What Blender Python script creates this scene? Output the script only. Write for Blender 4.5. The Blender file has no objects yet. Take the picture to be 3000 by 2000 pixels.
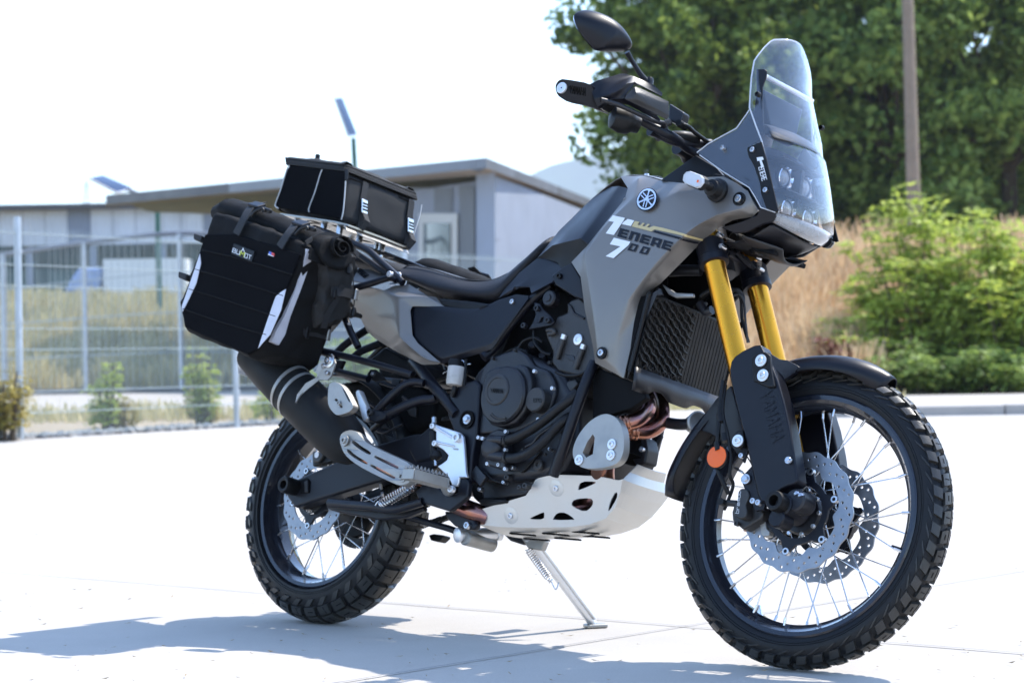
import bpy, math, random
import numpy as np
from mathutils import Vector, Matrix
from mathutils.geometry import tessellate_polygon
from mathutils.bvhtree import BVHTree
R_ = math.radians
random.seed(7); rng = np.random.default_rng(7)
SC = bpy.context.scene; COL = SC.collection
# ------------------------------------------------------------------ camera, sky, sun, exposure
CAMP = Vector((4.7562, -4.2764, 0.7211)); FPX = 6846.1
YAW, PIT, ROL, LEAN, STEER = 2.3238, 0.0059, -0.0166, 0.2459, 0.0953
fwd = Vector((math.cos(PIT)*math.cos(YAW), math.cos(PIT)*math.sin(YAW), math.sin(PIT)))
_r = fwd.cross(Vector((0, 0, 1))).normalized(); _u = _r.cross(fwd)
rgt = _r*math.cos(ROL)+_u*math.sin(ROL); upv = -_r*math.sin(ROL)+_u*math.cos(ROL)
cd = bpy.data.cameras.new("camera"); cam = bpy.data.objects.new("camera", cd); COL.objects.link(cam)
cam.matrix_world = Matrix(((rgt.x, upv.x, -fwd.x, CAMP.x), (rgt.y, upv.y, -fwd.y, CAMP.y), (rgt.z, upv.z, -fwd.z, CAMP.z), (0, 0, 0, 1)))
cd.sensor_width = 36; cd.sensor_fit = 'HORIZONTAL'; cd.lens = FPX/3000*36
cd.clip_start = 0.1; cd.clip_end = 9000
cd.dof.use_dof = True; cd.dof.focus_distance = 5.1; cd.dof.aperture_fstop = 7.1
SC.camera = cam
SUN_AZ, SUN_EL = 77.0, 56.5
w = bpy.data.worlds.new("World"); SC.world = w; w.use_nodes = True
nt = w.node_tree; nt.nodes.clear()
sky = nt.nodes.new("ShaderNodeTexSky"); sky.sky_type = 'NISHITA'; sky.sun_disc = False
sky.sun_elevation = R_(SUN_EL); sky.sun_rotation = R_(90-SUN_AZ); sky.dust_density = .3; sky.air_density = 1.0; sky.ozone_density = 3.5
bg = nt.nodes.new("ShaderNodeBackground"); bg.inputs[1].default_value = 0.15
wo = nt.nodes.new("ShaderNodeOutputWorld"); nt.links.new(sky.outputs[0], bg.inputs[0]); nt.links.new(bg.outputs[0], wo.inputs[0])
sl = bpy.data.lights.new("sun", 'SUN'); sl.energy = 2.3; sl.angle = R_(0.53); sl.color = (1, .95, .87)
so = bpy.data.objects.new("sun", sl); COL.objects.link(so)
sd = Vector((math.cos(R_(SUN_AZ))*math.cos(R_(SUN_EL)), math.sin(R_(SUN_AZ))*math.cos(R_(SUN_EL)), math.sin(R_(SUN_EL))))
so.rotation_euler = sd.to_track_quat('Z', 'Y').to_euler(); so.location = (0, 0, 30)
SC.view_settings.view_transform = 'Standard'; SC.view_settings.look = 'None'; SC.view_settings.gamma = 1
SC.view_settings.exposure = 1.7; SC.view_settings.use_curve_mapping = False
SC.cycles.max_bounces = 8; SC.cycles.transparent_max_bounces = 24; SC.cycles.sample_clamp_indirect = 6
SC.cycles.caustics_reflective = False; SC.cycles.caustics_refractive = False
# ------------------------------------------------------------------ materials
MT = {}
def mat(name, col, rough=.5, metal=0., noise=None, bump=None, spec=.5, coat=0., sheen=0., emis=None, alpha=None, voro=None):
    """noise=(scale, amount) varies the base colour, bump=(scale, strength) adds fine relief"""
    m = bpy.data.materials.new(name); m.use_nodes = True; n = m.node_tree; b = n.nodes["Principled BSDF"]
    b.inputs["Base Color"].default_value = (*col, 1); b.inputs["Roughness"].default_value = rough
    b.inputs["Metallic"].default_value = metal; b.inputs["Specular IOR Level"].default_value = spec
    b.inputs["Coat Weight"].default_value = coat; b.inputs["Sheen Weight"].default_value = sheen
    tc = n.nodes.new("ShaderNodeTexCoord")
    if noise:
        t = n.nodes.new("ShaderNodeTexNoise"); t.inputs["Scale"].default_value = noise[0]; t.inputs["Detail"].default_value = 6
        n.links.new(tc.outputs["Object"], t.inputs["Vector"])
        r = n.nodes.new("ShaderNodeMapRange"); r.inputs["From Min"].default_value = .3; r.inputs["From Max"].default_value = .7
        r.inputs["To Min"].default_value = 1-noise[1]; r.inputs["To Max"].default_value = 1+noise[1]
        n.links.new(t.outputs[0], r.inputs[0])
        mx = n.nodes.new("ShaderNodeVectorMath"); mx.operation = 'SCALE'; mx.inputs[0].default_value = col
        n.links.new(r.outputs[0], mx.inputs["Scale"]); n.links.new(mx.outputs[0], b.inputs["Base Color"])
        r2 = n.nodes.new("ShaderNodeMapRange"); r2.inputs["From Min"].default_value = .3; r2.inputs["From Max"].default_value = .7
        r2.inputs["To Min"].default_value = max(.02, rough-.08); r2.inputs["To Max"].default_value = min(1, rough+.1)
        n.links.new(t.outputs[0], r2.inputs[0]); n.links.new(r2.outputs[0], b.inputs["Roughness"])
    if bump:
        t = n.nodes.new("ShaderNodeTexNoise"); t.inputs["Scale"].default_value = bump[0]; t.inputs["Detail"].default_value = 4
        n.links.new(tc.outputs["Object"], t.inputs["Vector"])
        bp = n.nodes.new("ShaderNodeBump"); bp.inputs["Strength"].default_value = bump[1]; bp.inputs["Distance"].default_value = .002
        n.links.new(t.outputs[0], bp.inputs["Height"]); n.links.new(bp.outputs[0], b.inputs["Normal"])
    if emis: b.inputs["Emission Color"].default_value = (*emis[0], 1); b.inputs["Emission Strength"].default_value = emis[1]
    MT[name] = m; return m
mat("grey_paint", (.180, .167, .152), .36, .4, noise=(3, .03), bump=(900, .05), coat=.15)
mat("satin_black", (.0035, .004, .008), .40, noise=(8, .2), bump=(700, .08), spec=.32)
mat("engine_black", (.009, .009, .012), .40, .05, noise=(14, .3), bump=(260, .25), spec=.5)
mat("engine_grey", (.030, .029, .029), .45, .2, noise=(14, .25), bump=(260, .25))
mat("plastic_black", (.003, .003, .0035), .48, noise=(20, .25), bump=(500, .15), spec=.3)
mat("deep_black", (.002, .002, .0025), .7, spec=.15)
mat("rubber", (.006, .006, .007), .5, noise=(18, .25), bump=(300, .15), spec=.3)
mat("tread_rubber", (.028, .027, .025), .36, noise=(10, .35), bump=(200, .2), spec=.45)
mat("seat_vinyl", (.006, .006, .009), .5, noise=(6, .1), bump=(1400, .5), spec=.35)
mat("seat_suede", (.012, .012, .014), .75, bump=(1400, .6), sheen=.08, spec=.2)
mat("cordura", (.0075, .0075, .008), .75, noise=(30, .25), bump=(420, .9), spec=.15)
mat("muffler_black", (.006, .006, .006), .6, noise=(12, .2), bump=(300, .1), spec=.22)
mat("bag_cloth", (.020, .020, .0205), .75, noise=(30, .3), bump=(500, .9), spec=.3)
mat("panel_fabric", (.003, .003, .004), .75, noise=(5, .2), bump=(900, .5), spec=.06)
mat("webbing", (.018, .018, .019), .65, bump=(600, .8), spec=.35)
mat("reflective", (.55, .55, .6), .35, .1, noise=(30, .08))
mat("piping", (.5, .49, .47), .45)
mat("aluminium", (.62, .61, .58), .45, .7, noise=(12, .05), bump=(120, .08))
mat("cast_aluminium", (.34, .33, .31), .45, .7, noise=(20, .15), bump=(300, .25))
mat("bracket_aluminium", (.75, .76, .78), .36, .7, noise=(10, .05))
mat("steel", (.62, .62, .63), .22, 1., noise=(60, .1))
mat("zinc", (.55, .56, .58), .3, 1., noise=(60, .15))
mat("disc_steel", (.27, .28, .30), .36, .85, noise=(40, .12))
mat("rack_metal", (.40, .37, .32), .35, .85, noise=(12, .1))
mat("gold", (.70, .31, .028), .27, .95, noise=(9, .05))
mat("rim_black", (.012, .014, .022), .22, .3, coat=.5)
mat("orange_lens", (.8, .12, .01), .25, bump=(500, .7))
mat("white_decal", (.75, .76, .78), .4)
mat("black_decal", (.004, .005, .010), .45, spec=.25)
mat("gold_decal", (.50, .40, .20), .4)
mat("yellow_decal", (.6, .65, .05), .4)
mat("blue_decal", (.05, .12, .5), .4)
mat("red_decal", (.55, .05, .04), .4)
mat("emboss_black", (.002, .002, .0025), .7, spec=.15)
mat("mirror", (.8, .8, .8), .03, 1.)
mat("lamp_chrome", (.8, .8, .82), .08, 1.)
mat("plate_white", (.75, .74, .68), .35, noise=(20, .1))
mat("reservoir", (.42, .40, .37), .3, noise=(20, .15))
# heat-tinted exhaust steel
m = mat("header_steel", (.42, .25, .16), .24, 1.); n = m.node_tree; b = n.nodes["Principled BSDF"]
tc = n.nodes.new("ShaderNodeTexCoord"); t = n.nodes.new("ShaderNodeTexNoise"); t.inputs["Scale"].default_value = 9; t.inputs["Detail"].default_value = 3
cr = n.nodes.new("ShaderNodeValToRGB"); n.links.new(tc.outputs["Object"], t.inputs[0]); n.links.new(t.outputs[0], cr.inputs[0]); n.links.new(cr.outputs[0], b.inputs["Base Color"])
cr.color_ramp.elements[0].position = .3; cr.color_ramp.elements[0].color = (.20, .09, .05, 1); cr.color_ramp.elements[1].position = .72; cr.color_ramp.elements[1].color = (.62, .44, .28, 1)
e = cr.color_ramp.elements.new(.45); e.color = (.36, .16, .10, 1); e = cr.color_ramp.elements.new(.56); e.color = (.30, .15, .15, 1)
# thin clear polycarbonate: mostly transmitted, fresnel reflection, white mix: dust on the screen, painted brightness on lenses and edges
def clear(name, tint, dust_white=.05, refl=1.5, boost=1.):
    m = bpy.data.materials.new(name); m.use_nodes = True; n = m.node_tree; n.nodes.clear()
    o = n.nodes.new("ShaderNodeOutputMaterial"); tr = n.nodes.new("ShaderNodeBsdfTransparent"); tr.inputs[0].default_value = (*tint, 1)
    gl = n.nodes.new("ShaderNodeBsdfGlossy"); gl.inputs["Roughness"].default_value = .03
    fr = n.nodes.new("ShaderNodeFresnel"); ge = n.nodes.new("ShaderNodeNewGeometry"); mi_ = n.nodes.new("ShaderNodeMath"); mi_.operation = 'MULTIPLY_ADD'; mi_.inputs[1].default_value = 1/refl-refl; mi_.inputs[2].default_value = refl; n.links.new(ge.outputs["Backfacing"], mi_.inputs[0]); n.links.new(mi_.outputs[0], fr.inputs[0])
    ml = n.nodes.new("ShaderNodeMath"); ml.operation = 'MULTIPLY'; ml.inputs[1].default_value = boost; ml.use_clamp = True; n.links.new(fr.outputs[0], ml.inputs[0])
    mx = n.nodes.new("ShaderNodeMixShader"); n.links.new(ml.outputs[0], mx.inputs[0]); n.links.new(tr.outputs[0], mx.inputs[1]); n.links.new(gl.outputs[0], mx.inputs[2])
    df = n.nodes.new("ShaderNodeBsdfDiffuse"); df.inputs[0].default_value = (.7, .72, .75, 1)
    tc = n.nodes.new("ShaderNodeTexCoord"); t = n.nodes.new("ShaderNodeTexNoise"); t.inputs["Scale"].default_value = 240; t.inputs["Detail"].default_value = 1
    n.links.new(tc.outputs["Object"], t.inputs[0]); mr = n.nodes.new("ShaderNodeMapRange"); mr.inputs[1].default_value = .73; mr.inputs[2].default_value = .82; mr.inputs[3].default_value = dust_white; mr.inputs[4].default_value = max(dust_white, .4)
    n.links.new(t.outputs[0], mr.inputs[0]); m2 = n.nodes.new("ShaderNodeMixShader"); n.links.new(mr.outputs[0], m2.inputs[0]); n.links.new(mx.outputs[0], m2.inputs[1]); n.links.new(df.outputs[0], m2.inputs[2])
    n.links.new(m2.outputs[0], o.inputs[0]); MT[name] = m; return m
clear("clear_plastic", (.98, .985, 1), .006, 1.55, 1.7)
clear("lens_clear", (.95, .95, .95), .30, 1.5, 2.)
clear("indicator_lens", (.97, .97, .97), .62, 1.5, 2.)  # strong white mix puts the bright look into the lens colour
clear("sheet_edge_glow", (.97, .98, 1), .75, 1.5, 2.)  # pale mix that paints the lit glow along clear sheet edges
# ------------------------------------------------------------------ geometry library
def tag(o, label=None, cat=None, group=None, kind=None):
    for k, v in (("label", label), ("category", cat), ("group", group), ("kind", kind)):
        if v: o[k] = v
    return o
def empty(name, loc=(0, 0, 0)):
    o = bpy.data.objects.new(name, None); COL.objects.link(o); o.location = loc; o.empty_display_size = .1; return o
def link(name, me, m, parent=None, bevel=0, seg=2, subd=0, solid=0, ang=35, label=None, smooth=True):
    if m is not None and not me.materials: me.materials.append(MT[m] if isinstance(m, str) else m)
    if smooth:
        me.shade_smooth(); me.set_sharp_from_angle(angle=R_(ang))
    o = bpy.data.objects.new(name, me); COL.objects.link(o)
    if parent: o.parent = parent
    if solid: s = o.modifiers.new("solid", 'SOLIDIFY'); s.thickness = abs(solid); s.offset = 1 if solid > 0 else -1; s.use_rim = not (isinstance(m, str) and m == 'clear_plastic')
    if subd: s = o.modifiers.new("sub", 'SUBSURF'); s.levels = subd; s.render_levels = subd
    if bevel:
        s = o.modifiers.new("bevel", 'BEVEL'); s.width = bevel; s.segments = seg; s.limit_method = 'ANGLE'; s.angle_limit = R_(25); s.harden_normals = False
        me.shade_smooth()
        for e_ in me.edges: e_.use_edge_sharp = False
        wn = o.modifiers.new("wn", 'WEIGHTED_NORMAL'); wn.keep_sharp = False
    if label: o["label"] = label
    return o
class MB:
    def __init__(s): s.v = []; s.f = []
    def add(s, vs, fs):
        k = len(s.v); s.v += [tuple(a) for a in vs]; s.f += [tuple(i+k for i in f) for f in fs]; return s
    def box(s, c, d, rot=None):
        vs = [Vector((x*d[0]/2, y*d[1]/2, z*d[2]/2)) for x in (-1, 1) for y in (-1, 1) for z in (-1, 1)]
        if rot is not None: vs = [rot @ a for a in vs]
        c = Vector(c); return s.add([a+c for a in vs], [(0, 1, 3, 2), (4, 6, 7, 5), (0, 4, 5, 1), (2, 3, 7, 6), (0, 2, 6, 4), (1, 5, 7, 3)])
    def tube(s, pts, r, n=10, cap=True, smooth=True, flat=None):
        P = [Vector(p[:3]) for p in pts]; rr = [r]*len(P) if not isinstance(r, (list, tuple)) else list(r)
        if smooth and len(P) > 2:
            Q, q = [], []
            for i in range(len(P)-1):
                a, b, c, d = P[max(i-1, 0)], P[i], P[i+1], P[min(i+2, len(P)-1)]
                for k in range(6):
                    t_ = k/6; Q.append(.5*((2*b)+(c-a)*t_+(2*a-5*b+4*c-d)*t_*t_+(3*b-a-3*c+d)*t_**3)); q.append(rr[i]*(1-t_)+rr[i+1]*t_)
            Q.append(P[-1]); q.append(rr[-1]); P, rr = Q, q
        T = [(P[min(i+1, len(P)-1)]-P[max(i-1, 0)]).normalized() for i in range(len(P))]
        nv = T[0].orthogonal().normalized() if flat is None else (Vector(flat)-T[0]*T[0].dot(Vector(flat))).normalized()
        vs = []
        for i, p in enumerate(P):
            nv = (nv-T[i]*nv.dot(T[i])).normalized(); bv = T[i].cross(nv)
            for k in range(n):
                a = 2*math.pi*k/n; vs.append(p+(nv*math.cos(a)+bv*math.sin(a))*rr[i])
        fs = [(i*n+k, i*n+(k+1) % n, (i+1)*n+(k+1) % n, (i+1)*n+k) for i in range(len(P)-1) for k in range(n)]
        if cap: fs += [tuple(range(n))[::-1], tuple((len(P)-1)*n+k for k in range(n))]
        return s.add(vs, fs)
    def lathe(s, c, axis, prof, n=32, cap=True):
        """prof: list of (distance along axis, radius)"""
        ax = Vector(axis).normalized(); u = ax.orthogonal().normalized(); v = ax.cross(u); c = Vector(c); vs = []
        for a, r in prof:
            for k in range(n):
                t_ = 2*math.pi*k/n; vs.append(c+ax*a+(u*math.cos(t_)+v*math.sin(t_))*r)
        fs = [(i*n+k, i*n+(k+1) % n, (i+1)*n+(k+1) % n, (i+1)*n+k) for i in range(len(prof)-1) for k in range(n)]
        if cap: fs += [tuple(range(n))[::-1], tuple((len(prof)-1)*n+k for k in range(n))]
        return s.add(vs, fs)
    def me(s, name, flip=False):
        m_ = bpy.data.meshes.new(name); m_.from_pydata([tuple(a) for a in s.v], [], s.f); m_.validate(); m_.update(); fixn(m_); return m_
import bmesh
def fixn(m_):
    b_ = bmesh.new(); b_.from_mesh(m_); bmesh.ops.recalc_face_normals(b_, faces=b_.faces); b_.to_mesh(m_); b_.free()
# ---- photo crop frames (origin, scale) used while measuring the motorcycle; a point is then put at its own lateral distance in the bike's frame
CR = dict(A=(500, 400, 2.24), B=(1550, 0, 2.0905), C=(1100, 450, 2.4125), D=(1100, 1000, 2.613), E=(700, 1050, 1.96), F=(1800, 600, 2.24), G=(1950, 1000, 1.568), H=(2050, 90, 2.4133), I=(780, 430, 4.48), J=(1000, 680, 5.2267), M=(1700, 480, 4.9), N=(1380, 1000, 3.485), O=(880, 900, 3.92), Q=(1350, 1450, 3.4836), R=(1600, 180, 3.7327), S=(2100, 1250, 3.1367), T=(700, 1200, 2.412), P=(0, 0, 1), Z=(0, 400, 1.651), V=(2100, 0, 1.2067))
ML = Matrix.Rotation(-LEAN, 3, 'X'); OFF = Vector((0, 0, .06*(1-math.cos(LEAN))))
RAKE = R_(27); AXS = Vector((-math.sin(RAKE), 0, math.cos(RAKE))); PS = Vector((1.595+.105, 0, 0)); MS = Matrix.Rotation(STEER, 3, AXS)
CAMB = ML.transposed() @ (CAMP-OFF)
def steer(p): return MS @ (Vector(p)-PS)+PS
def ray(c, x, y):
    k = CR[c]; X = k[0]+x/k[2]; Y = k[1]+y/k[2]; return fwd+rgt*((X-1500)/FPX)-upv*((Y-1000)/FPX)
def U(c, x, y, l):
    d = ML.transposed() @ ray(c, x, y); return CAMB+d*((l-CAMB.y)/d.y)
def UF(c, x, y, l):
    o = MS.transposed() @ (CAMB-PS)+PS; d = MS.transposed() @ (ML.transposed() @ ray(c, x, y)); return o+d*((l-o.y)/d.y)
def GP(c, x, y, dist=None, z=0):
    """world point on a horizontal plane, or at a given distance along the view axis"""
    d = ray(c, x, y)
    return CAMP+d*((z-CAMP.z)/d.z) if dist is None else CAMP+d*dist
def pts(c, L, lat=None, fork=False):
    out = []
    for q in L:
        cc = c; q = tuple(q)
        if isinstance(q[0], str): cc, q = q[0], q[1:]
        l = q[2] if len(q) > 2 else lat
        out.append((steer(UF(cc, q[0], q[1], l)) if fork else U(cc, q[0], q[1], l)))
    return out
def mir(v, fork=False):
    """mirror to the bike's other side"""
    if fork: v = MS.transposed() @ (Vector(v)-PS)+PS
    v = Vector((v[0], -v[1], v[2])); return steer(v) if fork else v
LATV = Vector((0, 1, 0)); LATF = MS @ LATV
def chaikin(P, k):
    for _ in range(k):
        Q = []
        for i in range(len(P)):
            a, b_ = P[i], P[(i+1) % len(P)]; Q += [tuple(a[j]*.75+b_[j]*.25 for j in range(len(a))), tuple(a[j]*.25+b_[j]*.75 for j in range(len(a)))]
        P = Q
    return P
def slab(name, c, outline, lat, th, m, parent, holes=(), bevel=.003, seg=2, fork=False, both=False, label=None, ang=35, rnd=0):
    if rnd: outline = chaikin(outline, rnd); holes = [chaikin(h, 1) for h in holes] if rnd == 1 else holes
    o3 = pts(c, outline, lat, fork); h3 = [pts(c, h, lat, fork) for h in holes]
    dv = (LATF if fork else LATV)*th
    def build(o3, h3, dv):
        loops = [o3]+h3; flat = [v for l in loops for v in l]; N = len(flat)
        if holes: fr = [tuple(t) for t in tessellate_polygon([[Vector((v.x, v.z, 0)) for v in l] for l in loops])]
        else: fr = [tuple(range(N))]
        fs = list(fr)+[tuple(i+N for i in f[::-1]) for f in fr]; k = 0
        for l in loops:
            n_ = len(l)
            for i in range(n_): fs.append((k+i, k+(i+1) % n_, k+(i+1) % n_+N, k+i+N))
            k += n_
        mb = MB().add(flat+[v+dv for v in flat], fs); return mb.me(name)
    r = [link(name, build(o3, h3, dv), m, parent, bevel, seg, label=label, ang=ang)]
    if both:
        r.append(link(name, build([mir(v, fork) for v in o3], [[mir(v, fork) for v in h] for h in h3], Vector((dv.x, -dv.y, dv.z)) if not fork else -dv), m, parent, bevel, seg, ang=ang))
    return r[0] if not both else r
def shell(name, c, verts, faces, m, parent, th=.004, bevel=.004, seg=3, fork=False, both=False, label=None, lat=None, subd=0):
    v3 = pts(c, verts, lat, fork)
    def build(v3):
        mb = MB().add(v3, faces); me = bpy.data.meshes.new(name); me.from_pydata([tuple(a) for a in mb.v], [], mb.f); me.update()
        b_ = bmesh.new(); b_.from_mesh(me); bmesh.ops.recalc_face_normals(b_, faces=b_.faces)
        outw = sum((f.normal.y*f.calc_area() for f in b_.faces)); side = sum(v.co.y for v in b_.verts)
        if outw*side < 0: bmesh.ops.reverse_faces(b_, faces=b_.faces)
        b_.to_mesh(me); b_.free(); return me
    def mk(v3, lab=None):
        me = build(v3); o = bpy.data.objects.new(name, me); COL.objects.link(o); o.parent = parent; me.materials.append(MT[m]); me.shade_smooth()
        b_ = bmesh.new(); b_.from_mesh(me); b_.edges.ensure_lookup_table(); cr_ = []; cv = [0.]*len(b_.verts)
        for e in b_.edges:
            if len(e.link_faces) < 2:
                cr_.append(1.)
                for v in e.verts: cv[v.index] = 1.
            else: cr_.append(min(.95, max(0., (math.degrees(e.calc_face_angle(0))-8)/12)))
        b_.free()
        a = me.attributes.new("crease_edge", 'FLOAT', 'EDGE'); a.data.foreach_set("value", cr_); a = me.attributes.new("crease_vert", 'FLOAT', 'POINT'); a.data.foreach_set("value", cv)
        s = o.modifiers.new("s", 'SUBSURF'); s.levels = 3; s.render_levels = 3; s.boundary_smooth = 'PRESERVE_CORNERS'
        s = o.modifiers.new("t", 'SOLIDIFY'); s.thickness = th; s.offset = -1
        if m == "grey_paint": me.materials.append(MT["plastic_black"]); s.material_offset = 1
        s = o.modifiers.new("b", 'BEVEL'); s.width = min(.0012, th*.3); s.segments = 2; s.limit_method = 'ANGLE'; s.angle_limit = R_(50)
        wn = o.modifiers.new("wn", 'WEIGHTED_NORMAL'); wn.keep_sharp = True
        if lab: o["label"] = lab
        return o
    r = mk(v3, label)
    if both: return r, mk([mir(v, fork) for v in v3])
    return r
def tube(name, c, P, r, m, parent, lat=None, fork=False, both=False, n=12, smooth=True, label=None):
    p3 = pts(c, P, lat, fork); o = link(name, MB().tube(p3, r, n, smooth=smooth).me(name), m, parent, label=label, ang=50)
    if both: link(name, MB().tube([mir(v, fork) for v in p3], r, n, smooth=smooth).me(name), m, parent, ang=50)
    return o
def cyl(name, c, x, y, lat, prof, m, parent, fork=False, both=False, n=32, axis=None, ang=30, label=None):
    """turned part round the lateral axis; prof distances run outwards (towards the camera side)"""
    p = pts(c, [(x, y)], lat, fork)[0]; ax = -(LATF if fork else LATV) if axis is None else Vector(axis)
    o = link(name, MB().lathe(p, ax, prof, n).me(name), m, parent, ang=ang, label=label)
    if both: link(name, MB().lathe(mir(p, fork), -ax, prof, n).me(name), m, parent, ang=ang)
    return o
_bolt = {}
def bolt(c, x, y, lat, parent, r=.006, m="zinc", fork=False, both=False, hexh=False, axis=None, name="bolt", washer=False):
    key = (round(r, 4), m, hexh, washer)
    if key not in _bolt:
        mb = MB()
        if hexh:
            mb.lathe((0, 0, 0), (0, 0, 1), [(-.004, r*1.5), (.001, r*1.5), (.0015, r*1.45)], 20)
            mb.lathe((0, 0, 0), (0, 0, 1), [(.001, r), (r*.8, r), (r*.95, r*.85)], 6)
        else:
            if washer: mb.lathe((0, 0, 0), (0, 0, 1), [(-.002, r*1.7), (.001, r*1.7), (.0013, r*1.65)], 24)
            mb.lathe((0, 0, 0), (0, 0, 1), [(-.006, r), (r*.55, r), (r*.7, r*.9), (r*.72, r*.55), (r*.2, r*.5), (r*.2, r*.01)], 18, cap=False)
        me = mb.me(name); me.materials.append(MT[m]); me.shade_smooth(); me.set_sharp_from_angle(angle=R_(30)); _bolt[key] = me
    p = pts(c, [(x, y)], lat, fork)[0]; ax = -(LATF if fork else LATV) if axis is None else Vector(axis)
    for s_ in ((1, -1) if both else (1,)):
        o = bpy.data.objects.new(name, _bolt[key]); COL.objects.link(o); o.parent = parent
        q = p if s_ == 1 else mir(p, fork); o.matrix_local = Matrix.Translation(q) @ (ax*s_).to_track_quat('Z', 'Y').to_matrix().to_4x4()
    return o
def bvh_of(*obs):
    vs, fs = [], []; dg = bpy.context.evaluated_depsgraph_get()
    for o in obs:
        me = o.evaluated_get(dg).to_mesh() if o.modifiers else o.data; k = len(vs); vs += [v.co.copy() for v in me.vertices]; fs += [tuple(i+k for i in p.vertices) for p in me.polygons]
    return BVHTree.FromPolygons(vs, fs)
def _clip(poly, ax, val, keep_less):
    out = []
    for i in range(len(poly)):
        a, b_ = poly[i], poly[(i+1) % len(poly)]; da = (val-a[ax]) if keep_less else (a[ax]-val); db = (val-b_[ax]) if keep_less else (b_[ax]-val)
        if da >= 0: out.append(a)
        if (da > 0 and db < 0) or (da < 0 and db > 0): t_ = da/(da-db); out.append((a[0]+(b_[0]-a[0])*t_, a[1]+(b_[1]-a[1])*t_))
    return out
def decal(name, c, polys, bvh, m, parent, off=.0012, fork=False, label=None, thick=.0008, cell=9.):
    """flat print pressed onto a panel: the outline is cut into small cells whose corners are dropped onto the panel's real surface"""
    mb = MB(); cs = cell*CR[c][2]
    for poly in polys:
        tri2 = tessellate_polygon([[Vector((a[0], a[1], 0)) for a in poly]])
        for tr in tri2:
            T_ = [poly[i] for i in tr]; X0, X1 = min(a[0] for a in T_), max(a[0] for a in T_); Y0, Y1 = min(a[1] for a in T_), max(a[1] for a in T_)
            for ix in range(int(X0//cs), int(X1//cs)+1):
                A_ = _clip(_clip(T_, 0, ix*cs, False), 0, (ix+1)*cs, True)
                if len(A_) < 3: continue
                for iy in range(int(Y0//cs), int(Y1//cs)+1):
                    B_ = _clip(_clip(A_, 1, iy*cs, False), 1, (iy+1)*cs, True)
                    if len(B_) < 3: continue
                    q = []
                    for (x, y) in B_:
                        d = (ML.transposed() @ ray(c, x, y)).normalized(); h = bvh.ray_cast(CAMB, d)
                        if h[0] is None: q = []; break
                        nn = h[1] if h[1].dot(d) < 0 else -h[1]; q.append(h[0]+nn*(off+thick))
                    if len(q) >= 3: mb.add(q, [tuple(range(len(q)))])
    me = bpy.data.meshes.new(name); me.from_pydata([tuple(a) for a in mb.v], [], mb.f); b_ = bmesh.new(); b_.from_mesh(me); bmesh.ops.remove_doubles(b_, verts=b_.verts, dist=.00004); b_.to_mesh(me); b_.free(); me.update()
    return link(name, me, m, parent, label=label, smooth=False)
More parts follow.
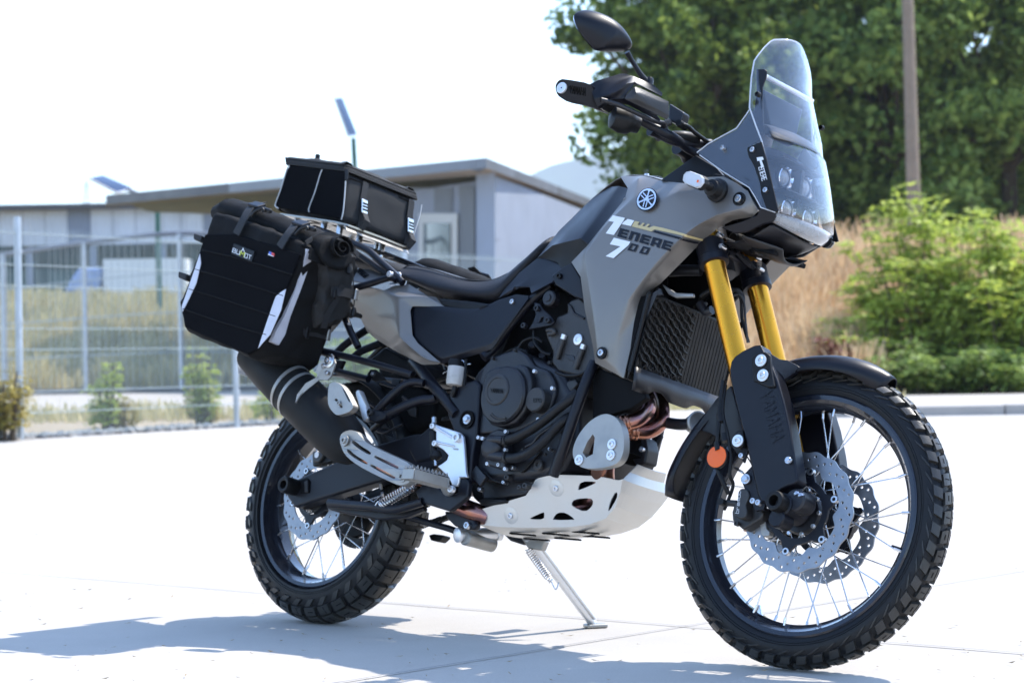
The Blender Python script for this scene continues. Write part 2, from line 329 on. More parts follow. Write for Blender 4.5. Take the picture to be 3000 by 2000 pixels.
def text_polys(s, c, p0, px_, py_, lat=None):
    """quad strokes of simple block capitals in a box: p0 lower left, px_ width vector, py_ height vector (crop pixels)"""
    G_ = {'Y': [((0, 1), (.5, .5)), ((1, 1), (.5, .5)), ((.5, .5), (.5, 0))], 'A': [((0, 0), (.5, 1)), ((1, 0), (.5, 1)), ((.22, .35), (.78, .35))], 'M': [((0, 0), (0, 1)), ((0, 1), (.5, .4)), ((.5, .4), (1, 1)), ((1, 1), (1, 0))],
          'H': [((0, 0), (0, 1)), ((1, 0), (1, 1)), ((0, .5), (1, .5))], 'B': [((0, 0), (0, 1)), ((0, 1), (.9, .95)), ((.9, .95), (.9, .55)), ((0, .5), (1, .5)), ((1, .5), (1, 0)), ((1, 0), (0, 0))], 'U': [((0, 1), (0, 0)), ((0, 0), (1, 0)), ((1, 0), (1, 1))],
          'O': [((0, 0), (0, 1)), ((0, 1), (1, 1)), ((1, 1), (1, 0)), ((1, 0), (0, 0))], 'T': [((0, 1), (1, 1)), ((.5, 1), (.5, 0))], 'E': [((0, 0), (0, 1)), ((0, 1), (1, 1)), ((0, .5), (.9, .5)), ((0, 0), (1, 0))], 'N': [((0, 0), (0, 1)), ((0, 1), (1, 1)), ((1, 1), (1, 0))],
          'R': [((0, 0), (0, 1)), ((0, 1), (1, 1)), ((1, 1), (1, .5)), ((1, .5), (0, .5)), ((.4, .5), (1, 0))], 'b': [((0, 0), (0, 1.4)), ((0, 0), (1, 0)), ((1, 0), (1, .8)), ((1, .8), (0, .8))], 'r': [((0, 0), (0, .8)), ((0, .8), (.8, .8))],
          'e': [((1, 0), (0, 0)), ((0, 0), (0, .8)), ((0, .8), (1, .8)), ((1, .8), (1, .4)), ((1, .4), (0, .4))], 'm': [((0, 0), (0, .8)), ((0, .8), (1, .8)), ((1, .8), (1, 0)), ((.5, .8), (.5, 0))], 'o': [((0, 0), (0, .8)), ((0, .8), (1, .8)), ((1, .8), (1, 0)), ((1, 0), (0, 0))],
          'P': [((0, 0), (0, 1)), ((0, 1), (1, 1)), ((1, 1), (1, .5)), ((1, .5), (0, .5))], 'D': [((0, 0), (0, 1)), ((0, 1), (1, .8)), ((1, .8), (1, .2)), ((1, .2), (0, 0))], 'S': [((1, 1), (0, 1)), ((0, 1), (0, .5)), ((0, .5), (1, .5)), ((1, .5), (1, 0)), ((1, 0), (0, 0))]}
    out = []; n_ = len(s); cw = 1/n_; sw = .13
    for i, ch in enumerate(s):
        for (a, b_) in G_.get(ch, []):
            f = lambda p: ((i+.1+.72*p[0])*cw, p[1])
            a2, b2 = f(a), f(b_); dx, dy = (b2[0]-a2[0]), (b2[1]-a2[1])
            A_ = (p0[0]+px_[0]*a2[0]+py_[0]*a2[1], p0[1]+px_[1]*a2[0]+py_[1]*a2[1]); B_ = (p0[0]+px_[0]*b2[0]+py_[0]*b2[1], p0[1]+px_[1]*b2[0]+py_[1]*b2[1])
            hh = math.hypot(*py_)*sw*.5; L_ = math.dist(A_, B_) or 1; ux, uy = (B_[0]-A_[0])/L_, (B_[1]-A_[1])/L_
            A_ = (A_[0]-ux*hh, A_[1]-uy*hh); B_ = (B_[0]+ux*hh, B_[1]+uy*hh)
            out.append([(A_[0]-uy*hh, A_[1]+ux*hh), (B_[0]-uy*hh, B_[1]+ux*hh), (B_[0]+uy*hh, B_[1]-ux*hh), (A_[0]+uy*hh, A_[1]-ux*hh)])
    return out
# ------------------------------------------------------------------ the place (world frame). W(lateral, depth, height): metres right of and along the view axis
_f0 = Vector((fwd.x, fwd.y, 0)).normalized(); _r0 = Vector((_f0.y, -_f0.x, 0)); C0 = Vector((CAMP.x, CAMP.y, 0))
def W(x, d, z=0.): return C0+_r0*x+_f0*d+Vector((0, 0, z))
def lx(px, d, py=1000): q = ray('P', px, py); return d*(q.dot(_r0))/(q.dot(_f0))
def zz(px, py, d): q = ray('P', px, py); return CAMP.z+q.z*d/q.dot(_f0)
def ground_mat(name, col, amt, sc, cracks=False):
    m = bpy.data.materials.new(name); m.use_nodes = True; n = m.node_tree; b = n.nodes["Principled BSDF"]; b.inputs["Roughness"].default_value = .85; b.inputs["Specular IOR Level"].default_value = .25
    tc = n.nodes.new("ShaderNodeTexCoord"); N1 = n.nodes.new("ShaderNodeTexNoise"); N1.inputs["Scale"].default_value = sc; N1.inputs["Detail"].default_value = 8; N1.inputs["Roughness"].default_value = .65
    n.links.new(tc.outputs["Object"], N1.inputs[0]); mr = n.nodes.new("ShaderNodeMapRange"); mr.inputs[1].default_value = .3; mr.inputs[2].default_value = .7; mr.inputs[3].default_value = 1-amt; mr.inputs[4].default_value = 1+amt
    n.links.new(N1.outputs[0], mr.inputs[0]); N2 = n.nodes.new("ShaderNodeTexNoise"); N2.inputs["Scale"].default_value = 160; N2.inputs["Detail"].default_value = 3; n.links.new(tc.outputs["Object"], N2.inputs[0])
    m2 = n.nodes.new("ShaderNodeMapRange"); m2.inputs[1].default_value = .3; m2.inputs[2].default_value = .7; m2.inputs[3].default_value = .94; m2.inputs[4].default_value = 1.04; n.links.new(N2.outputs[0], m2.inputs[0])
    mu = n.nodes.new("ShaderNodeMath"); mu.operation = 'MULTIPLY'; n.links.new(mr.outputs[0], mu.inputs[0]); n.links.new(m2.outputs[0], mu.inputs[1])
    sc_ = n.nodes.new("ShaderNodeVectorMath"); sc_.operation = 'SCALE'; sc_.inputs[0].default_value = col; n.links.new(mu.outputs[0], sc_.inputs["Scale"]); n.links.new(sc_.outputs[0], b.inputs["Base Color"])
    bp = n.nodes.new("ShaderNodeBump"); bp.inputs["Strength"].default_value = .25; bp.inputs["Distance"].default_value = .003; n.links.new(N2.outputs[0], bp.inputs["Height"]); n.links.new(bp.outputs[0], b.inputs["Normal"])
    MT[name] = m; return m
ground_mat("concrete", (.430, .396, .352), .13, .6); ground_mat("asphalt", (.20, .195, .19), .12, 1.5); ground_mat("earth", (.30, .24, .16), .25, .25)
ground_mat("dirt_road", (.42, .38, .33), .08, .8); ground_mat("joint", (.26, .245, .23), .1, 3); ground_mat("hill_green", (.07, .10, .06), .3, .01)
ground_mat("kerb_stone", (.35, .33, .31), .1, 3)
mat("galvanised", (.42, .45, .48), .4, .5, noise=(8, .15)); mat("fence_wire", (.38, .43, .43), .5, .3); mat("roof_metal", (.17, .18, .20), .5, .3, noise=(1.5, .15))
mat("fascia_dark", (.085, .08, .08), .55, .2, noise=(1.5, .15)); mat("wall_grey", (.20, .215, .245), .7, noise=(2, .08)); mat("wall_light", (.27, .30, .36), .7, noise=(2, .06))
mat("soffit", (.40, .33, .26), .7); mat("shutter", (.12, .125, .13), .6, noise=(3, .15)); mat("window_frame", (.45, .43, .39), .5); mat("glass_dark", (.03, .05, .05), .08, .0, spec=.8)
mat("corrugated", (.60, .62, .66), .5, .2, noise=(.8, .12)); mat("rust", (.25, .13, .08), .8, noise=(2, .3)); mat("shed_green", (.05, .11, .10), .7, noise=(2, .3)); mat("container", (.75, .77, .77), .5, noise=(1, .04))
mat("tarp_blue", (.28, .38, .62), .6, noise=(3, .2)); mat("pole_concrete", (.27, .205, .15), .85, noise=(3, .15), bump=(30, .4)); mat("solar_cell", (.03, .05, .10), .15, .3); mat("solar_frame", (.7, .72, .74), .35, .6)
mat("bark", (.09, .065, .045), .9, noise=(6, .3)); mat("lamp_green", (.03, .12, .09), .5)
def sheet(name, P4, z, m, kind="structure"):
    me = bpy.data.meshes.new(name); me.from_pydata([(p.x, p.y, z if z is not None else p.z) for p in P4], [], [tuple(range(len(P4)))]); me.update(); fixn(me)
    if me.polygons[0].normal.z < 0: me.flip_normals()
    o = link(name, me, m, smooth=False); tag(o, kind=kind); return o
# base terrain: flat near, rising bank behind the yard, one sheet out to the horizon
xs = np.concatenate([np.linspace(-1500, -80, 8), np.linspace(-60, 60, 61), np.linspace(80, 1500, 8)])
ds = np.concatenate([[-400, -100, -20, 0, 10, 20, 30], np.arange(34, 120, 2.0), [130, 160, 200, 300, 500, 900, 1500, 3000]])
def bank(x, d):
    t0 = 38 if x > 3 else (58 if x < -1 else 58-20*(x+1)/4)
    t1 = t0+ (16 if x > 3 else 34)
    hgt = 2.6 if x > 3 else 2.7
    s = min(1, max(0, (d-t0)/(t1-t0))); s = s*s*(3-2*s)
    return s*hgt+(.12*math.sin(x*.7+d*.31)+.08*math.sin(x*1.9-d*.5))*s
vs = [tuple(W(x, d, bank(x, d)-.03)) for d in ds for x in xs]; nx = len(xs)
me = bpy.data.meshes.new("ground"); me.from_pydata(vs, [], [(i*nx+j, i*nx+j+1, (i+1)*nx+j+1, (i+1)*nx+j) for i in range(len(ds)-1) for j in range(nx-1)]); me.update()
g = link("ground", me, "earth"); tag(g, kind="structure")
# concrete yard the motorcycle stands on
yard = [W(-60, -15), W(60, -15), W(60, 24.6), W(12, 24.6), W(6.9, 24.6), W(3, 29), W(-.3, 29), W(-3, 25.3), W(-4.8, 21.9), W(-14, 5.0+0), W(-60, 3)]
sheet("yard", yard, 0, "concrete")
sheet("road", [W(-60, 31), W(-1, 31), W(4, 26.4), W(60, 26.4), W(60, 36.5), W(-1, 37), W(-2, 57), W(-60, 57)], -.016, "dirt_road")
# joints between the cast slabs: real recess strips of darker filler
def groundline(P, w_, name="slab_joint", m="joint", z=.004):
    vs, fs = [], []
    for i, p in enumerate(P):
        t_ = (P[min(i+1, len(P)-1)]-P[max(i-1, 0)]).normalized(); nrm = Vector((-t_.y, t_.x, 0)); ww = w_*random.uniform(.7, 1.3)
        vs += [p+nrm*ww/2, p-nrm*ww/2]
    fs = [(2*i, 2*i+1, 2*i+3, 2*i+2) for i in range(len(P)-1)]
    me = bpy.data.meshes.new(name); me.from_pydata([(v.x, v.y, z) for v in vs], [], fs); me.update(); fixn(me)
    if me.polygons[0].normal.z < 0: me.flip_normals()
    o = link(name, me, m, smooth=False); tag(o, kind="structure")
def subdiv(a, b, k=24): return [a.lerp(b, i/k)+Vector((random.uniform(-.004, .004), random.uniform(-.004, .004), 0)) for i in range(k+1)]
j0, j1 = GP('P', 300, 1700), GP('P', 2990, 1915); dj = (j1-j0).normalized()
groundline(subdiv(j0-dj*6, j1+dj*5, 80), .007)
jn = Vector((-dj.y, dj.x, 0))
for k in (3.2, 6.4, 9.6, 12.8): groundline(subdiv(j0-dj*14+jn*k, j1+dj*12+jn*k, 60), .006)
for k in (-5.4, 2.4, 8.2): groundline(subdiv(j0+dj*k-jn*4, j0+dj*k+jn*20, 60), .006)
# kerbs of the road strip
mb = MB()
for a, b_ in ((W(3.2, 25.0), W(40, 25.0)),):
    L_ = (b_-a).length; k = int(L_/1.0)
    for i in range(k):
        p = a.lerp(b_, (i+.5)/k); mb = MB().box((p.x, p.y, .03), (L_/k-.02, .18, .14), Matrix.Rotation(math.atan2((b_-a).y, (b_-a).x), 3, 'Z'))
        if i == 0: kb = mb.me("kerb_stone"); kb.transform(Matrix.Translation(-p)); kb.materials.append(MT["kerb_stone"]); kr = empty("kerb", (0, 0, 0)); tag(kr, kind="structure")
        o = bpy.data.objects.new("kerb_stone", kb); COL.objects.link(o); o.parent = kr; o.location = p+Vector((0, 0, random.uniform(-.01, .01)))
groundline(subdiv(W(7, 26.3), W(20, 25.8), 10), .9, "road_puddle_stain", "asphalt", .004-.012)
# dry leaves and litter on the concrete (uncountable): small curled leaflets
mb = MB()
def leaflet(p, s, z0=.005):
    a = random.uniform(0, 6.28); ca, sa = math.cos(a), math.sin(a); c_ = random.uniform(.15, .5)*s
    q = [(-s, 0, 0), (-s*.3, s*.16, c_*.4), (s*.4, s*.12, c_*.3), (s, 0, c_), (s*.4, -s*.12, c_*.2), (-s*.3, -s*.14, c_*.3)]
    mb.add([(p.x+x*ca-y*sa, p.y+x*sa+y*ca, z0+z) for x, y, z in q], [(0, 1, 2, 3, 4, 5)])
for i in range(320):
    px_, py_ = random.uniform(-50, 3050), 1300+700*random.random()**.8
    leaflet(GP('P', px_, py_), random.uniform(.006, .016))
lit = MB(); mat("dead_leaf", (.30, .23, .14), .8); o = link("fallen_leaves", mb.me("fallen_leaves"), "dead_leaf", smooth=False); tag(o, "small dry leaves scattered over the pale concrete yard", "leaves", kind="stuff")
# ---------------- mesh fence along the yard edge
fp = [(-6.36, 19.0), (-4.64, 22.0), (-2.96, 25.0), (-1.28, 28.0), (.40, 31.0), (2.08, 34.0)]
fence = empty("mesh_fence", W(*fp[0])); tag(fence, "galvanised wire mesh fence with round grey posts along the edge of the yard", "fence")
fence_inv = Matrix.Translation(-W(*fp[0]))
def fadd(name, mbx, m, par=fence, inv=fence_inv):
    me = mbx.me(name); me.transform(inv); return link(name, me, m, par, ang=50)
for i, (x, d) in enumerate(fp):
    p = W(x, d); fadd("post", MB().lathe(p, (0, 0, 1), [(-.02, .034), (2.06, .034), (2.1, .030)], 14), "galvanised")
    for z in (.35, 1.1, 1.75): fadd("post_clip", MB().lathe(p+Vector((0, 0, z)), (0, 0, 1), [(0, .042), (.05, .042)], 14), "galvanised")
for i in range(len(fp)-1):
    a, b_ = W(*fp[i]), W(*fp[i+1]); mb = MB(); L_ = (b_-a).length; k = int(L_/.052); dv = (b_-a)/k
    for j in range(1, k):
        p = a+dv*j; mb.tube([p+Vector((0, 0, .03)), p+Vector((0, 0, 2.0))], .003, 4, cap=False, smooth=False)
    o = fadd("mesh_panel", mb, "fence_wire"); o["kind"] = "stuff"
    nn = Vector((-dv.y, dv.x, 0)).normalized()*.012
    for z in (.05, .25, .45, .85, 1.05, 1.45, 1.65, 1.95):
        for s in (-1, 1): fadd("horizontal_wire", MB().tube([a+nn*s+Vector((0, 0, z)), b_+nn*s+Vector((0, 0, z))], .004, 5, cap=False, smooth=False), "fence_wire")
# ---------------- farther fence with a top rail, 55 m off
ff = empty("rail_fence", W(-11, 55)); tag(ff, "tall farther fence of grey posts with a curved top rail in front of the meadow", "fence"); inv2 = Matrix.Translation(-W(-11, 55))
tp = []
for px_, top in ((-160, 752), (12, 745), (250, 712), (530, 683), (790, 700), (1010, 705)):
    x = lx(px_, 55); z = zz(px_, top, 55); p = W(x, 55); tp.append(p+Vector((0, 0, z)))
    fadd("post", MB().tube([p, p+Vector((0, 0, z))], .07, 8, smooth=False), "galvanised", ff, inv2)
fadd("top_rail", MB().tube(tp, .055, 8), "roof_metal", ff, inv2)
mb = MB()
for i in range(len(tp)-1):
    for k in range(1, 14):
        p = tp[i].lerp(tp[i+1], k/14); mb.tube([Vector((p.x, p.y, .05)), p], .006, 4, cap=False, smooth=False)
o = fadd("mesh_panel", mb, "fence_wire", ff, inv2); o["kind"] = "stuff"
for zf in (.25, .5, .75): fadd("horizontal_wire", MB().tube([Vector((p.x, p.y, p.z*zf)) for p in tp], .015, 5, cap=False), "fence_wire", ff, inv2)
fadd("ground_beam", MB().tube([Vector((p.x, p.y, .02)) for p in tp], .09, 6), "fascia_dark", ff, inv2)
# ---------------- long shed on the bank
def prism(P, z0, z1):
    n_ = len(P); return MB().add([(p.x, p.y, z0) for p in P]+[(p.x, p.y, z1) for p in P], [tuple(range(n_))[::-1], tuple(range(n_, 2*n_))]+[(i, (i+1) % n_, (i+1) % n_+n_, i+n_) for i in range(n_)])
SD = 100.
def shx(px_): return lx(px_, SD)
shed = empty("long_shed", W(shx(300), SD, 2.6)); tag(shed, "long low shed with whitish corrugated sheet wall and dark flat roof", "shed"); inv3 = Matrix.Translation(-W(shx(300), SD, 2.6))
zt, zm = zz(400, 612, SD), zz(400, 715, SD)
k = 0; x = shx(-260)
me0 = None
while x < shx(880):
    wd = .95; mb = MB(); N_ = 14; vs = []
    for i in range(N_+1):
        xx = x+wd*i/N_; dd = SD-.03+.035*math.sin(i*math.pi*2/N_*4.5)
        p = W(xx, dd); vs += [(p.x, p.y, zm), (p.x, p.y, zt)]
    mb.add(vs, [(2*i, 2*i+2, 2*i+3, 2*i+1) for i in range(N_)])
    o = fadd("sheet_panel", mb, "corrugated" if (k*7 % 11) not in (3, 5) else "wall_light", shed, inv3); x += wd+.02; k += 1
fadd("roof", prism([W(shx(-280), SD-.7), W(shx(900), SD-.7), W(shx(900), SD+9), W(shx(-280), SD+9)], zt, zt+.22), "fascia_dark", shed, inv3)
fadd("back_wall", prism([W(shx(-270), SD+5), W(shx(890), SD+5), W(shx(890), SD+5.2), W(shx(-270), SD+5.2)], 1.5, zt-.01), "shed_green", shed, inv3)
for px_ in (-100, 90, 275, 480, 700): fadd("column", prism([W(shx(px_)-.13, SD+.1), W(shx(px_)+.13, SD+.1), W(shx(px_)+.13, SD+.36), W(shx(px_)-.13, SD+.36)], 1.5, zt-.01), "wall_light", shed, inv3)
fadd("low_wall", prism([W(shx(-270), SD+1.0), W(shx(330), SD+1.0), W(shx(330), SD+1.15), W(shx(-270), SD+1.15)], 1.5, zz(200, 790, SD)), "shed_green", shed, inv3)
ct = fadd("container", prism([W(shx(340), SD-3), W(shx(575), SD-3), W(shx(575), SD-.9), W(shx(340), SD-.9)], 2.3, zz(450, 757, SD-3)), "container", None, Matrix()); tag(ct, "white storage container standing in front of the shed", "container")
tb = MB(); q0 = [W(shx(228), SD-3, zz(228, 858, SD-3)), W(shx(330), SD-3, zz(330, 858, SD-3)), W(shx(340), SD-3, zz(340, 780, SD-3)), W(shx(270), SD-3, zz(270, 785, SD-3)), W(shx(250), SD-3, zz(250, 815, SD-3))]
tb.add(q0+[p+_f0*1.5 for p in q0], [(0, 1, 2, 3, 4), (9, 8, 7, 6, 5)]+[(i, (i+1) % 5, (i+1) % 5+5, i+5) for i in range(5)]); tb = link("covered_trailer", tb.me("covered_trailer"), "tarp_blue", bevel=.15); tag(tb, "low blue-grey tarpaulin covered load beside the white container", "trailer")
# ---------------- modern grey house with a sloping fascia
HD = 46.
def hp(px_, py_, d): return W(lx(px_, d, py_), d, zz(px_, py_, d))
house = empty("grey_house", W(lx(1430, HD), HD, 0)); tag(house, "low modern grey house with wide sloping roof fascia and a white framed door", "house"); inv4 = Matrix.Translation(-W(lx(1430, HD), HD, 0))
def quadprism(P, dv): n_ = len(P); return MB().add(P+[p+dv for p in P], [tuple(range(n_)), tuple(range(n_, 2*n_))[::-1]]+[(i, (i+1) % n_, (i+1) % n_+n_, i+n_) for i in range(n_)])
D2 = HD+22
cA, cB = hp(1425, 462, HD-1), hp(1425, 492, HD-1)
lA, lB = hp(310, 572, D2), hp(310, 600, D2)
rA, rB = hp(1800, 612, HD+16), hp(1800, 632, HD+16)
mA, mB_ = lA.lerp(cA, .42), lB.lerp(cB, .42)
fadd("fascia", MB().add([lA, mA, mB_, lB, *(p+_f0*.4 for p in (lA, mA, mB_, lB))], [(0, 1, 2, 3), (7, 6, 5, 4), (0, 4, 5, 1), (3, 2, 6, 7), (0, 3, 7, 4), (1, 5, 6, 2)]), "fascia_dark", house, inv4)
fadd("fascia", MB().add([mA, cA, cB, mB_, *(p+_f0*.4 for p in (mA, cA, cB, mB_))], [(0, 1, 2, 3), (7, 6, 5, 4), (0, 4, 5, 1), (3, 2, 6, 7), (0, 3, 7, 4), (1, 5, 6, 2)]), "roof_metal", house, inv4)
fadd("fascia", MB().add([cA, rA, rB, cB, *(p+_f0*.4-_r0*.3 for p in (cA, rA, rB, cB))], [(0, 1, 2, 3), (7, 6, 5, 4), (0, 4, 5, 1), (3, 2, 6, 7), (0, 3, 7, 4), (1, 5, 6, 2)]), "roof_metal", house, inv4)
sA = hp(1425, 512, HD+.5); sL, sR = hp(310, 606, D2+1), hp(1800, 640, HD+16.5)
fadd("soffit", MB().add([cB, lB, sL, sA, sR, rB], [(0, 1, 2, 3), (0, 3, 4, 5)]), "soffit", house, inv4)
fadd("roof", MB().add([cA, lA, lA+_f0*8, cA+_f0*22, rA+_f0*8, rA], [(0, 1, 2, 3), (0, 3, 4, 5)]), "roof_metal", house, inv4)
# walls: left front (windows, shutters, door), corner column, right wall
def wl(px_, py_, t=None): # point on left front wall plane between (1420,HD+.5) and (800,HD+10)
    tt = (1420-px_)/620.; return hp(px_, py_, HD+.5+9.5*tt)
def wr(px_, py_): tt = (px_-1450)/350.; return hp(px_, py_, HD+.5+14*tt)
def wpan(name, f_, x0, y0, x1, y1, m, dep=0., par=house, top=None, tr=None):
    P_ = [f_(x0, y1), f_(x1, y1), f_(x1, y0 if tr is None else tr), f_(x0, y0 if top is None else top)]; dv = _f0*dep; return fadd(name, quadprism([p+dv for p in P_], _f0*.12), m, par, inv4)
bot = 1100
wpan("wall", wl, 905, 525, 1415, bot, "wall_grey", .3, top=600)
wpan("corner_column", wl, 1395, 505, 1450, bot, "wall_light", -.1)
wpan("wall", wr, 1450, 512, 1800, bot, "wall_light", .2, tr=650)
wpan("shutter", wl, 1345, 545, 1390, 830, "shutter", .1)
wpan("shutter", wl, 1180, 550, 1325, 620, "shutter", .1)
df_ = wpan("door_frame", wl, 1215, 625, 1340, 960, "window_frame", 0.05)
wpan("door_pane", wl, 1240, 655, 1318, 950, "glass_dark", -.02, par=df_)
for px_ in (1020, 1110): wpan("window", wl, px_, 600, px_+70, 760, "glass_dark", .1)
for yy in (700, 760, 820, 880): wpan("wall_panel_strip", wr, 1452, yy, 1700, yy+4, "wall_grey", .15)
# ---------------- street lamps with solar panels
def solar_lamp(P_base, pole_top, panel, label, arm=None):
    r = empty("solar_street_lamp", P_base); tag(r, label, "street lamp", "solar street lamps behind the house"); iv = Matrix.Translation(-Vector(P_base))
    fadd("pole", MB().tube([Vector(P_base), Vector(pole_top)], .09, 8, smooth=False), "lamp_green", r, iv)
    if arm: fadd("arm", MB().tube(arm, .07, 8, smooth=False), "roof_metal", r, iv)
    a, b_, c_, d_ = panel; nn = (b_-a).cross(d_-a).normalized()
    fadd("solar_panel", quadprism([a, b_, c_, d_], nn*.06), "solar_frame", r, iv)
    ce = (a+b_+c_+d_)/4; q = [ce+(p-ce)*.93+(nn*-.01) for p in panel]; fadd("cell", quadprism(q, nn*-.01 if False else nn*.08), "solar_cell", r, iv)
    return r
LD = 80.
solar_lamp(W(lx(1062, LD), LD, 2.5), hp(1035, 405, LD), [hp(980, 285, LD), hp(1002, 283, LD+.6), hp(1048, 398, LD+.6), hp(1022, 402, LD)], "solar street lamp with a tilted panel rising behind the house roof near the tail bag")
solar_lamp(W(lx(470, LD), LD, 2.5), hp(460, 592, LD), [hp(258, 520, LD), hp(300, 512, LD+1), hp(392, 552, LD+1), hp(345, 566, LD)], "solar street lamp whose panel tilts out over the left end of the shed roof", [hp(375, 555, LD+.3), hp(460, 592, LD)])
# lattice pylon far away
pyl = MB(); pb = 420.
for s in (-1, 1): pyl.tube([hp(253+s*9, 610, pb), hp(253+s*2, 530, pb)], .12, 4, smooth=False)
for yy in (545, 560, 578, 595): pyl.tube([hp(244-(0 if yy != 545 else 8), yy, pb), hp(262+(0 if yy != 545 else 8), yy, pb)], .1, 4, smooth=False); 
pyl = link("power_pylon", pyl.me("power_pylon"), "galvanised"); tag(pyl, "tiny distant lattice power pylon above the shed roof at left", "pylon")
# hill on the horizon
hv = []; HX = np.linspace(-500, 900, 60)
for d_, s in ((3400, 0), (3800, 1), (4400, 0)):
    for x in HX: hv.append(tuple(W(x, d_, 0 if s == 0 else 20+ 335*math.exp(-((x-330)/620)**2)+6*math.sin(x*.03)+4*math.sin(x*.011))))
n_ = len(HX); me = bpy.data.meshes.new("hills"); me.from_pydata(hv, [], [(i*n_+j, i*n_+j+1, (i+1)*n_+j+1, (i+1)*n_+j) for i in range(2) for j in range(n_-1)]); me.update(); o = link("hills", me, "hill_green"); tag(o, kind="structure")
# ---------------- concrete pole
p = W(lx(2690, 60), 60); pole = empty("concrete_pole", p); tag(pole, "tall weathered concrete utility pole standing before the dark trees", "pole"); pi_ = Matrix.Translation(-p)
fadd("shaft", MB().lathe(p, (0.012*_r0.x*-1, 0.012*_r0.y*-1, 1), [(0, .20), (9, .155), (10.5, .15)], 8), "pole_concrete", pole, pi_)
fadd("cross_arm", MB().box(p+Vector((0, 0, 10.1)), (1.6, .1, .12), Matrix.Rotation(YAW-math.pi/2, 3, 'Z')), "pole_concrete", pole, pi_)
# ------------------------------------------------------------------ vegetation
def leafmat(name, c0, c1, trans=.35, rough=.55):
    m = bpy.data.materials.new(name); m.use_nodes = True; n = m.node_tree; n.nodes.clear()
    o = n.nodes.new("ShaderNodeOutputMaterial"); g_ = n.nodes.new("ShaderNodeNewGeometry"); r = n.nodes.new("ShaderNodeValToRGB")
    r.color_ramp.elements[0].color = (*c0, 1); r.color_ramp.elements[1].color = (*c1, 1); n.links.new(g_.outputs["Random Per Island"], r.inputs[0])
    b = n.nodes.new("ShaderNodeBsdfPrincipled"); b.inputs["Roughness"].default_value = rough; b.inputs["Specular IOR Level"].default_value = .35; n.links.new(r.outputs[0], b.inputs["Base Color"])
    t = n.nodes.new("ShaderNodeBsdfTranslucent"); n.links.new(r.outputs[0], t.inputs[0]); mx = n.nodes.new("ShaderNodeMixShader"); mx.inputs[0].default_value = trans
    n.links.new(b.outputs[0], mx.inputs[1]); n.links.new(t.outputs[0], mx.inputs[2]); n.links.new(mx.outputs[0], o.inputs[0]); MT[name] = m
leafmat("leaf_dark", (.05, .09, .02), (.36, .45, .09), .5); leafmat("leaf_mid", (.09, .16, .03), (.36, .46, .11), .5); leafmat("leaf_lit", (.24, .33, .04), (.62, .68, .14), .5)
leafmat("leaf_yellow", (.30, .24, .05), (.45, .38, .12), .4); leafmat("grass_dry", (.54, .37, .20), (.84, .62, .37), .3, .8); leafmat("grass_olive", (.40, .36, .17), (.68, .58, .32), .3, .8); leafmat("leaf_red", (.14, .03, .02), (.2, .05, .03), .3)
def quads(centers, normals, size, aspect=.55):
    """one rhombus leaf per centre"""
    n_ = len(centers); a = rng.normal(size=(n_, 3)); a -= normals*np.sum(a*normals, 1)[:, None]; a /= np.linalg.norm(a, axis=1)[:, None]+1e-9
    b = np.cross(normals, a); s = size[:, None] if hasattr(size, 'shape') else size
    v = np.stack([centers-a*s, centers+b*s*aspect-a*s*.1, centers+a*s, centers-b*s*aspect-a*s*.1], 1).reshape(-1, 3); return v
def qmesh(name, v, m, parent=None):
    n_ = len(v)//4; me = bpy.data.meshes.new(name); me.vertices.add(n_*4); me.vertices.foreach_set("co", v.astype(np.float32).ravel()); me.loops.add(n_*4); me.loops.foreach_set("vertex_index", np.arange(n_*4, dtype=np.int32))
    me.polygons.add(n_); me.polygons.foreach_set("loop_start", np.arange(0, n_*4, 4, dtype=np.int32)); me.update(); me.validate()
    return link(name, me, m, parent, smooth=False)
def unit(n_): a = rng.normal(size=(n_, 3)); return a/np.linalg.norm(a, axis=1)[:, None]
def tree(name, base, H, rad, cz, nclump, nleaf, leaf, m, label, cat="tree", group=None, trunk_r=.25, flat=.8, csize=1.0, hang=.2, lean=0):
    root = empty(name, base); tag(root, label, cat, group); tb = MB(); top = Vector((lean, 0, cz*.9)); tb.tube([Vector((0, 0, -.2)), Vector((lean*.3, .1, cz*.4)), top, Vector((lean*1.2, 0, cz+rad*.5))], [trunk_r, trunk_r*.8, trunk_r*.5, trunk_r*.12], 8)
    cen = []; 
    for i in range(nclump):
        u = unit(1)[0]; rr = rad*(rng.random()**.38)*(1+.18*math.sin(i*1.7)); c = np.array([lean, 0, cz])+u*np.array([rr, rr, rr*flat*(H-cz)/rad]); c[2] = max(c[2], .35)
        cen.append(c)
        if i < 26: mid = Vector((lean*.6+c[0]*.3, c[1]*.3, cz*.55+c[2]*.12)); tb.tube([Vector((lean*.5, 0, cz*.5)), mid, Vector(c)], [trunk_r*.35, trunk_r*.22, trunk_r*.05], 5)
    link("trunk", tb.me("trunk"), "bark", root)
    V = []
    for c in cen:
        k = int(nleaf*(.5+rng.random())); cs = csize*(.6+.8*rng.random()); u = unit(k)*(rng.random((k, 1))**.45)*np.array([cs, cs, cs*.7]); nn = unit(k)+np.array([0, 0, .5]); nn /= np.linalg.norm(nn, axis=1)[:, None]
        V.append(quads(c+u-np.array([0, 0, hang])*rng.random((k, 1)), nn, leaf*(.6+.8*rng.random(k))))
    qmesh("crown", np.concatenate(V), m, root)["kind"] = "stuff"; return root
def TP(px_, d): return W(lx(px_, d), d, bank(lx(px_, d), d)-.05)
tree("broadleaf_tree", TP(2055, 72), 13.6, 3.7, 7.9, 180, 170, .15, "leaf_dark", "large dark leafy tree whose ragged left edge hangs over the handguard", trunk_r=.4, csize=.78, flat=.95)
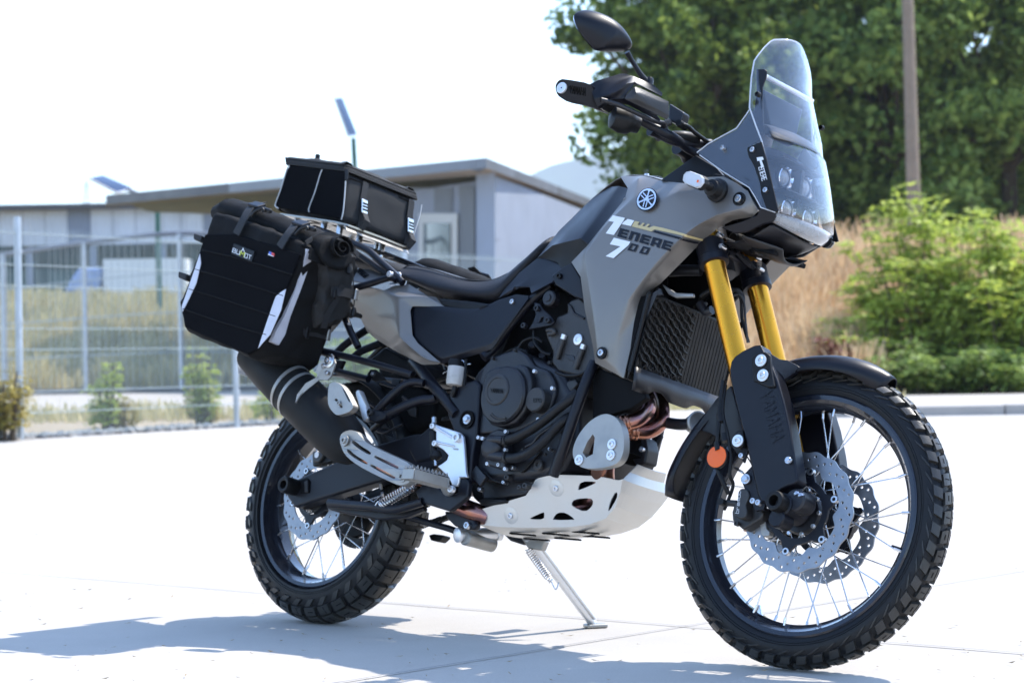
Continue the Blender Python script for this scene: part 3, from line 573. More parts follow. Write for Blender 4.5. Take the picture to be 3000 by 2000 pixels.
tree("broadleaf_tree", TP(2400, 78), 17, 5.2, 9.0, 250, 180, .16, "leaf_dark", "dense dark tree directly behind the windscreen", trunk_r=.4, csize=.95, flat=.95)
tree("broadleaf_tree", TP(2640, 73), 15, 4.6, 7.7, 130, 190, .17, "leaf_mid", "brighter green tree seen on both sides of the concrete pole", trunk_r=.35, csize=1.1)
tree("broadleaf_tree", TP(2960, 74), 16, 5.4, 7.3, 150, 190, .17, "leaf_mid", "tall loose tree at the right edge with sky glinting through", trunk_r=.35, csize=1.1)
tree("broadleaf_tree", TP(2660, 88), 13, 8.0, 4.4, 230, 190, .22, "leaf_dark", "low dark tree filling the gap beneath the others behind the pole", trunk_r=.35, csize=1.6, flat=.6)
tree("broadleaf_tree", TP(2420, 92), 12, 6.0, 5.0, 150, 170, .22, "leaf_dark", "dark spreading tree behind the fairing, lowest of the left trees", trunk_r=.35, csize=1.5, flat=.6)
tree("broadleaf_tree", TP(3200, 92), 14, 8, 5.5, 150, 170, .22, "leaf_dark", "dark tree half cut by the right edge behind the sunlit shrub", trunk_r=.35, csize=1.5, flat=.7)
# sunlit pinnate shrubs (tree of heaven) on the bank
def pinnate(name, base, n_st, H, spread, label, m="leaf_lit", group="sunlit shrubs by the road", leaf=.055, fr=24, fl=1.):
    root = empty(name, base); tag(root, label, "shrub", group); sb = MB(); C_, N_, S_ = [], [], []
    for i in range(n_st):
        a = rng.random()*6.28; rr = spread*rng.random()**.6; p0 = Vector((math.cos(a)*rr*.45, math.sin(a)*rr*.45, 0)); hh = H*(.5+.5*rng.random())*(1-.35*(rr/spread)**2); p1 = Vector((math.cos(a)*rr, math.sin(a)*rr, hh))
        sb.tube([p0, p0.lerp(p1, .55)+Vector((0, 0, .1)), p1], [.025, .015, .005], 5)
        for f in range(fr):
            t_ = .25+.75*rng.random(); q = p0.lerp(p1, t_); b_ = rng.random()*6.28; L_ = (.28+.35*rng.random())*fl; dr = Vector((math.cos(b_), math.sin(b_), .35-.6*rng.random()))
            for k in range(7):
                s_ = k/7; c = q+dr*L_*s_+Vector((0, 0, -.25*L_*s_*s_)); side = Vector((-dr.y, dr.x, 0))*.075
                for sgn in (-1, 1): C_.append(c+side*sgn); nn = np.array([dr.x*.2, dr.y*.2, 1.])+rng.normal(size=3)*.35; N_.append(nn/np.linalg.norm(nn)); S_.append(leaf*(.8+.5*rng.random()))
    link("stem", sb.me("stem"), "bark", root)["kind"] = "stuff"; qmesh("foliage", quads(np.array(C_), np.array(N_), np.array(S_), .42), m, root)["kind"] = "stuff"
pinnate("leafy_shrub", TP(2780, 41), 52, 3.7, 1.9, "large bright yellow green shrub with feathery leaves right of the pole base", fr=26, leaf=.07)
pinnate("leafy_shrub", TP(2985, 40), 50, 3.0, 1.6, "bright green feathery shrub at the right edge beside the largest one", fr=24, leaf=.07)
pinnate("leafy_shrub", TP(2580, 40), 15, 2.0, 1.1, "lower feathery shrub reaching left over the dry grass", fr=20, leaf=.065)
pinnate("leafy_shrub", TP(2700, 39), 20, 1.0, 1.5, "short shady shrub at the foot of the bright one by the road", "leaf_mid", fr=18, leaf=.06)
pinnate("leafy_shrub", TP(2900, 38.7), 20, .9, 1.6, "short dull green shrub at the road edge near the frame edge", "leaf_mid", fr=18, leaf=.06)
pinnate("weed", TP(2455, 39), 5, 1.25, .3, "dark red dock weed standing in the dry grass behind the fender", "leaf_red", None, leaf=.05, fr=22)
# saplings along the mesh fence
def sap(px_, d, H, sp, n_, label, m): pinnate("sapling", TP(px_, d)+Vector((0, 0, .03)), n_, H, sp, label, m, "saplings behind the mesh fence", leaf=.028, fr=26, fl=.30)
sap(318, 23.6, .92, .13, 4, "yellow green sapling behind the second fence bay", "leaf_lit"); sap(332, 24.2, .45, .25, 4, "low bushy growth at the foot of the first sapling", "leaf_yellow")
sap(585, 25.6, .95, .17, 5, "green sapling just left of the muffler behind the mesh fence", "leaf_lit"); sap(630, 25.9, .5, .4, 4, "dry straggly bush close to the rear fence post", "leaf_yellow")
sap(12, 21.8, .9, .28, 6, "yellowing sapling at the left frame edge", "leaf_yellow"); sap(800, 28, .5, .3, 3, "small sapling low behind the muffler", "leaf_lit")
for px_, H_ in ((1080, 1.5), (1190, 1.2), (1330, 1.5), (1480, 1.1)):
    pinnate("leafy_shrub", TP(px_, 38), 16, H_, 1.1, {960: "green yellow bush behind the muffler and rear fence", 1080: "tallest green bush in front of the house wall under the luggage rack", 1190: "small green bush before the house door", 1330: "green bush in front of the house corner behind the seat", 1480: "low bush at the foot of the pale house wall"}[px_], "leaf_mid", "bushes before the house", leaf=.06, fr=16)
# dry grass: blades on the bank
def grass(name, x0, x1, d0, d1, n_, h0, h1, m, wd=.02):
    x = rng.uniform(x0, x1, n_); d = rng.uniform(d0, d1, n_); V = np.zeros((n_, 4, 3)); B = np.array([W(a, b, bank(a, b)-.04) for a, b in zip(x, d)])
    ang = rng.random(n_)*6.28; h = rng.uniform(h0, h1, n_)*(.55+.75*(.5+.5*np.sin(1.3*x+.7*d)*np.sin(2.1*x-.5*d+1))); t_ = np.stack([np.cos(ang), np.sin(ang), 0*ang], 1); le = rng.normal(size=(n_, 3))*.22*h[:, None]; le[:, 2] = 0
    wv = t_*wd*(.6+.8*rng.random(n_))[:, None]; up = np.zeros((n_, 3)); up[:, 2] = h
    V[:, 0] = B-wv; V[:, 1] = B+wv; V[:, 2] = B+wv*.5+up+le; V[:, 3] = B-wv*.5+up+le
    o = qmesh(name, V.reshape(-1, 3), m); tag(o, kind="stuff"); return o
o = grass("dry_grass", 6.1, 27, 44.5, 58, 44000, .35, 1.0, "grass_dry"); tag(o, "dry straw grass behind the sunlit shrubs at the right", "grass")
o = grass("dry_grass", 1.5, 6.1, 38.3, 58, 40000, .35, 1.0, "grass_dry"); tag(o, "tall dry straw coloured grass on the bank behind the front wheel", "grass")
o = grass("meadow_grass", -25, 4, 58, 96, 78000, .4, .9, "grass_olive", .035); tag(o, "dry olive and straw meadow grass behind the fences", "grass")
o = grass("verge_grass", -9, 5, 29, 33, 4500, .05, .25, "grass_olive"); tag(o, "sparse low weeds along the edge of the road strip", "grass")
# litter of stones and weeds under the mesh fence
mb = MB()
for i in range(700):
    t_ = random.random(); k = random.randrange(len(fp)-2); a = W(*fp[k]); b_ = W(*fp[k+1]); p = a.lerp(b_, t_)+_f0*random.uniform(.0, .8); s = random.uniform(.01, .05)
    mb.box((p.x, p.y, s*.3), (s*2, s*1.4, s), Matrix.Rotation(random.random()*6, 3, Vector((random.random(), random.random(), 1)).normalized()))
o = link("rubble", mb.me("rubble"), "kerb_stone", smooth=False); tag(o, "small stones and rubble scattered along the foot of the mesh fence", "rubble", kind="stuff")

# ================================================================== THE MOTORCYCLE (bike frame: x forward, y to its left, z up; leaned onto its stand)
bike = empty("motorcycle"); bike.matrix_world = Matrix.Translation(OFF) @ ML.to_4x4()
tag(bike, "grey and black adventure motorcycle with gold fork tubes leaning on its side stand", "motorcycle")
CF = Vector((1.595, 0, .349)); CRR = Vector((0, 0, .334))
def wheel_mesh(c, prof, n=96, fork=False, closed=True):
    """prof: (y, radius) loop turned round the wheel axle"""
    vs = [];
    for i in range(n):
        a = 2*math.pi*i/n
        for y, r in prof:
            p = Vector((c.x+r*math.cos(a), c.y+y, c.z+r*math.sin(a))); vs.append(steer(p) if fork else p)
    k = len(prof); fs = []
    for i in range(n):
        for j in range(k if closed else k-1): fs.append((i*k+j, i*k+(j+1) % k, ((i+1) % n)*k+(j+1) % k, ((i+1) % n)*k+j))
    return MB().add(vs, fs)
def wp(c, r, a, y, fork): p = Vector((c.x+r*math.cos(a), c.y+y, c.z+r*math.sin(a))); return steer(p) if fork else p
def wheel(c, R, sec, rflange, fork, ntread, label, rear=False):
    root = empty("rear_wheel" if rear else "front_wheel"); root.parent = bike; root["label"] = label
    Rm = R-sec; rc = sec-.008; prof = []
    for k in range(-11, 12):
        ph = R_(k*12.2); yy = rc*math.sin(ph); rr = Rm+rc*math.cos(ph)
        if rr < rflange-.004: continue
        prof.append((yy, rr))
    prof = [(-rc*.52, rflange-.006)]+prof+[(rc*.52, rflange-.006)]
    mb = wheel_mesh(c, prof, 128, fork)
    # fine moulded rib rings on the sidewall
    for s in (-1, 1):
        for rr_ in (rflange+.012, rflange+.017): 
            yy = math.sqrt(max(1e-6, rc**2-(rr_-Rm)**2)) if abs(rr_-Rm) < rc else rc*.6
            q = [(s*(yy-.001), rr_-.0012), (s*(yy+.0014), rr_), (s*(yy-.001), rr_+.0012)]; w2 = wheel_mesh(c, q, 96, fork); mb.add(w2.v, w2.f)
    link("tyre", mb.me("tyre"), "rubber", root, ang=40)
    # tread lugs
    tb = MB()
    def lug(a0, a1, p0, p1, h, skew=0., sl=.0025):
        n_ = 4; m_ = 2; vs = []
        for lay in (0, 1):
            ins = 0 if lay == 0 else 1
            for i in range(n_+1):
                t_ = i/n_; ph = p0+(p1-p0)*t_
                if ins: ph = p0+(p1-p0)*t_*(1-.06)+.03*(p1-p0)
                for j in range(m_+1):
                    s_ = j/m_; a = a0+(a1-a0)*s_+skew*(ph-(p0+p1)/2)
                    if ins: a = a+(.5-s_)*sl*2/R
                    q = (sec-.012 if lay == 0 else sec-.008+h); vs.append(wp(c, Rm+q*math.cos(ph), a, q*math.sin(ph), fork))
        k = (n_+1)*(m_+1); I = lambda l, i, j: l*k+i*(m_+1)+j; fs = []
        for i in range(n_):
            for j in range(m_): fs.append((I(1, i, j), I(1, i+1, j), I(1, i+1, j+1), I(1, i, j+1)))
            fs += [(I(0, i, 0), I(0, i+1, 0), I(1, i+1, 0), I(1, i, 0)), (I(0, i, m_), I(1, i, m_), I(1, i+1, m_), I(0, i+1, m_))]
        for j in range(m_): fs += [(I(0, 0, j), I(1, 0, j), I(1, 0, j+1), I(0, 0, j+1)), (I(0, n_, j), I(0, n_, j+1), I(1, n_, j+1), I(1, n_, j))]
        tb.add(vs, fs)
    dA = 2*math.pi/ntread
    for i in range(ntread):
        a = i*dA
        if rear:
            lug(a, a+dA*.80, R_(-30), R_(2), .009, .03); lug(a+dA*.06, a+dA*.86, R_(4), R_(32), .009, -.03)
            for s in (-1, 1):
                lug(a+dA*(.05 if s < 0 else .1), a+dA*.84, s*R_(34), s*R_(56), .009, .05*s); lug(a+dA*.2, a+dA*.8, s*R_(57), s*R_(74), .004, .25*s, .006)
        else:
            lug(a, a+dA*.74, R_(-26), R_(1), .009, .04); lug(a+dA*.12, a+dA*.86, R_(5), R_(30), .009, -.04)
            for s in (-1, 1): lug(a+dA*(.30 if s < 0 else .0), a+dA*(.98 if s < 0 else .68), s*R_(32), s*R_(58), .009, .06*s); lug(a+dA*.3, a+dA*.7, s*R_(59), s*R_(76), .003, .3*s, .005)
    link("tread", tb.me("tread"), "tread_rubber", root, bevel=0, ang=25)
    sp_ = MB()
    for i in range(ntread):
        for ph, da in ((-15, .40), (18, .46), (-45, .5), (45, .5)) if rear else ((-12, .37), (17, .48)):
            a = (i+da)*dA; q = sec+.0012; lw = .0012; L_ = (.010 if rear else .006); ph = R_(ph); vs = []
            for dq in (-.002, .0004):
                for u_ in (-1, 1):
                    for v_ in (-1, 1):
                        aa = a+(u_*L_/R if (i % 2) else u_*lw/R); pp = ph+(v_*lw/sec if (i % 2) else v_*L_/sec); vs.append(wp(c, Rm+(q+dq)*math.cos(pp), aa, (q+dq)*math.sin(pp), fork))
            sp_.add(vs, [(0, 1, 3, 2), (4, 6, 7, 5), (0, 4, 5, 1), (2, 3, 7, 6), (0, 2, 6, 4), (1, 5, 7, 3)])
    link("sipes", sp_.me("sipes"), "deep_black", root)
    # rim
    w_ = .034 if not rear else .056; f = rflange
    rp = [(-w_, f), (-w_-.003, f-.004), (-w_-.002, f-.014), (-w_*.82, f-.019), (-w_*.5, f-.026), (-w_*.32, f-.034), (w_*.32, f-.034), (w_*.5, f-.026), (w_*.82, f-.019), (w_+.002, f-.014), (w_+.003, f-.004), (w_, f), (w_*.7, f-.006), (w_*.3, f-.020), (-w_*.3, f-.020), (-w_*.7, f-.006)]
    link("rim", wheel_mesh(c, rp, 128, fork).me("rim"), "rim_black", root, ang=30)
    # hub
    hw = .052 if not rear else .06
    hb = MB(); LT = LATF if fork else LATV; cw = steer(c) if fork else c
    hb.lathe(cw-LT*hw, LT, [(0, .02), (0, .046), (.008, .05), (.016, .05), (.022, .03), (hw, .026), (2*hw-.022, .03), (2*hw-.016, .05), (2*hw-.008, .05), (2*hw, .046), (2*hw, .02)], 40)
    link("hub", hb.me("hub"), "engine_black", root, ang=30)
    # spokes: crossed pairs, each one its own object
    ns = 36 if not rear else 32; rn = f-.033
    for i in range(ns):
        a = 2*math.pi*(i+.5)/ns; side = 1 if i % 2 else -1; dr = 1 if (i//2) % 2 else -1
        p0 = wp(c, .046, a+dr*1.15, side*(hw-.014), fork); p1 = wp(c, rn-.014, a, side*w_*.42, fork); p2 = wp(c, rn+.004, a, side*w_*.36, fork)
        mb = MB().tube([p0, p1], .0017, 6, smooth=False).tube([p1, p2], .0033, 6, smooth=False); o = link("spoke", mb.me("spoke"), "steel", root, ang=60)
    return root
fw = wheel(CF, .349, .046, .284, True, 50, "21 inch spoked front wheel with knobbly tyre")
rw = wheel(CRR, .334, .073, .248, False, 36, "wide spoked rear wheel with block tread tyre", rear=True)
o = link("valve", MB().tube([wp(CF, .252, R_(-14), 0, True), wp(CF, .222, R_(-14), .0, True)], [.0045, .004], 8, smooth=False).me("valve"), "plastic_black", fw)
link("balance_weight", MB().box(wp(CF, .247, R_(-113), -.006, True), (.012, .010, .030), Matrix.Rotation(R_(-23), 3, 'Y')).me("balance_weight"), "steel", fw, bevel=.002)
# brake discs with wave rims and drilled holes
def disc(c, y, R, rin, th, nw, amp, fork, parent, nh, rows, lab=None, m="disc_steel", lobes=0):
    N_ = nw*10; out = [(R-amp*.5+amp*.5*math.cos(nw*2*math.pi*i/N_), 2*math.pi*i/N_) for i in range(N_)]
    if lobes: inn = [(rin-.013*max(0, math.cos(lobes*2*math.pi*i/90+.4))**2.2, 2*math.pi*i/90) for i in range(90)]
    else: inn = [(rin, 2*math.pi*i/60) for i in range(60)]
    hol = []
    for i in range(nh):
        for k, rr in enumerate(rows):
            a = 2*math.pi*(i+k*.34)/nh; hol.append([(rr, a, t_*math.pi/4) for t_ in range(8)])
    P2 = lambda r, a: Vector((r*math.cos(a), r*math.sin(a), 0))
    loops = [[P2(*q) for q in out], [P2(*q) for q in inn]]+[[P2(r, a)+Vector((math.cos(t_), math.sin(t_), 0))*.0036 for r, a, t_ in h] for h in hol]
    flat = [v for l in loops for v in l]; n_ = len(flat); tri = tessellate_polygon(loops)
    def T3(v, dy): p = Vector((c.x+v.x, c.y+y+dy, c.z+v.y)); return steer(p) if fork else p
    vs = [T3(v, -th/2) for v in flat]+[T3(v, th/2) for v in flat]; fs = [tuple(t_) for t_ in tri]+[tuple(i+n_ for i in t_[::-1]) for t_ in tri]; k = 0
    for l in loops:
        for i in range(len(l)): fs.append((k+i, k+(i+1) % len(l), k+(i+1) % len(l)+n_, k+i+n_))
        k += len(l)
    return link("brake_disc", MB().add(vs, fs).me("brake_disc"), m, parent, ang=30, label=lab)
def carrier(c, y, r0, r1, rl, n_, fork, parent, rot=0.):
    out = []
    for i in range(n_*12):
        a = 2*math.pi*i/(n_*12); s_ = max(0, math.cos(n_*(a-rot)))**1.6; r = r1+(rl-r1)*s_; out.append((r, a))
    inn = [(r0, 2*math.pi*i/48) for i in range(48)]; P2 = lambda r, a: Vector((r*math.cos(a), r*math.sin(a), 0)); loops = [[P2(*q) for q in out], [P2(*q) for q in inn]]
    flat = [v for l in loops for v in l]; N_ = len(flat); tri = tessellate_polygon(loops)
    def T3(v, dy): p = Vector((c.x+v.x, c.y+y+dy, c.z+v.y)); return steer(p) if fork else p
    vs = [T3(v, -.004) for v in flat]+[T3(v, .004) for v in flat]; fs = [tuple(t_) for t_ in tri]+[tuple(i+N_ for i in t_[::-1]) for t_ in tri]; k = 0
    for l in loops:
        for i in range(len(l)): fs.append((k+i, k+(i+1) % len(l), k+(i+1) % len(l)+N_, k+i+N_))
        k += len(l)
    o = link("disc_carrier", MB().add(vs, fs).me("disc_carrier"), "satin_black", parent, ang=30)
    s = -1 if y < 0 else 1; LT = LATF if fork else LATV
    for i in range(n_):
        a = rot+2*math.pi*i/n_; p = Vector((c.x+(rl-.004)*math.cos(a), c.y+y, c.z+(rl-.004)*math.sin(a))); p = steer(p) if fork else p
        link("disc_bobbin", MB().lathe(p, LT*s, [(-.006, .0085), (.006, .0085), (.0065, .0078), (.0065, .0045), (.003, .004), (.003, .0005)], 16, cap=False).me("disc_bobbin"), "zinc", parent, ang=30)
    return o
disc(CF, -.0594, .1418, .1035, .0045, 18, .0045, True, fw, 18, (.131, .122, .1125), "near front brake disc, lit blue by the sky", lobes=6)
disc(CF, .0594, .1418, .1035, .0045, 18, .0045, True, fw, 18, (.131, .122, .1125), "far front brake disc", lobes=6)
carrier(CF, -.0594, .062, .077, .0985, 6, True, fw, .35); carrier(CF, .0594, .062, .077, .0985, 6, True, fw, .35)
disc(CRR, -.083, .1225, .079, .0045, 14, .0045, False, rw, 14, (.113, .104, .094), "rear brake disc")
carrier(CRR, -.083, .05, .062, .086, 5, False, rw, .9)
# ring of screws round the hub, sensor ring
for k in range(10):
    a = 2*math.pi*k/10; p = wp(CF, .053, a, -.0594, True); bolt_ = MB().lathe(p, -LATF, [(-.002, .005), (.004, .005), (.005, .004)], 10); link("hub_screw", bolt_.me("hub_screw"), "zinc", fw)
for c_, y_, fk, par, nr in ((CRR, -.094, False, rw, 44),):
    mb = wheel_mesh(c_, [(y_-.001, .047), (y_-.001, .051), (y_+.001, .051), (y_+.001, .047)], 64, fk)
    w2 = wheel_mesh(c_, [(y_-.001, .034), (y_-.001, .038), (y_+.001, .038), (y_+.001, .034)], 64, fk); mb.add(w2.v, w2.f)
    for k in range(nr): a = 2*math.pi*k/nr; mb.add([wp(c_, r, a+da, y_+dy, fk) for r in (.036, .049) for da in (-.035, .035) for dy in (-.001, .001)], [(0, 1, 3, 2), (4, 6, 7, 5), (0, 4, 5, 1), (2, 3, 7, 6), (0, 2, 6, 4), (1, 5, 7, 3)])
    link("sensor_ring", mb.me("sensor_ring"), "engine_grey", par)
# ---------------- fork
fa, fb = UF('F', 658, 400, -.1), UF('F', 800, 990, -.1); fd = (fb-fa).normalized()
def fk(z, l=-.1): p = fa+fd*((z-fa.z)/fd.z); return steer(Vector((p.x, l, p.z)))
for s in (1, -1):
    l = -.1*s; nm = "near" if s == 1 else "far"
    ft = link("fork_tube", MB().lathe(fk(.50, l), fk(1.14, l)-fk(.50, l), [(0, .0255), (.46, .0255), (.462, .0265), (.67, .0265)], 40).me("fork_tube"), "gold", bike, ang=30, label="gold anodised upper fork tube, %s side" % nm)
    link("fork_leg", MB().lathe(fk(.36, l), fk(.60, l)-fk(.36, l), [(0, .022), (.02, .026), (.20, .024), (.26, .021)], 28).me("fork_leg"), "satin_black", bike, ang=30)
    # lower clamp
    dd = (fk(1.1, l)-fk(.9, l)).normalized(); cz_ = .955
    cl = MB().lathe(fk(cz_-.028, l), dd, [(0, .0285), (.002, .036), (.018, .037), (.02, .0345), (.06, .0345), (.066, .030)], 36)
    link("fork_clamp", cl.me("fork_clamp"), "satin_black", bike, ang=30)
    link("fork_clamp", MB().lathe(fk(1.08, l), dd, [(0, .03), (.002, .036), (.034, .036), (.036, .03)], 36).me("fork_clamp"), "satin_black", bike, ang=30)
ax_ = (fk(1.1, 0)-fk(.9, 0)).normalized(); fx = MS @ Vector((1, 0, 0)); fwdF = (fx-ax_*fx.dot(ax_)).normalized()
rotm = Matrix((fwdF, LATF, ax_)).transposed()
for z_, off_ in ((.985, .0), (1.10, -.0)):
    br = MB().box(fk(z_, 0)-fwdF*.02, (.06, .17, .03), rotm)
    link("fork_bridge", br.me("fork_bridge"), "satin_black", bike, bevel=.008)
for s in (-1, 1):
    for k in (0, 1): 
        for j in (0, 1):
            p = fk(.955+.03*k, -.1*s)+fwdF*.036-LATF*s*(-.012)*1; bolt_p = p-LATF*s*0
            o = link("bolt", MB().lathe(p+ax_*.002*j-LATF*.03, LATF, [(0, .0052), (.002, .006), (.02, .006), (.022, .005)] if j == 0 else [(-.001, .0035), (.0, .0035)], 14).me("bolt"), "zinc", bike)
# webbing ribs between the clamps
for s in (-1, 1):
    for k in range(3): link("bridge_rib", MB().tube([fk(.985, s*.02*k)+fwdF*.016, fk(.965, s*(.05+.01*k))+fwdF*.018], .006, 6, smooth=False).me("bridge_rib"), "satin_black", bike)
# fork guards (near traced from the photograph, far mirrored)
GO = [(290, 105), (325, 55), (433, 4), (449, 44), (500, 130), (560, 330), (606, 620), (604, 652), (545, 668), (500, 700), (465, 742), (428, 730), (402, 610), (372, 480), (300, 200)]
gd = slab("fork_guard", 'G', [(x, y, -.134 if y < 600 else -.128) for x, y in GO], -.134, .045, "satin_black", bike, bevel=.012, seg=4, rnd=1, fork=True, both=True, label="matt black lower fork guard with raised lettering")
# axle foot, plug and clamp
for s in (1, -1):
    p = fk(.37, -.1*s); foot = MB().lathe(steer(Vector((CF.x-.004, -.135*s, CF.z))), LATF*s, [(0, .020), (.003, .027), (.05, .029), (.065, .033), (.075, .034)], 32)
    link("axle_clamp", foot.me("axle_clamp"), "satin_black", bike, ang=30)
    link("axle_slider", MB().lathe(steer(Vector((CF.x-.004, -.132*s, CF.z+.002))), -LATF*s, [(-.02, .022), (.026, .0235), (.034, .0215), (.035, .0175), (.034, .0125), (.008, .0115), (.008, .001)], 32, cap=False).me("axle_slider"), "plastic_black", bike, ang=30)
cyl("axle_boss", 'S', 575, 850, -.125, [(-.03, .021), (.012, .021), (.016, .018)], "satin_black", bike, True, True, axis=None)
cyl("axle_boss", 'S', 760, 690, -.105, [(-.03, .026), (.02, .026), (.024, .022)], "engine_black", bike, True, True)
for x, y in ((738, 612), (775, 628)): bolt('S', x, y, -.125, bike, .0055, "zinc", True, True, hexh=True, axis=ax_)
bolt('S', 655, 305, -.138, bike, .0055, fork=True, both=True, hexh=True); bolt('S', 383, 695, -.137, bike, .007, fork=True, both=True); bolt('S', 335, 680, -.125, bike, .007, fork=True, both=True)
bolt('S', 265, 478, -.118, bike, .008, fork=True, hexh=True, both=True)
# caliper bracket and caliper
slab("caliper_bracket", 'S', [(215, 470), (330, 345), (352, 440), (395, 640), (450, 700), (430, 760), (350, 770), (320, 700), (250, 560)], -.112, .012, "satin_black", bike, fork=True, both=True, bevel=.002)
cal = slab("brake_caliper", 'S', [(205, 575), (235, 560), (285, 575), (300, 640), (275, 690), (265, 720), (280, 790), (255, 840), (190, 840), (150, 800), (150, 720), (190, 680), (190, 620)], -.118, .03, "engine_grey", bike, rnd=1, fork=True, both=True, bevel=.006, seg=3)[0]
slab("caliper_body", 'S', [(135, 780), (160, 700), (230, 690), (420, 720), (430, 800), (400, 850), (350, 880), (290, 920), (240, 945), (140, 860)], -.09, .055, "engine_grey", bike, fork=True, both=True, bevel=.006, seg=3)
slab("brake_pad", 'S', [(235, 945), (300, 900), (400, 825), (440, 835), (330, 900), (245, 960)], -.068, .010, "header_steel", bike, fork=True)
slab("pad_carrier", 'S', [(400, 840), (440, 830), (455, 930), (485, 960), (480, 1000), (430, 1008), (400, 975), (395, 900)], -.066, .02, "cast_aluminium", bike, fork=True, bevel=.002)
bolt('S', 183, 887, -.1, bike, .006, "engine_grey", True); cyl("bleed_nipple", 'S', 75, 700, -.11, [(0, .008), (.02, .008)], "plastic_black", bike, True)
tube("banjo_pipe", 'S', [(60, 700), (130, 700), (190, 705)], .008, "engine_grey", bike, -.108, True, n=10)
cb = bvh_of(cal); decal("lettering", 'S', text_polys("brembo", 'S', (205, 800), (20, -215), (-24, -4)), cb, "white_decal", cal, fork=True)
# brake hoses and wheel speed lead
tube("brake_hose", 'G', [(265, 180, -.13), (250, 300, -.135), (240, 430, -.14), (235, 560, -.13), (262, 640, -.13), (290, 700, -.115)], .0055, "plastic_black", bike, fork=True)
tube("sensor_lead", 'G', [(275, 200, -.125), (262, 320, -.135), (285, 430, -.135), (300, 520, -.13), (295, 610, -.125), (310, 660, -.11), (285, 735, -.11), (270, 770, -.1)], .0042, "plastic_black", bike, fork=True)
for x, y in ((252, 350), (270, 440), (240, 480)): cyl("hose_sleeve", 'G', x, y, -.136, [(-.011, .0085), (.009, .0085)], "plastic_black", bike, True, axis=ax_)
# reflector
rf = cyl("side_reflector", 'G', 240, 531, -.134, [(-.002, .0285), (.004, .0285), (.005, .027)], "plastic_black", bike, True, True)
o = cyl("lens", 'G', 240, 531, -.134, [(.0035, .0262), (.0062, .0255), (.0072, .022)], "orange_lens", rf, True)
# mudguard plate and bolts
slab("mudguard_bracket", 'G', [(393, 75), (403, 62), (455, 45), (478, 60), (485, 130), (500, 208), (470, 212), (400, 180)], -.142, .012, "plastic_black", bike, fork=True, both=True, bevel=.004)
slab("bracket_lug", 'G', [(305, 440), (325, 410), (352, 402), (356, 480), (330, 490), (306, 470)], -.139, .02, "plastic_black", bike, fork=True, both=True, bevel=.004)
for x, y in ((437, 87), (446, 155), (331, 455)): bolt('G', x, y, -.146 if y < 300 else -.143, bike, .0085, "bracket_aluminium", True, True, washer=True)
bolt('G', 348, 524, -.138, bike, .006, "zinc", True, True)
# front mudguard: arched blade over the tyre
vs, fs = [], []; A0, A1, NA, NL = 176., 64., 52, 10
for i in range(NA+1):
    t_ = i/NA; a = R_(A0+(A1-A0)*t_); ang_d = A0+(A1-A0)*t_
    r0 = .377+.022*max(0, (ang_d-120)/50)-.010*max(0, (80-ang_d)/16)**2; wdt = .072*(1 if ang_d > 84 else max(.3, 1-((84-ang_d)/23)**2)) * (1 if ang_d < 168 else max(.5, 1-((ang_d-168)/9)**2*.5))
    for j in range(NL+1):
        s_ = -1+2*j/NL; drop = .034*abs(s_)**3+(.012 if abs(s_) > .9 else 0); vs.append(steer(Vector((CF.x+(r0-drop)*math.cos(a), s_*wdt, CF.z+(r0-drop)*math.sin(a)))))
for i in range(NA):
    for j in range(NL): fs.append((i*(NL+1)+j, i*(NL+1)+j+1, (i+1)*(NL+1)+j+1, (i+1)*(NL+1)+j))
mg = MB().add(vs, fs).me("front_mudguard"); link("front_mudguard", mg, "satin_black", bike, solid=.003, ang=60)
slab("mudguard_arm", 'G', [("G", 440, 50, -.138), ("G", 475, 52, -.135), ("G", 520, 80, -.11), ("G", 560, 86, -.08), ("G", 620, 118, -.07), ("G", 590, 148, -.072), ("G", 520, 190, -.09), ("G", 488, 207, -.136), ("G", 470, 130, -.138)], -.13, .01, "satin_black", bike, fork=True, both=True, bevel=.004)
slab("mudguard_arm", 'G', [("G", 300, 200, -.12), ("G", 380, 490, -.115), ("G", 360, 560, -.11), ("G", 300, 480, -.1), ("G", 200, 420, -.075), ("G", 130, 400, -.07), ("G", 235, 260, -.075)], -.13, .008, "satin_black", bike, fork=True, both=True, bevel=.004)
# fork guard lettering
gb = bvh_of(gd[0])
decal("lettering", 'G', text_polys("YAMAHA", 'G', (432, 238), (62, 232), (52, -18)), gb, "satin_black", gd[0], off=.001, fork=True)
# ---------------- bodywork: side fairing (near side measured, far side mirrored)
FV = [ # P coordinates + lateral distance
 (1839, 551, -.135), (1818, 517, -.09), (1885, 514, -.10), (1942, 531, -.125), (2010, 537, -.15), (2071, 519, -.155), (2119, 517, -.15), (2148, 531, -.145), (2191, 560, -.138), (2220, 619, -.132), #0-9
 (2205, 636, -.115), (2148, 645, -.118), (2105, 667, -.118), (2057, 708, -.124), (1934, 832, -.134), (1896, 858, -.144), (1876, 900, -.165), (1867, 935, -.168), (1827, 1107, -.176), #10-18
 (1744, 1063, -.165), (1736, 1010, -.172), (1713, 906, -.172), (1701, 811, -.170), (1674, 768, -.160), (1716, 724, -.166), (1722, 717, -.166), (1831, 582, -.155), #19-26
 (1871, 521, -.125), (1862, 575, -.168), (1787, 640, -.172), (1713, 742, -.180), (1738, 900, -.192), (1752, 1035, -.184), #27-32 crease left
 (2170, 612, -.150), (2098, 632, -.172), (2040, 660, -.190), (1975, 715, -.198), (1900, 800, -.200), (1840, 880, -.200), (1808, 985, -.193), (1800, 1075, -.180), #33-40 front crease
 (1990, 560, -.178), (1905, 610, -.182)] #41,42
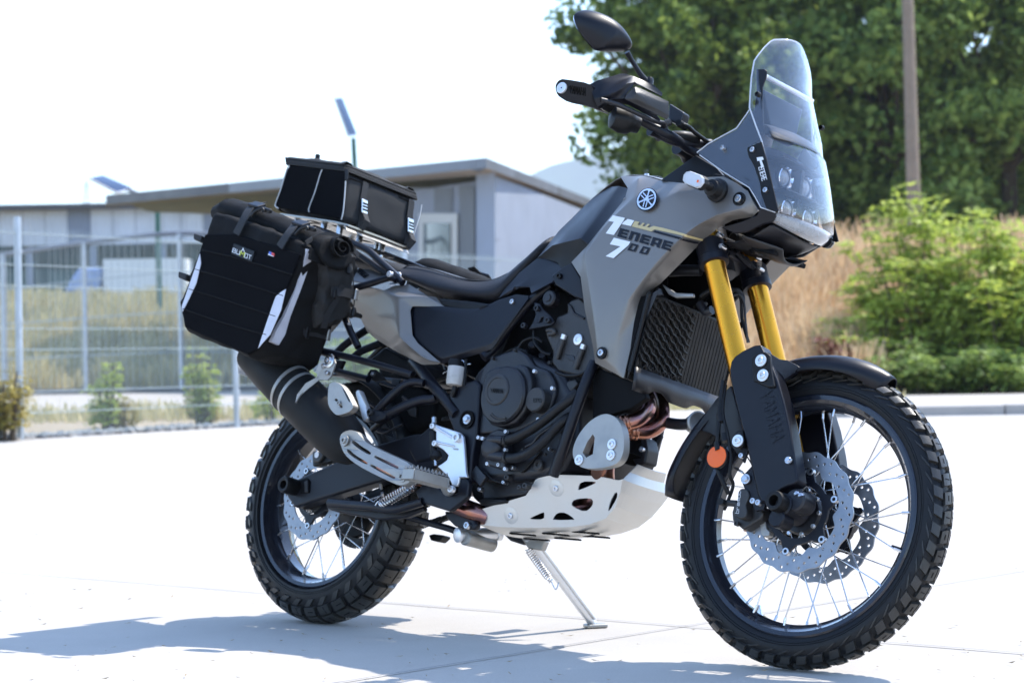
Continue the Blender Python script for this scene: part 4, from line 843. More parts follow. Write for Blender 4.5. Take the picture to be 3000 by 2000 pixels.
FF = [(1, 2, 27, 0), (0, 27, 28, 26), (26, 28, 29, 25), (25, 29, 30, 24), (24, 30, 22, 23), (22, 30, 31, 21), (21, 31, 32, 20), (20, 32, 19), (19, 32, 40, 18),
 (27, 2, 3, 28), (3, 4, 41, 42, 28), (28, 42, 29), (4, 5, 6, 7, 8, 33, 34, 41), (41, 34, 35, 36, 42), (29, 42, 36, 37, 30), (30, 37, 38, 31), (31, 38, 39, 32), (32, 39, 40),
 (8, 9, 10, 33), (33, 10, 11, 34), (34, 11, 12, 35), (35, 12, 13, 36), (36, 13, 14, 37), (37, 14, 15, 16, 38), (38, 16, 17, 39), (39, 17, 18, 40)]
fai = shell("side_fairing", 'P', FV, FF, "grey_paint", bike, th=.005, bevel=.009, seg=4, both=True, label="matt grey right side fairing with badge and lettering")
fbv = bvh_of(fai[0])
# inner liners keep the fairing from being see-through
tk = [(1839, 551), (1890, 520), (1942, 540), (2060, 560), (2150, 600), (2100, 655), (2030, 700), (1920, 820), (1860, 900), (1745, 900), (1715, 800), (1740, 700)]
slab("fairing_liner", 'P', [(x, y, -.10) for x, y in tk], -.10, .02, "plastic_black", bike, both=True, bevel=.004)
# tank cover: black knee pads and centre
PV = [(1788, 547, -.055), (1812, 545, -.115), (1839, 551, -.130), (1833, 582, -.152), (1724, 717, -.167), (1700, 699, -.166), (1618, 719, -.150), (1573, 757, -.125), (1639, 674, -.075), (1747, 570, -.055), (1660, 764, -.140), (1700, 735, -.150)]
PF = [(0, 1, 5, 6, 7, 8, 9), (1, 2, 3, 4, 5)]
pad = shell("tank_pad", 'P', PV, PF, "satin_black", bike, th=.006, bevel=.007, seg=4, both=True)
shell("tank_pad_lower", 'P', [(1618, 719, -.150), (1700, 699, -.165), (1724, 717, -.160), (1722, 735, -.158), (1685, 765, -.150), (1645, 787, -.145), (1632, 768, -.142), (1594, 757, -.13), (1573, 757, -.125)], [(0, 8, 7), (0, 7, 6, 5, 4, 1), (1, 4, 3, 2)], "plastic_black", bike, th=.006, bevel=.004, both=True)
# tank top cap between the fairings
tc_ = [U('P', x, y, l) for x, y, l in ((1573, 757, -.125), (1639, 674, -.075), (1747, 570, -.055), (1788, 540, -.055), (1818, 515, -.09), (1885, 511, -.10), (1942, 531, -.125))]
vs = []; NL = 8
for p in tc_:
    for j in range(NL+1): s_ = -1+2*j/NL; vs.append(Vector((p.x, p.y*-s_*-1 if False else abs(p.y)*s_, p.z+.012*(1-s_*s_)-.001)))
fs = [(i*(NL+1)+j, i*(NL+1)+j+1, (i+1)*(NL+1)+j+1, (i+1)*(NL+1)+j) for i in range(len(tc_)-1) for j in range(NL)]
link("fuel_tank", MB().add(vs, fs).me("fuel_tank"), "grey_paint", bike, solid=.004, subd=1, label="grey fuel tank top with filler cap")
cp = U('M', 950, 172, -.03); 
link("filler_cap", MB().lathe(Vector((cp.x-.005, 0, cp.z-.02)), (-.25, 0, 1), [(0, .04), (.012, .04), (.015, .036)], 32).me("filler_cap"), "satin_black", bike, ang=30)
cyl("tank_screw", 'M', 955, 170, -.075, [(-.004, .006), (.004, .006)], "bracket_aluminium", bike, axis=(-.2, 0, 1))
# lower tank cover and frame cover
LV = [(1573, 757, -.125), (1594, 757, -.128), (1632, 768, -.135), (1645, 783, -.145), (1640, 800, -.148), (1618, 826, -.150), (1556, 859, -.150), (1552, 841, -.140), (1511, 839, -.140), (1461, 873, -.138), (1474, 852, -.128), (1520, 800, -.120)]
shell("tank_side_cover", 'P', LV, [(0, 1, 2, 3, 5, 7, 8, 9, 10, 11), (3, 4, 5), (5, 6, 7)], "satin_black", bike, th=.006, bevel=.004, both=True)
slab("frame_cover", 'C', [(1243, 862), (1300, 815), (1385, 768), (1450, 880), (1478, 1035), (1400, 1010), (1268, 928)], -.150, .012, "satin_black", bike, bevel=.004, both=True)
bolt('C', 1300, 866, -.152, bike, .0075, "plastic_black", both=True)
# seat: lofted cushion
ST = [((170, 835), (180, 850)), ((200, 800), (205, 900)), ((245, 786), (290, 945)), ((330, 792), (370, 985)), ((430, 815), (450, 1015)), ((560, 862), (560, 1026)), ((690, 893), (680, 1040)), ((830, 890), (800, 1058)), ((940, 845), (860, 1045)), ((1030, 762), (900, 985)), ((1120, 690), (1010, 880)), ((1210, 605), (1120, 750)), ((1300, 545), (1215, 655))]
vs = []; NS = 12
for (tx, ty), (bx_, by_) in ST:
    t_ = U('C', tx, ty, -.095); b_ = U('C', bx_, by_, -.138); k = .8 if tx > 1000 else 1.; nose = max(0, (tx-900)/400); wT = .095*(1-.35*nose); wB = .138*(1-.25*nose)
    t_ = U('C', tx, ty, -wT); b_ = U('C', bx_, by_, -wB)
    row = [Vector((b_.x, -wB, b_.z)), Vector((b_.x*.55+t_.x*.45, -wB*1.03, b_.z*.55+t_.z*.45)), Vector((b_.x*.15+t_.x*.85, -(wT*.85+wB*.2), b_.z*.12+t_.z*.88)), Vector((t_.x, -wT, t_.z)), Vector((t_.x, -wT*.5, t_.z+.003)), Vector((t_.x, 0, t_.z+.004))]
    vs += row+[Vector((p.x, -p.y, p.z)) for p in row[-2::-1]]
n_ = 11; fs = [(i*n_+j, i*n_+j+1, (i+1)*n_+j+1, (i+1)*n_+j) for i in range(len(ST)-1) for j in range(n_-1)]+[tuple(range(n_)), tuple((len(ST)-1)*n_+j for j in range(n_))]+[(i*n_, (i+1)*n_, (i+1)*n_+n_-1, i*n_+n_-1) for i in range(len(ST)-1)]
seat = link("seat", MB().add(vs, fs).me("seat"), "seat_vinyl", bike, subd=2, ang=60, label="long black dished seat with suede top")
# stitched top seam
sm_ = [U('C', x, y, l) for x, y, l in ((190, 822, -.108), (245, 793, -.108), (330, 805, -.108), (430, 830, -.107), (560, 872, -.106), (690, 899, -.104), (830, 896, -.10), (940, 850, -.095))]
link("seat_seam", MB().tube([p+Vector((0, -.002, .001)) for p in sm_], .0018, 6).me("seat_seam"), "webbing", seat); link("seat_seam", MB().tube([mir(p) for p in sm_], .0018, 6).me("seat_seam"), "webbing", seat)
# pillion seat + tail
PS_ = [((-20, 752), (0, 812)), ((60, 752), (75, 850)), ((130, 765), (150, 868)), ((215, 788), (190, 900))]
vs = []
for (tx, ty), (bx_, by_) in PS_:
    t_ = U('C', tx, ty, -.08); b_ = U('C', bx_, by_, -.115)
    row = [Vector((b_.x, -.115, b_.z)), Vector((b_.x*.5+t_.x*.5, -.118, b_.z*.5+t_.z*.5)), Vector((t_.x, -.105, t_.z-.006)), Vector((t_.x, -.08, t_.z)), Vector((t_.x, 0, t_.z+.006))]; vs += row+[Vector((p.x, -p.y, p.z)) for p in row[-2::-1]]
p0_ = vs[:9]; vs = [v+Vector((-.26, 0, .05)) for v in p0_]+[v+Vector((-.13, 0, .028)) for v in p0_]+vs; n_ = 9
link("pillion_seat", MB().add(vs, [(i*n_+j, i*n_+j+1, (i+1)*n_+j+1, (i+1)*n_+j) for i in range(5) for j in range(n_-1)]+[tuple(range(n_)), tuple(5*n_+j for j in range(n_))]+[(i*n_, (i+1)*n_, (i+1)*n_+8, i*n_+8) for i in range(5)]).me("pillion_seat"), "seat_suede", bike, subd=1, ang=60)
# grey tail side panel
TV = [(1127, 850, -.150), (1154, 837, -.135), (1199, 833, -.130), (1253, 866, -.140), (1278, 871, -.132), (1302, 898, -.140), (1208, 897, -.158), (1202, 908, -.160), (1208, 981, -.164), (1224, 1005, -.165), (1289, 1061, -.160), (1282, 1067, -.156), (1237, 1068, -.150), #0-12
 (1162, 1030, -.125), (1100, 993, -.085), (1076, 971, -.072), (1029, 882, -.068), (1034, 852, -.078), (1060, 840, -.125), (1162, 868, -.174), (1168, 985, -.182), (1245, 1058, -.176), (1046, 872, -.088), (1092, 968, -.096), (1166, 1020, -.142), (1250, 868, -.152)]
TF = [(0, 1, 2, 3, 25, 19), (25, 3, 4, 5), (19, 25, 5, 6), (19, 6, 7, 8, 20), (20, 8, 9, 21), (21, 9, 10), (21, 10, 11, 12, 24, 20), (18, 0, 19, 22, 17), (22, 19, 20, 24, 23), (17, 22, 16), (16, 22, 23, 15), (15, 23, 14), (14, 23, 24, 13), (13, 24, 12)]
tail = shell("tail_panel", 'P', TV, TF, "grey_paint", bike, th=.004, bevel=.006, seg=3, both=True)
# upper tail plate with raised lettering
tl = shell("tail_cover", 'J', [(-40, 520, -.115), (240, 560, -.115), (430, 565, -.10), (690, 660, -.11), (620, 690, -.13), (420, 745, -.145), (300, 770, -.148), (-40, 700, -.150)], [(0, 1, 6, 7), (1, 4, 5, 6), (1, 2, 3, 4)], "grey_paint", bike, th=.004, bevel=.002, both=True)
decal("lettering", 'J', text_polys("YAMAHA", 'J', (210, 590), (150, 120), (80, -35)), bvh_of(tl[0]), "emboss_black", bike)
# black side cover below the seat
SVx = [(1204, 905, -.150), (1212, 897, -.150), (1300, 897, -.146), (1360, 905, -.146), (1408, 904, -.148), (1461, 878, -.146), (1512, 862, -.146), (1548, 866, -.146), (1547, 875, -.146), (1442, 1022, -.156), (1408, 1035, -.152), (1295, 1066, -.148), (1226, 1003, -.155), (1210, 978, -.155), (1440, 1005, -.160), (1294, 1050, -.160)]
sc_ = shell("side_cover", 'P', SVx, [(0, 1, 2, 3, 4, 5, 6, 7, 8, 14, 15, 12, 13), (8, 9, 14), (14, 9, 10, 11, 15), (15, 11, 12)], "satin_black", bike, th=.004, bevel=.006, seg=3, both=True)
bolt('C', 968, 1047, -.148, bike, .0065, both=True)
slab("seat_base", 'C', [(440, 1020), (600, 1035), (700, 1045), (820, 1062), (850, 1075), (745, 1118), (600, 1112), (470, 1075)], -.142, .06, "plastic_black", bike, both=True, bevel=.006)
# decals ------------------------------------------------------------------
decal("letter", 'M', [[(478, 746), (648, 780), (640, 800), (600, 862), (490, 1026), (372, 1002), (490, 838), (412, 826)]], fbv, "white_decal", fai[0], label="large white slanted T")
decal("letter", 'M', [[(690, 796), (782, 818), (735, 898), (604, 870), (632, 835)]], fbv, "white_decal", fai[0])
decal("stripe", 'M', [[(790, 824), (860, 838), (830, 878), (868, 888), (905, 850), (935, 858), (895, 895), (935, 903), (975, 865), (1010, 874), (965, 912), (1000, 920), (1060, 895), (1200, 925), (1760, 1075), (1745, 1100), (1500, 1040), (1075, 945), (1030, 976), (745, 902)]], fbv, "gold_decal", fai[0], label="gold stripe with four notches")
decal("stripe", 'M', [[(1080, 960), (1465, 1065), (1440, 1090), (1050, 985)], [(1475, 1068), (1700, 1118), (1690, 1140), (1640, 1140), (1450, 1092)]], fbv, "black_decal", fai[0])
def enere():
    def A(u, v): return (536+u*790+v*46, 1045+u*215-v*122)
    out = []
    def q(u0, v0, u1, v1): out.append([A(u0, v0), A(u1, v0), A(u1, v1), A(u0, v1)])
    x = 0; w_ = .165; g_ = .034; t_ = .055
    for ch in "ENERE":
        a, b_ = x, x+w_
        if ch == 'E': q(a, 0, a+t_, 1); q(a+t_, .76, b_, 1); q(a+t_, .38, b_-.01, .64); q(a+t_, 0, b_, .26)
        if ch == 'N': q(a, 0, a+t_, 1); q(a+t_, .72, b_, 1); q(b_-t_, 0, b_, .72)
        if ch == 'R': q(a, 0, a+t_, 1); q(a+t_, .74, b_, 1); q(b_-t_*.9, .45, b_, .74); q(a+t_, .24, b_-.005, .47); out.append([A(b_-t_*1.2, .26), A(b_-.01, .26), A(b_+.012, 0), A(b_-t_*.8, 0)])
        x += w_+g_
    return out
decal("letters", 'M', enere(), fbv, "black_decal", fai[0], label="dark block capitals ENERE")
decal("numeral", 'M', [[(490, 1064), (728, 1124), (700, 1170), (485, 1358), (372, 1328), (585, 1190), (432, 1158)]], fbv, "white_decal", fai[0], label="white numeral 7")
def zeros():
    out = []
    for ox, oy in ((0, 0), (168, 42)):
        for p in ([(742, 1142), (765, 1148), (718, 1250), (680, 1240)], [(765, 1148), (842, 1168), (830, 1192), (757, 1174)], [(842, 1168), (795, 1262), (758, 1254), (806, 1186)], [(728, 1228), (768, 1238), (758, 1256), (718, 1250)]): out.append([(x+ox, y+oy) for x, y in p])
        out.append([(718+ox, 1250+oy), (795+ox, 1266+oy), (800+ox, 1248+oy), (724+ox, 1232+oy)])
    return out
decal("numeral", 'M', zeros(), fbv, "black_decal", fai[0], label="dark numerals 00")
# badge: round emblem of three crossed tuning forks
bc_ = (980, 537); 
def ell(rx, ry, k=36, c=bc_, a0=0, a1=2*math.pi, tilt=.16):
    out = []
    for i in range(k):
        a = a0+(a1-a0)*i/(k if a1-a0 > 6.2 else k-1); x, y = rx*math.cos(a), ry*math.sin(a); out.append((c[0]+x+y*-tilt, c[1]+y+x*.05))
    return out
bd = decal("badge", 'M', [ell(150, 158)], fbv, "plastic_black", bike, off=.0035, thick=.0035, label="round black and chrome badge of crossed tuning forks")
R1, R2 = ell(134, 141, 48), ell(112, 118, 48)
decal("badge_ring", 'M', [[R1[i], R1[(i+1) % 48], R2[(i+1) % 48], R2[i]] for i in range(48)], fbv, "lamp_chrome", bd, off=.0078)
fk_ = []
for a in (100, 220, 340):
    ca, sa = math.cos(R_(a)), math.sin(R_(a))
    def q4(u0, v0, u1, v1): return [(bc_[0]+x*ca-y*sa+(x*sa+y*ca)*-.10, bc_[1]+(x*sa+y*ca)*1.04) for x, y in ((u0, v0), (u1, v0), (u1, v1), (u0, v1))]
    fk_ += [q4(20, 12, 100, 26), q4(20, -26, 100, -12), q4(8, -26, 26, 26), q4(-110, -8, 10, 8), q4(-122, -15, -98, 15)]
decal("tuning_forks", 'M', fk_, fbv, "lamp_chrome", bd, off=.0078)
# fairing screws and grommets
for c, x, y, l, r in (('B', 1285, 1218, -.150, .0095), ('C', 1598, 1408, -.188, .0085)):
    cyl("screw_recess", c, x, y, l, [(-.004, r*1.75), (.0022, r*1.75), (.0025, r*1.4), (.0005, r*1.35)], "plastic_black", bike, both=True); bolt(c, x, y, l-.002, bike, r, "zinc", both=True)
# indicators
for fk2 in (0,):
    base = U('B', 1150, 1165, -.172); tip = U('B', 1015, 1104, -.262)
    for s in (1, -1):
        b0 = base if s == 1 else mir(base); t0 = tip if s == 1 else mir(tip); d_ = (t0-b0).normalized()
        ind = link("indicator", MB().lathe(b0-d_*.005, d_, [(0, .029), (.008, .0285), (.012, .024), (.03, .020), (.034, .011), (.055, .009), (.066, .0095)], 28).me("indicator"), "plastic_black", bike, ang=35)
        ux = (U('B', 1085, 1128, -.262)-U('B', 950, 1075, -.262)).normalized(); uz = Vector((0, 0, 1)); uz = (uz-ux*uz.dot(ux)).normalized(); nrm = ux.cross(uz)
        if s == -1: ux, uz, nrm = mir(ux), mir(uz), -mir(nrm)
        n2 = -nrm if nrm.x < 0 else nrm; n2 = nrm if nrm.dot(Vector((1, -1*s, 0))) > 0 else -nrm
        def hexa(sx, sz): return [ux*(a*sx)+uz*(b*sz) for a, b in ((-1, .15), (-.86, .75), (-.6, 1), (.55, 1), (.85, .7), (1, .1), (.86, -.7), (.6, -1), (-.6, -1), (-.88, -.7))]
        for nm, sx, sz, z0, z1, mm in (("housing", .036, .0175, -.010, .004, "plastic_black"), ("lens", .0345, .0160, .0035, .009, "indicator_lens"), ("reflector", .031, .0125, .0005, .0045, "lamp_chrome")):
            H_ = hexa(sx, sz); c_ = t0+ux*.0; vs = [c_+h+n2*z0 for h in H_]+[c_+h*(.9 if nm != "reflector" else 1)+n2*z1 for h in H_]
            link(nm, MB().add(vs, [tuple(range(10))[::-1], tuple(range(10, 20))]+[(i, (i+1) % 10, (i+1) % 10+10, i+10) for i in range(10)]).me(nm), mm, ind, ang=30)
        link("bulb", MB().lathe(t0+ux*.018, n2, [(.0, .005), (.008, .005), (.010, .002)], 12).me("bulb"), "orange_lens", ind)
# ---------------- front cowl under the headlight, dark panels, windscreen
slab("cowl_bracket", 'B', [(805, 1105, -.13), (830, 1085, -.13), (1020, 950, -.12), (1060, 975, -.12), (1150, 1030, -.12), (1190, 1075, -.13), (1090, 1080, -.135), (1000, 1118, -.14), (900, 1122, -.135)], -.13, .01, "plastic_black", bike, both=True, bevel=.002)
slab("cowl_bracket", 'B', [(1110, 1085, -.135), (1140, 1062, -.135), (1195, 1075, -.137), (1300, 1130, -.135), (1355, 1180, -.133), (1415, 1270, -.128), (1400, 1290, -.13), (1340, 1165, -.135), (1245, 1105, -.137)], -.13, .006, "plastic_black", bike, both=True, bevel=.002)
# ---------------- windscreen: one curved clear sheet, mirrored about the centre plane
def sheet_loft(name, rows, m, parent, th=.003, n=14, label=None, pw=2.0, subd=0):
    """rows: (edge point at -w, centre point (x,z)); section bows from edge to centre"""
    vs = []
    for e, (xc, zc) in rows:
        for j in range(n+1):
            s_ = -1+2*j/n; k = abs(s_)**pw; vs.append(Vector((xc+(e.x-xc)*k, abs(e.y)*s_, zc+(e.z-zc)*k)))
    fs = [(i*(n+1)+j, i*(n+1)+j+1, (i+1)*(n+1)+j+1, (i+1)*(n+1)+j) for i in range(len(rows)-1) for j in range(n)]
    return link(name, MB().add(vs, fs).me(name), m, parent, solid=th, ang=60, label=label, subd=subd)
def e_(x, y, l): return U('H', x, y, l)
rows = [(e_(440, 785, -.125), (1.462, 1.232)), (e_(400, 680, -.128), (1.455, 1.272)), (e_(352, 545, -.13), (1.437, 1.320)), (e_(358, 430, -.127), (1.418, 1.365)), (e_(366, 330, -.123), (1.401, 1.402)), (e_(385, 215, -.117), (1.393, 1.445)), (e_(415, 172, -.108), (1.388, 1.468)), (e_(455, 122, -.092), (1.382, 1.490)), (e_(500, 78, -.070), (1.375, 1.509)), (e_(525, 66, -.058), (1.371, 1.517))]
scr = sheet_loft("windscreen", rows, "clear_plastic", bike, label="tall clear windscreen with dusty surface", n=22)
ed_ = [r[0] for r in rows]; ce_ = rows[-1]; top_ = [Vector((ce_[1][0]+(ce_[0].x-ce_[1][0])*abs(s_)**2, abs(ce_[0].y)*s_, ce_[1][1]+(ce_[0].z-ce_[1][1])*abs(s_)**2)) for s_ in (-.6, -.3, 0, .3, .6)]
link("screen_edge_glow", MB().tube(ed_+top_+[mir(p) for p in ed_[::-1]], .0019, 6, smooth=False).me("screen_edge_glow"), "sheet_edge_glow", scr)  # added pale tube, paints the bright rim of the sheet
# clear side wings over dark inner panels
WG = [(350, 560, -.131), (330, 592, -.133), (260, 690, -.138), (150, 750, -.144), (60, 800, -.149), (-20, 862, -.152), (0, 880, -.152), (170, 1000, -.150), (350, 1110, -.143), (388, 1170, -.141), (432, 1250, -.134), (535, 1285, -.118), (500, 1140, -.122), (440, 785, -.127), (400, 680, -.129)]
link("screen_edge_glow", MB().tube([U('H', *q) for q in WG[:6]], .0014, 6, smooth=False).me("screen_edge_glow"), "sheet_edge_glow", scr)
link("screen_edge_glow", MB().tube([U('H', *q) for q in WG[6:12]], .0013, 6, smooth=False).me("screen_edge_glow"), "sheet_edge_glow", scr)
slab("screen_wing", 'H', WG, -.13, .003, "clear_plastic", bike, both=True, bevel=0)
slab("inner_wing", 'H', [(x, y, l+.012) for x, y, l in [(330, 610, -.133), (262, 700, -.138), (150, 760, -.144), (60, 810, -.149), (-15, 868, -.152), (45, 905, -.151), (170, 990, -.150), (345, 1100, -.143), (430, 1240, -.134), (430, 1100, -.130), (345, 870, -.131), (345, 820, -.131), (430, 770, -.129), (450, 730, -.128), (400, 700, -.129)]], -.13, .004, "satin_black", bike, both=True, bevel=.001)
slab("screen_brace", 'H', [(398, 272), (455, 270), (472, 285), (465, 330), (440, 400), (440, 560), (450, 720), (420, 760), (340, 720), (330, 600), (385, 560), (400, 430)], -.112, .006, "satin_black", bike, bevel=.002)
slab("screen_brace", 'H', [(438, 272), (472, 285), (465, 330), (440, 400), (445, 560), (450, 720), (425, 700), (420, 560), (425, 400)], .112, .006, "satin_black", bike, bevel=.002) if False else None
slab("screen_strap", 'H', [(338, 825), (435, 785), (470, 905), (555, 1272), (535, 1280), (470, 1255), (432, 1150), (426, 1085), (385, 960), (345, 890), (334, 850)], -.1335, .004, "plastic_black", bike, both=True, bevel=.001)
for nm_ in ("screen_strap.001",):
    o_ = bpy.data.objects[nm_]
    for v in o_.data.vertices: v.co.x -= .012
for x, y in ((375, 842), (467, 1127)): bolt('H', x, y, -.136, bike, .0065, "zinc", both=True)
bolt('H', 410, 450, -.133, bike, .0065, "plastic_black", both=True); bolt('H', 162, 828, -.148, bike, .006, "zinc", both=True)
sb_ = bpy.data.objects["screen_strap"]; sbv = bvh_of(sb_)
decal("lettering", 'H', [[(405, 898), (448, 893), (455, 912), (440, 918), (456, 960), (440, 975), (424, 920), (410, 925)]]+text_polys("ENERE", 'H', (418, 968), (27, 100), (33, -12)), sbv, "white_decal", sb_, off=.0006, cell=6)
# cross bar, dash screen and pod behind the glass
tube("screen_crossbar", 'H', [(465, 318, -.105), ('H', 465, 318, -.104)], .005, "steel", bike, smooth=False) if False else None
pa = U('H', 462, 322, -.098); link("screen_crossbar", MB().tube([pa, mir(pa)], .0062, 12, smooth=False).me("screen_crossbar"), "bracket_aluminium", bike)
D1, D2_ = U('H', 445, 405, -.085), U('H', 460, 700, -.075)
vs = [D1, mir(D1), Vector((D2_.x, .05, D2_.z)), Vector((D2_.x, -.05, D2_.z))]; dv = Vector((-.022, 0, -.006))
link("dash_display", MB().add(vs+[v+dv for v in vs], [(0, 1, 2, 3), (7, 6, 5, 4)]+[(i, (i+1) % 4, (i+1) % 4+4, i+4) for i in range(4)]).me("dash_display"), "satin_black", bike, bevel=.006, seg=3)
pd = MB(); q0, q1 = U('H', 455, 655, -.10), U('H', 470, 765, -.115)
rows = [(Vector((q0.x-.01, -.095, q0.z)), (q0.x+.0, q0.z+.006)), (Vector((q0.x+.02, -.105, (q0.z+q1.z)/2+.01)), (q0.x+.055, (q0.z+q1.z)/2+.012)), (Vector((q1.x+.01, -.112, q1.z)), (q1.x+.055, q1.z-.002))]
sheet_loft("dash_cowl", rows, "engine_grey", bike, subd=1)
# headlight: dark housing, four projector lamps, clear cover
ce = [(e_(440, 785, -.127), (1.466, 1.228)), (e_(470, 905, -.127), (1.480, 1.185)), (e_(500, 1030, -.124), (1.493, 1.140)), (e_(530, 1160, -.120), (1.505, 1.095)), (e_(553, 1272, -.112), (1.510, 1.048)), (e_(560, 1285, -.106), (1.508, 1.038))]
sheet_loft("headlight_cover", ce, "clear_plastic", bike, label="clear convex headlight cover", pw=2.2, n=20)
link("cover_edge_glow", MB().tube([r[0] for r in ce], .0013, 6, smooth=False).me("cover_edge_glow"), "sheet_edge_glow", scr); link("cover_edge_glow", MB().tube([mir(r[0]) for r in ce], .0020, 6, smooth=False).me("cover_edge_glow"), "sheet_edge_glow", scr)  # pale tubes again, painted bright rim of the cover
hr = [(Vector((e.x-.03, e.y*.82, e.z)), (c[0]-.075, c[1])) for e, c in ce]
hl = sheet_loft("headlight_housing", hr, "engine_black", bike, label="dark headlight housing with four projector lamps")
for l in (-.043, .043):
    for z_, xx in ((1.155, 1.425), (1.075, 1.445)):
        p = Vector((xx, l, z_)); ax = Vector((1, 0, -.05)).normalized()
        lm = link("projector_lamp", MB().lathe(p-ax*.03, ax, [(0, .018), (.02, .026), (.034, .029), (.036, .027), (.028, .0235)], 28, cap=False).me("projector_lamp"), "lamp_chrome", hl, ang=30)
        link("lamp_lens", MB().lathe(p-ax*.012, ax, [(0, .0225), (.006, .021), (.011, .016), (.014, .009), (.015, .001)], 24).me("lamp_lens"), "lens_clear", lm, ang=60)
        link("lamp_backing", MB().lathe(p-ax*.03, ax, [(0, .024), (.006, .024)], 20).me("lamp_backing"), "lamp_chrome", lm)
for z_ in (1.195, 1.115, 1.048):
    mb = MB(); mb.box((1.42+(1.195-z_)*.25, 0, z_), (.05, .17, .006)); link("headlight_fin", mb.me("headlight_fin"), "plastic_black", hl, bevel=.002)
link("lamp_divider", MB().box((1.425, 0, 1.12), (.04, .012, .13)).me("lamp_divider"), "plastic_black", hl, bevel=.002)
# rear shell closing the headlight
link("headlight_back", MB().box((1.36, 0, 1.11), (.05, .19, .17)).me("headlight_back"), "plastic_black", bike, bevel=.01)
# beak: black chin with ribs, lower lip, underside shells
slab("chin", 'H', [(430, 1250, -.128), (535, 1288, -.112), (528, 1310, -.112), (505, 1350, -.108), (450, 1362, -.112), (330, 1418, -.118), (250, 1430, -.120), (170, 1402, -.122), (150, 1388, -.122), (300, 1345, -.128), (405, 1302, -.130), (412, 1280, -.130)], -.12, .01, "satin_black", bike, both=True, bevel=.003)
a0, a1 = U('H', 545, 1285, -.108), U('H', 508, 1345, -.100)
rows = [(a0, (1.513, 1.040)), (a0.lerp(a1, .5), (1.508, 1.022)), (a1, (1.492, 1.008))]; sheet_loft("headlight_lip", rows, "lens_clear", bike, pw=2.2)
rows = [(a0+Vector((-.006, .004, 0)), (1.500, 1.036)), (a1+Vector((-.004, .004, 0)), (1.482, 1.010))]; sheet_loft("lip_backing", rows, "plastic_black", bike, pw=2.2)
for k in range(-9, 10):
    if k % 1 == 0: 
        s_ = k/10; kk = abs(s_)**2.2; x0 = 1.509+(a0.x-1.509)*kk; z0 = 1.038+(a0.z-1.038)*kk; x1 = 1.489+(a1.x-1.489)*kk; z1 = 1.012+(a1.z-1.012)*kk
        link("lip_rib", MB().tube([Vector((x0, abs(a0.y)*s_, z0)), Vector((x1, abs(a1.y)*s_, z1))], .0014, 5, smooth=False).me("lip_rib"), "plastic_black", bike)
b0, b1, b2 = U('H', 508, 1350, -.098), U('H', 300, 1440, -.095), U('H', 480, 1500, -.055)
rows = [(b0, (1.482, 1.006)), (Vector((b0.x-.05, -.09, b0.z-.03)), (1.43, .985)), (Vector((b0.x-.12, -.075, b0.z-.045)), (1.36, .985)), (Vector((b0.x-.20, -.07, b0.z-.03)), (1.26, 1.0))]
sheet_loft("beak", rows, "engine_black", bike, th=.004, pw=3., subd=1, label="dark beak under the headlight")
rows = [(U('H', 270, 1435, -.105), (1.36, .975)), (U('H', 400, 1480, -.09), (1.40, .958)), (U('H', 520, 1520, -.07), (1.43, .950)), (U('H', 600, 1545, -.05), (1.44, .955))]
sheet_loft("chin_scoop", rows, "engine_grey", bike, th=.004, pw=2.5, subd=1)
for s_ in (-1, 1): link("chin_slot", MB().box((1.405, s_*.055, .972), (.07, .022, .012), Matrix.Rotation(R_(12), 3, 'Y')).me("chin_slot"), "deep_black", bike, bevel=.003)
# horn, clutter and cables between fork and fairing
for (x, y, r, l) in ((870, 260, .012, .02), (930, 290, .014, .0), (800, 225, .016, .03), (980, 300, .010, .02), (740, 250, .012, -.03)):
    cyl("connector", 'F', x, y, l, [(-.02, r), (.01, r), (.014, r*.7)], "plastic_black", bike)
tube("cable", 'F', [(560, 600, -.04), (620, 560, -.03), (700, 540, 0), (790, 560, .03), (830, 620, .05), (840, 760, .06), (880, 900, .06)], .0042, "plastic_black", bike)
tube("cable", 'F', [(770, 600, .02), (820, 590, .03), (850, 640, .04), (860, 760, .04), (875, 905, .05)], .003, "engine_grey", bike)
tube("brake_pipe", 'F', [(600, 640, -.02), (590, 700, -.02), (640, 690, .0), (780, 560, .03), (840, 590, .05), (845, 650, .05)], .0045, "engine_black", bike)
tube("hose_union", 'F', [(560, 650, -.05), (600, 700, -.05), (640, 690, -.05)], .011, "engine_black", bike)
slab("frame_gusset", 'F', [(310, 520), (400, 575), (515, 580), (515, 605), (400, 610), (350, 585)], -.125, .01, "cast_aluminium", bike, bevel=.003)
tube("frame_tube", 'F', [(360, 435, -.06), (470, 430, -.05), (570, 430, -.04)], .014, "engine_black", bike, smooth=False)
hdp = MB().lathe(fk(1.09, 0)-fwdF*.035, (fk(.95, 0)-fk(1.09, 0)), [(0, .034), (.16, .034)], 24); link("steering_head", hdp.me("steering_head"), "engine_black", bike, ang=30)
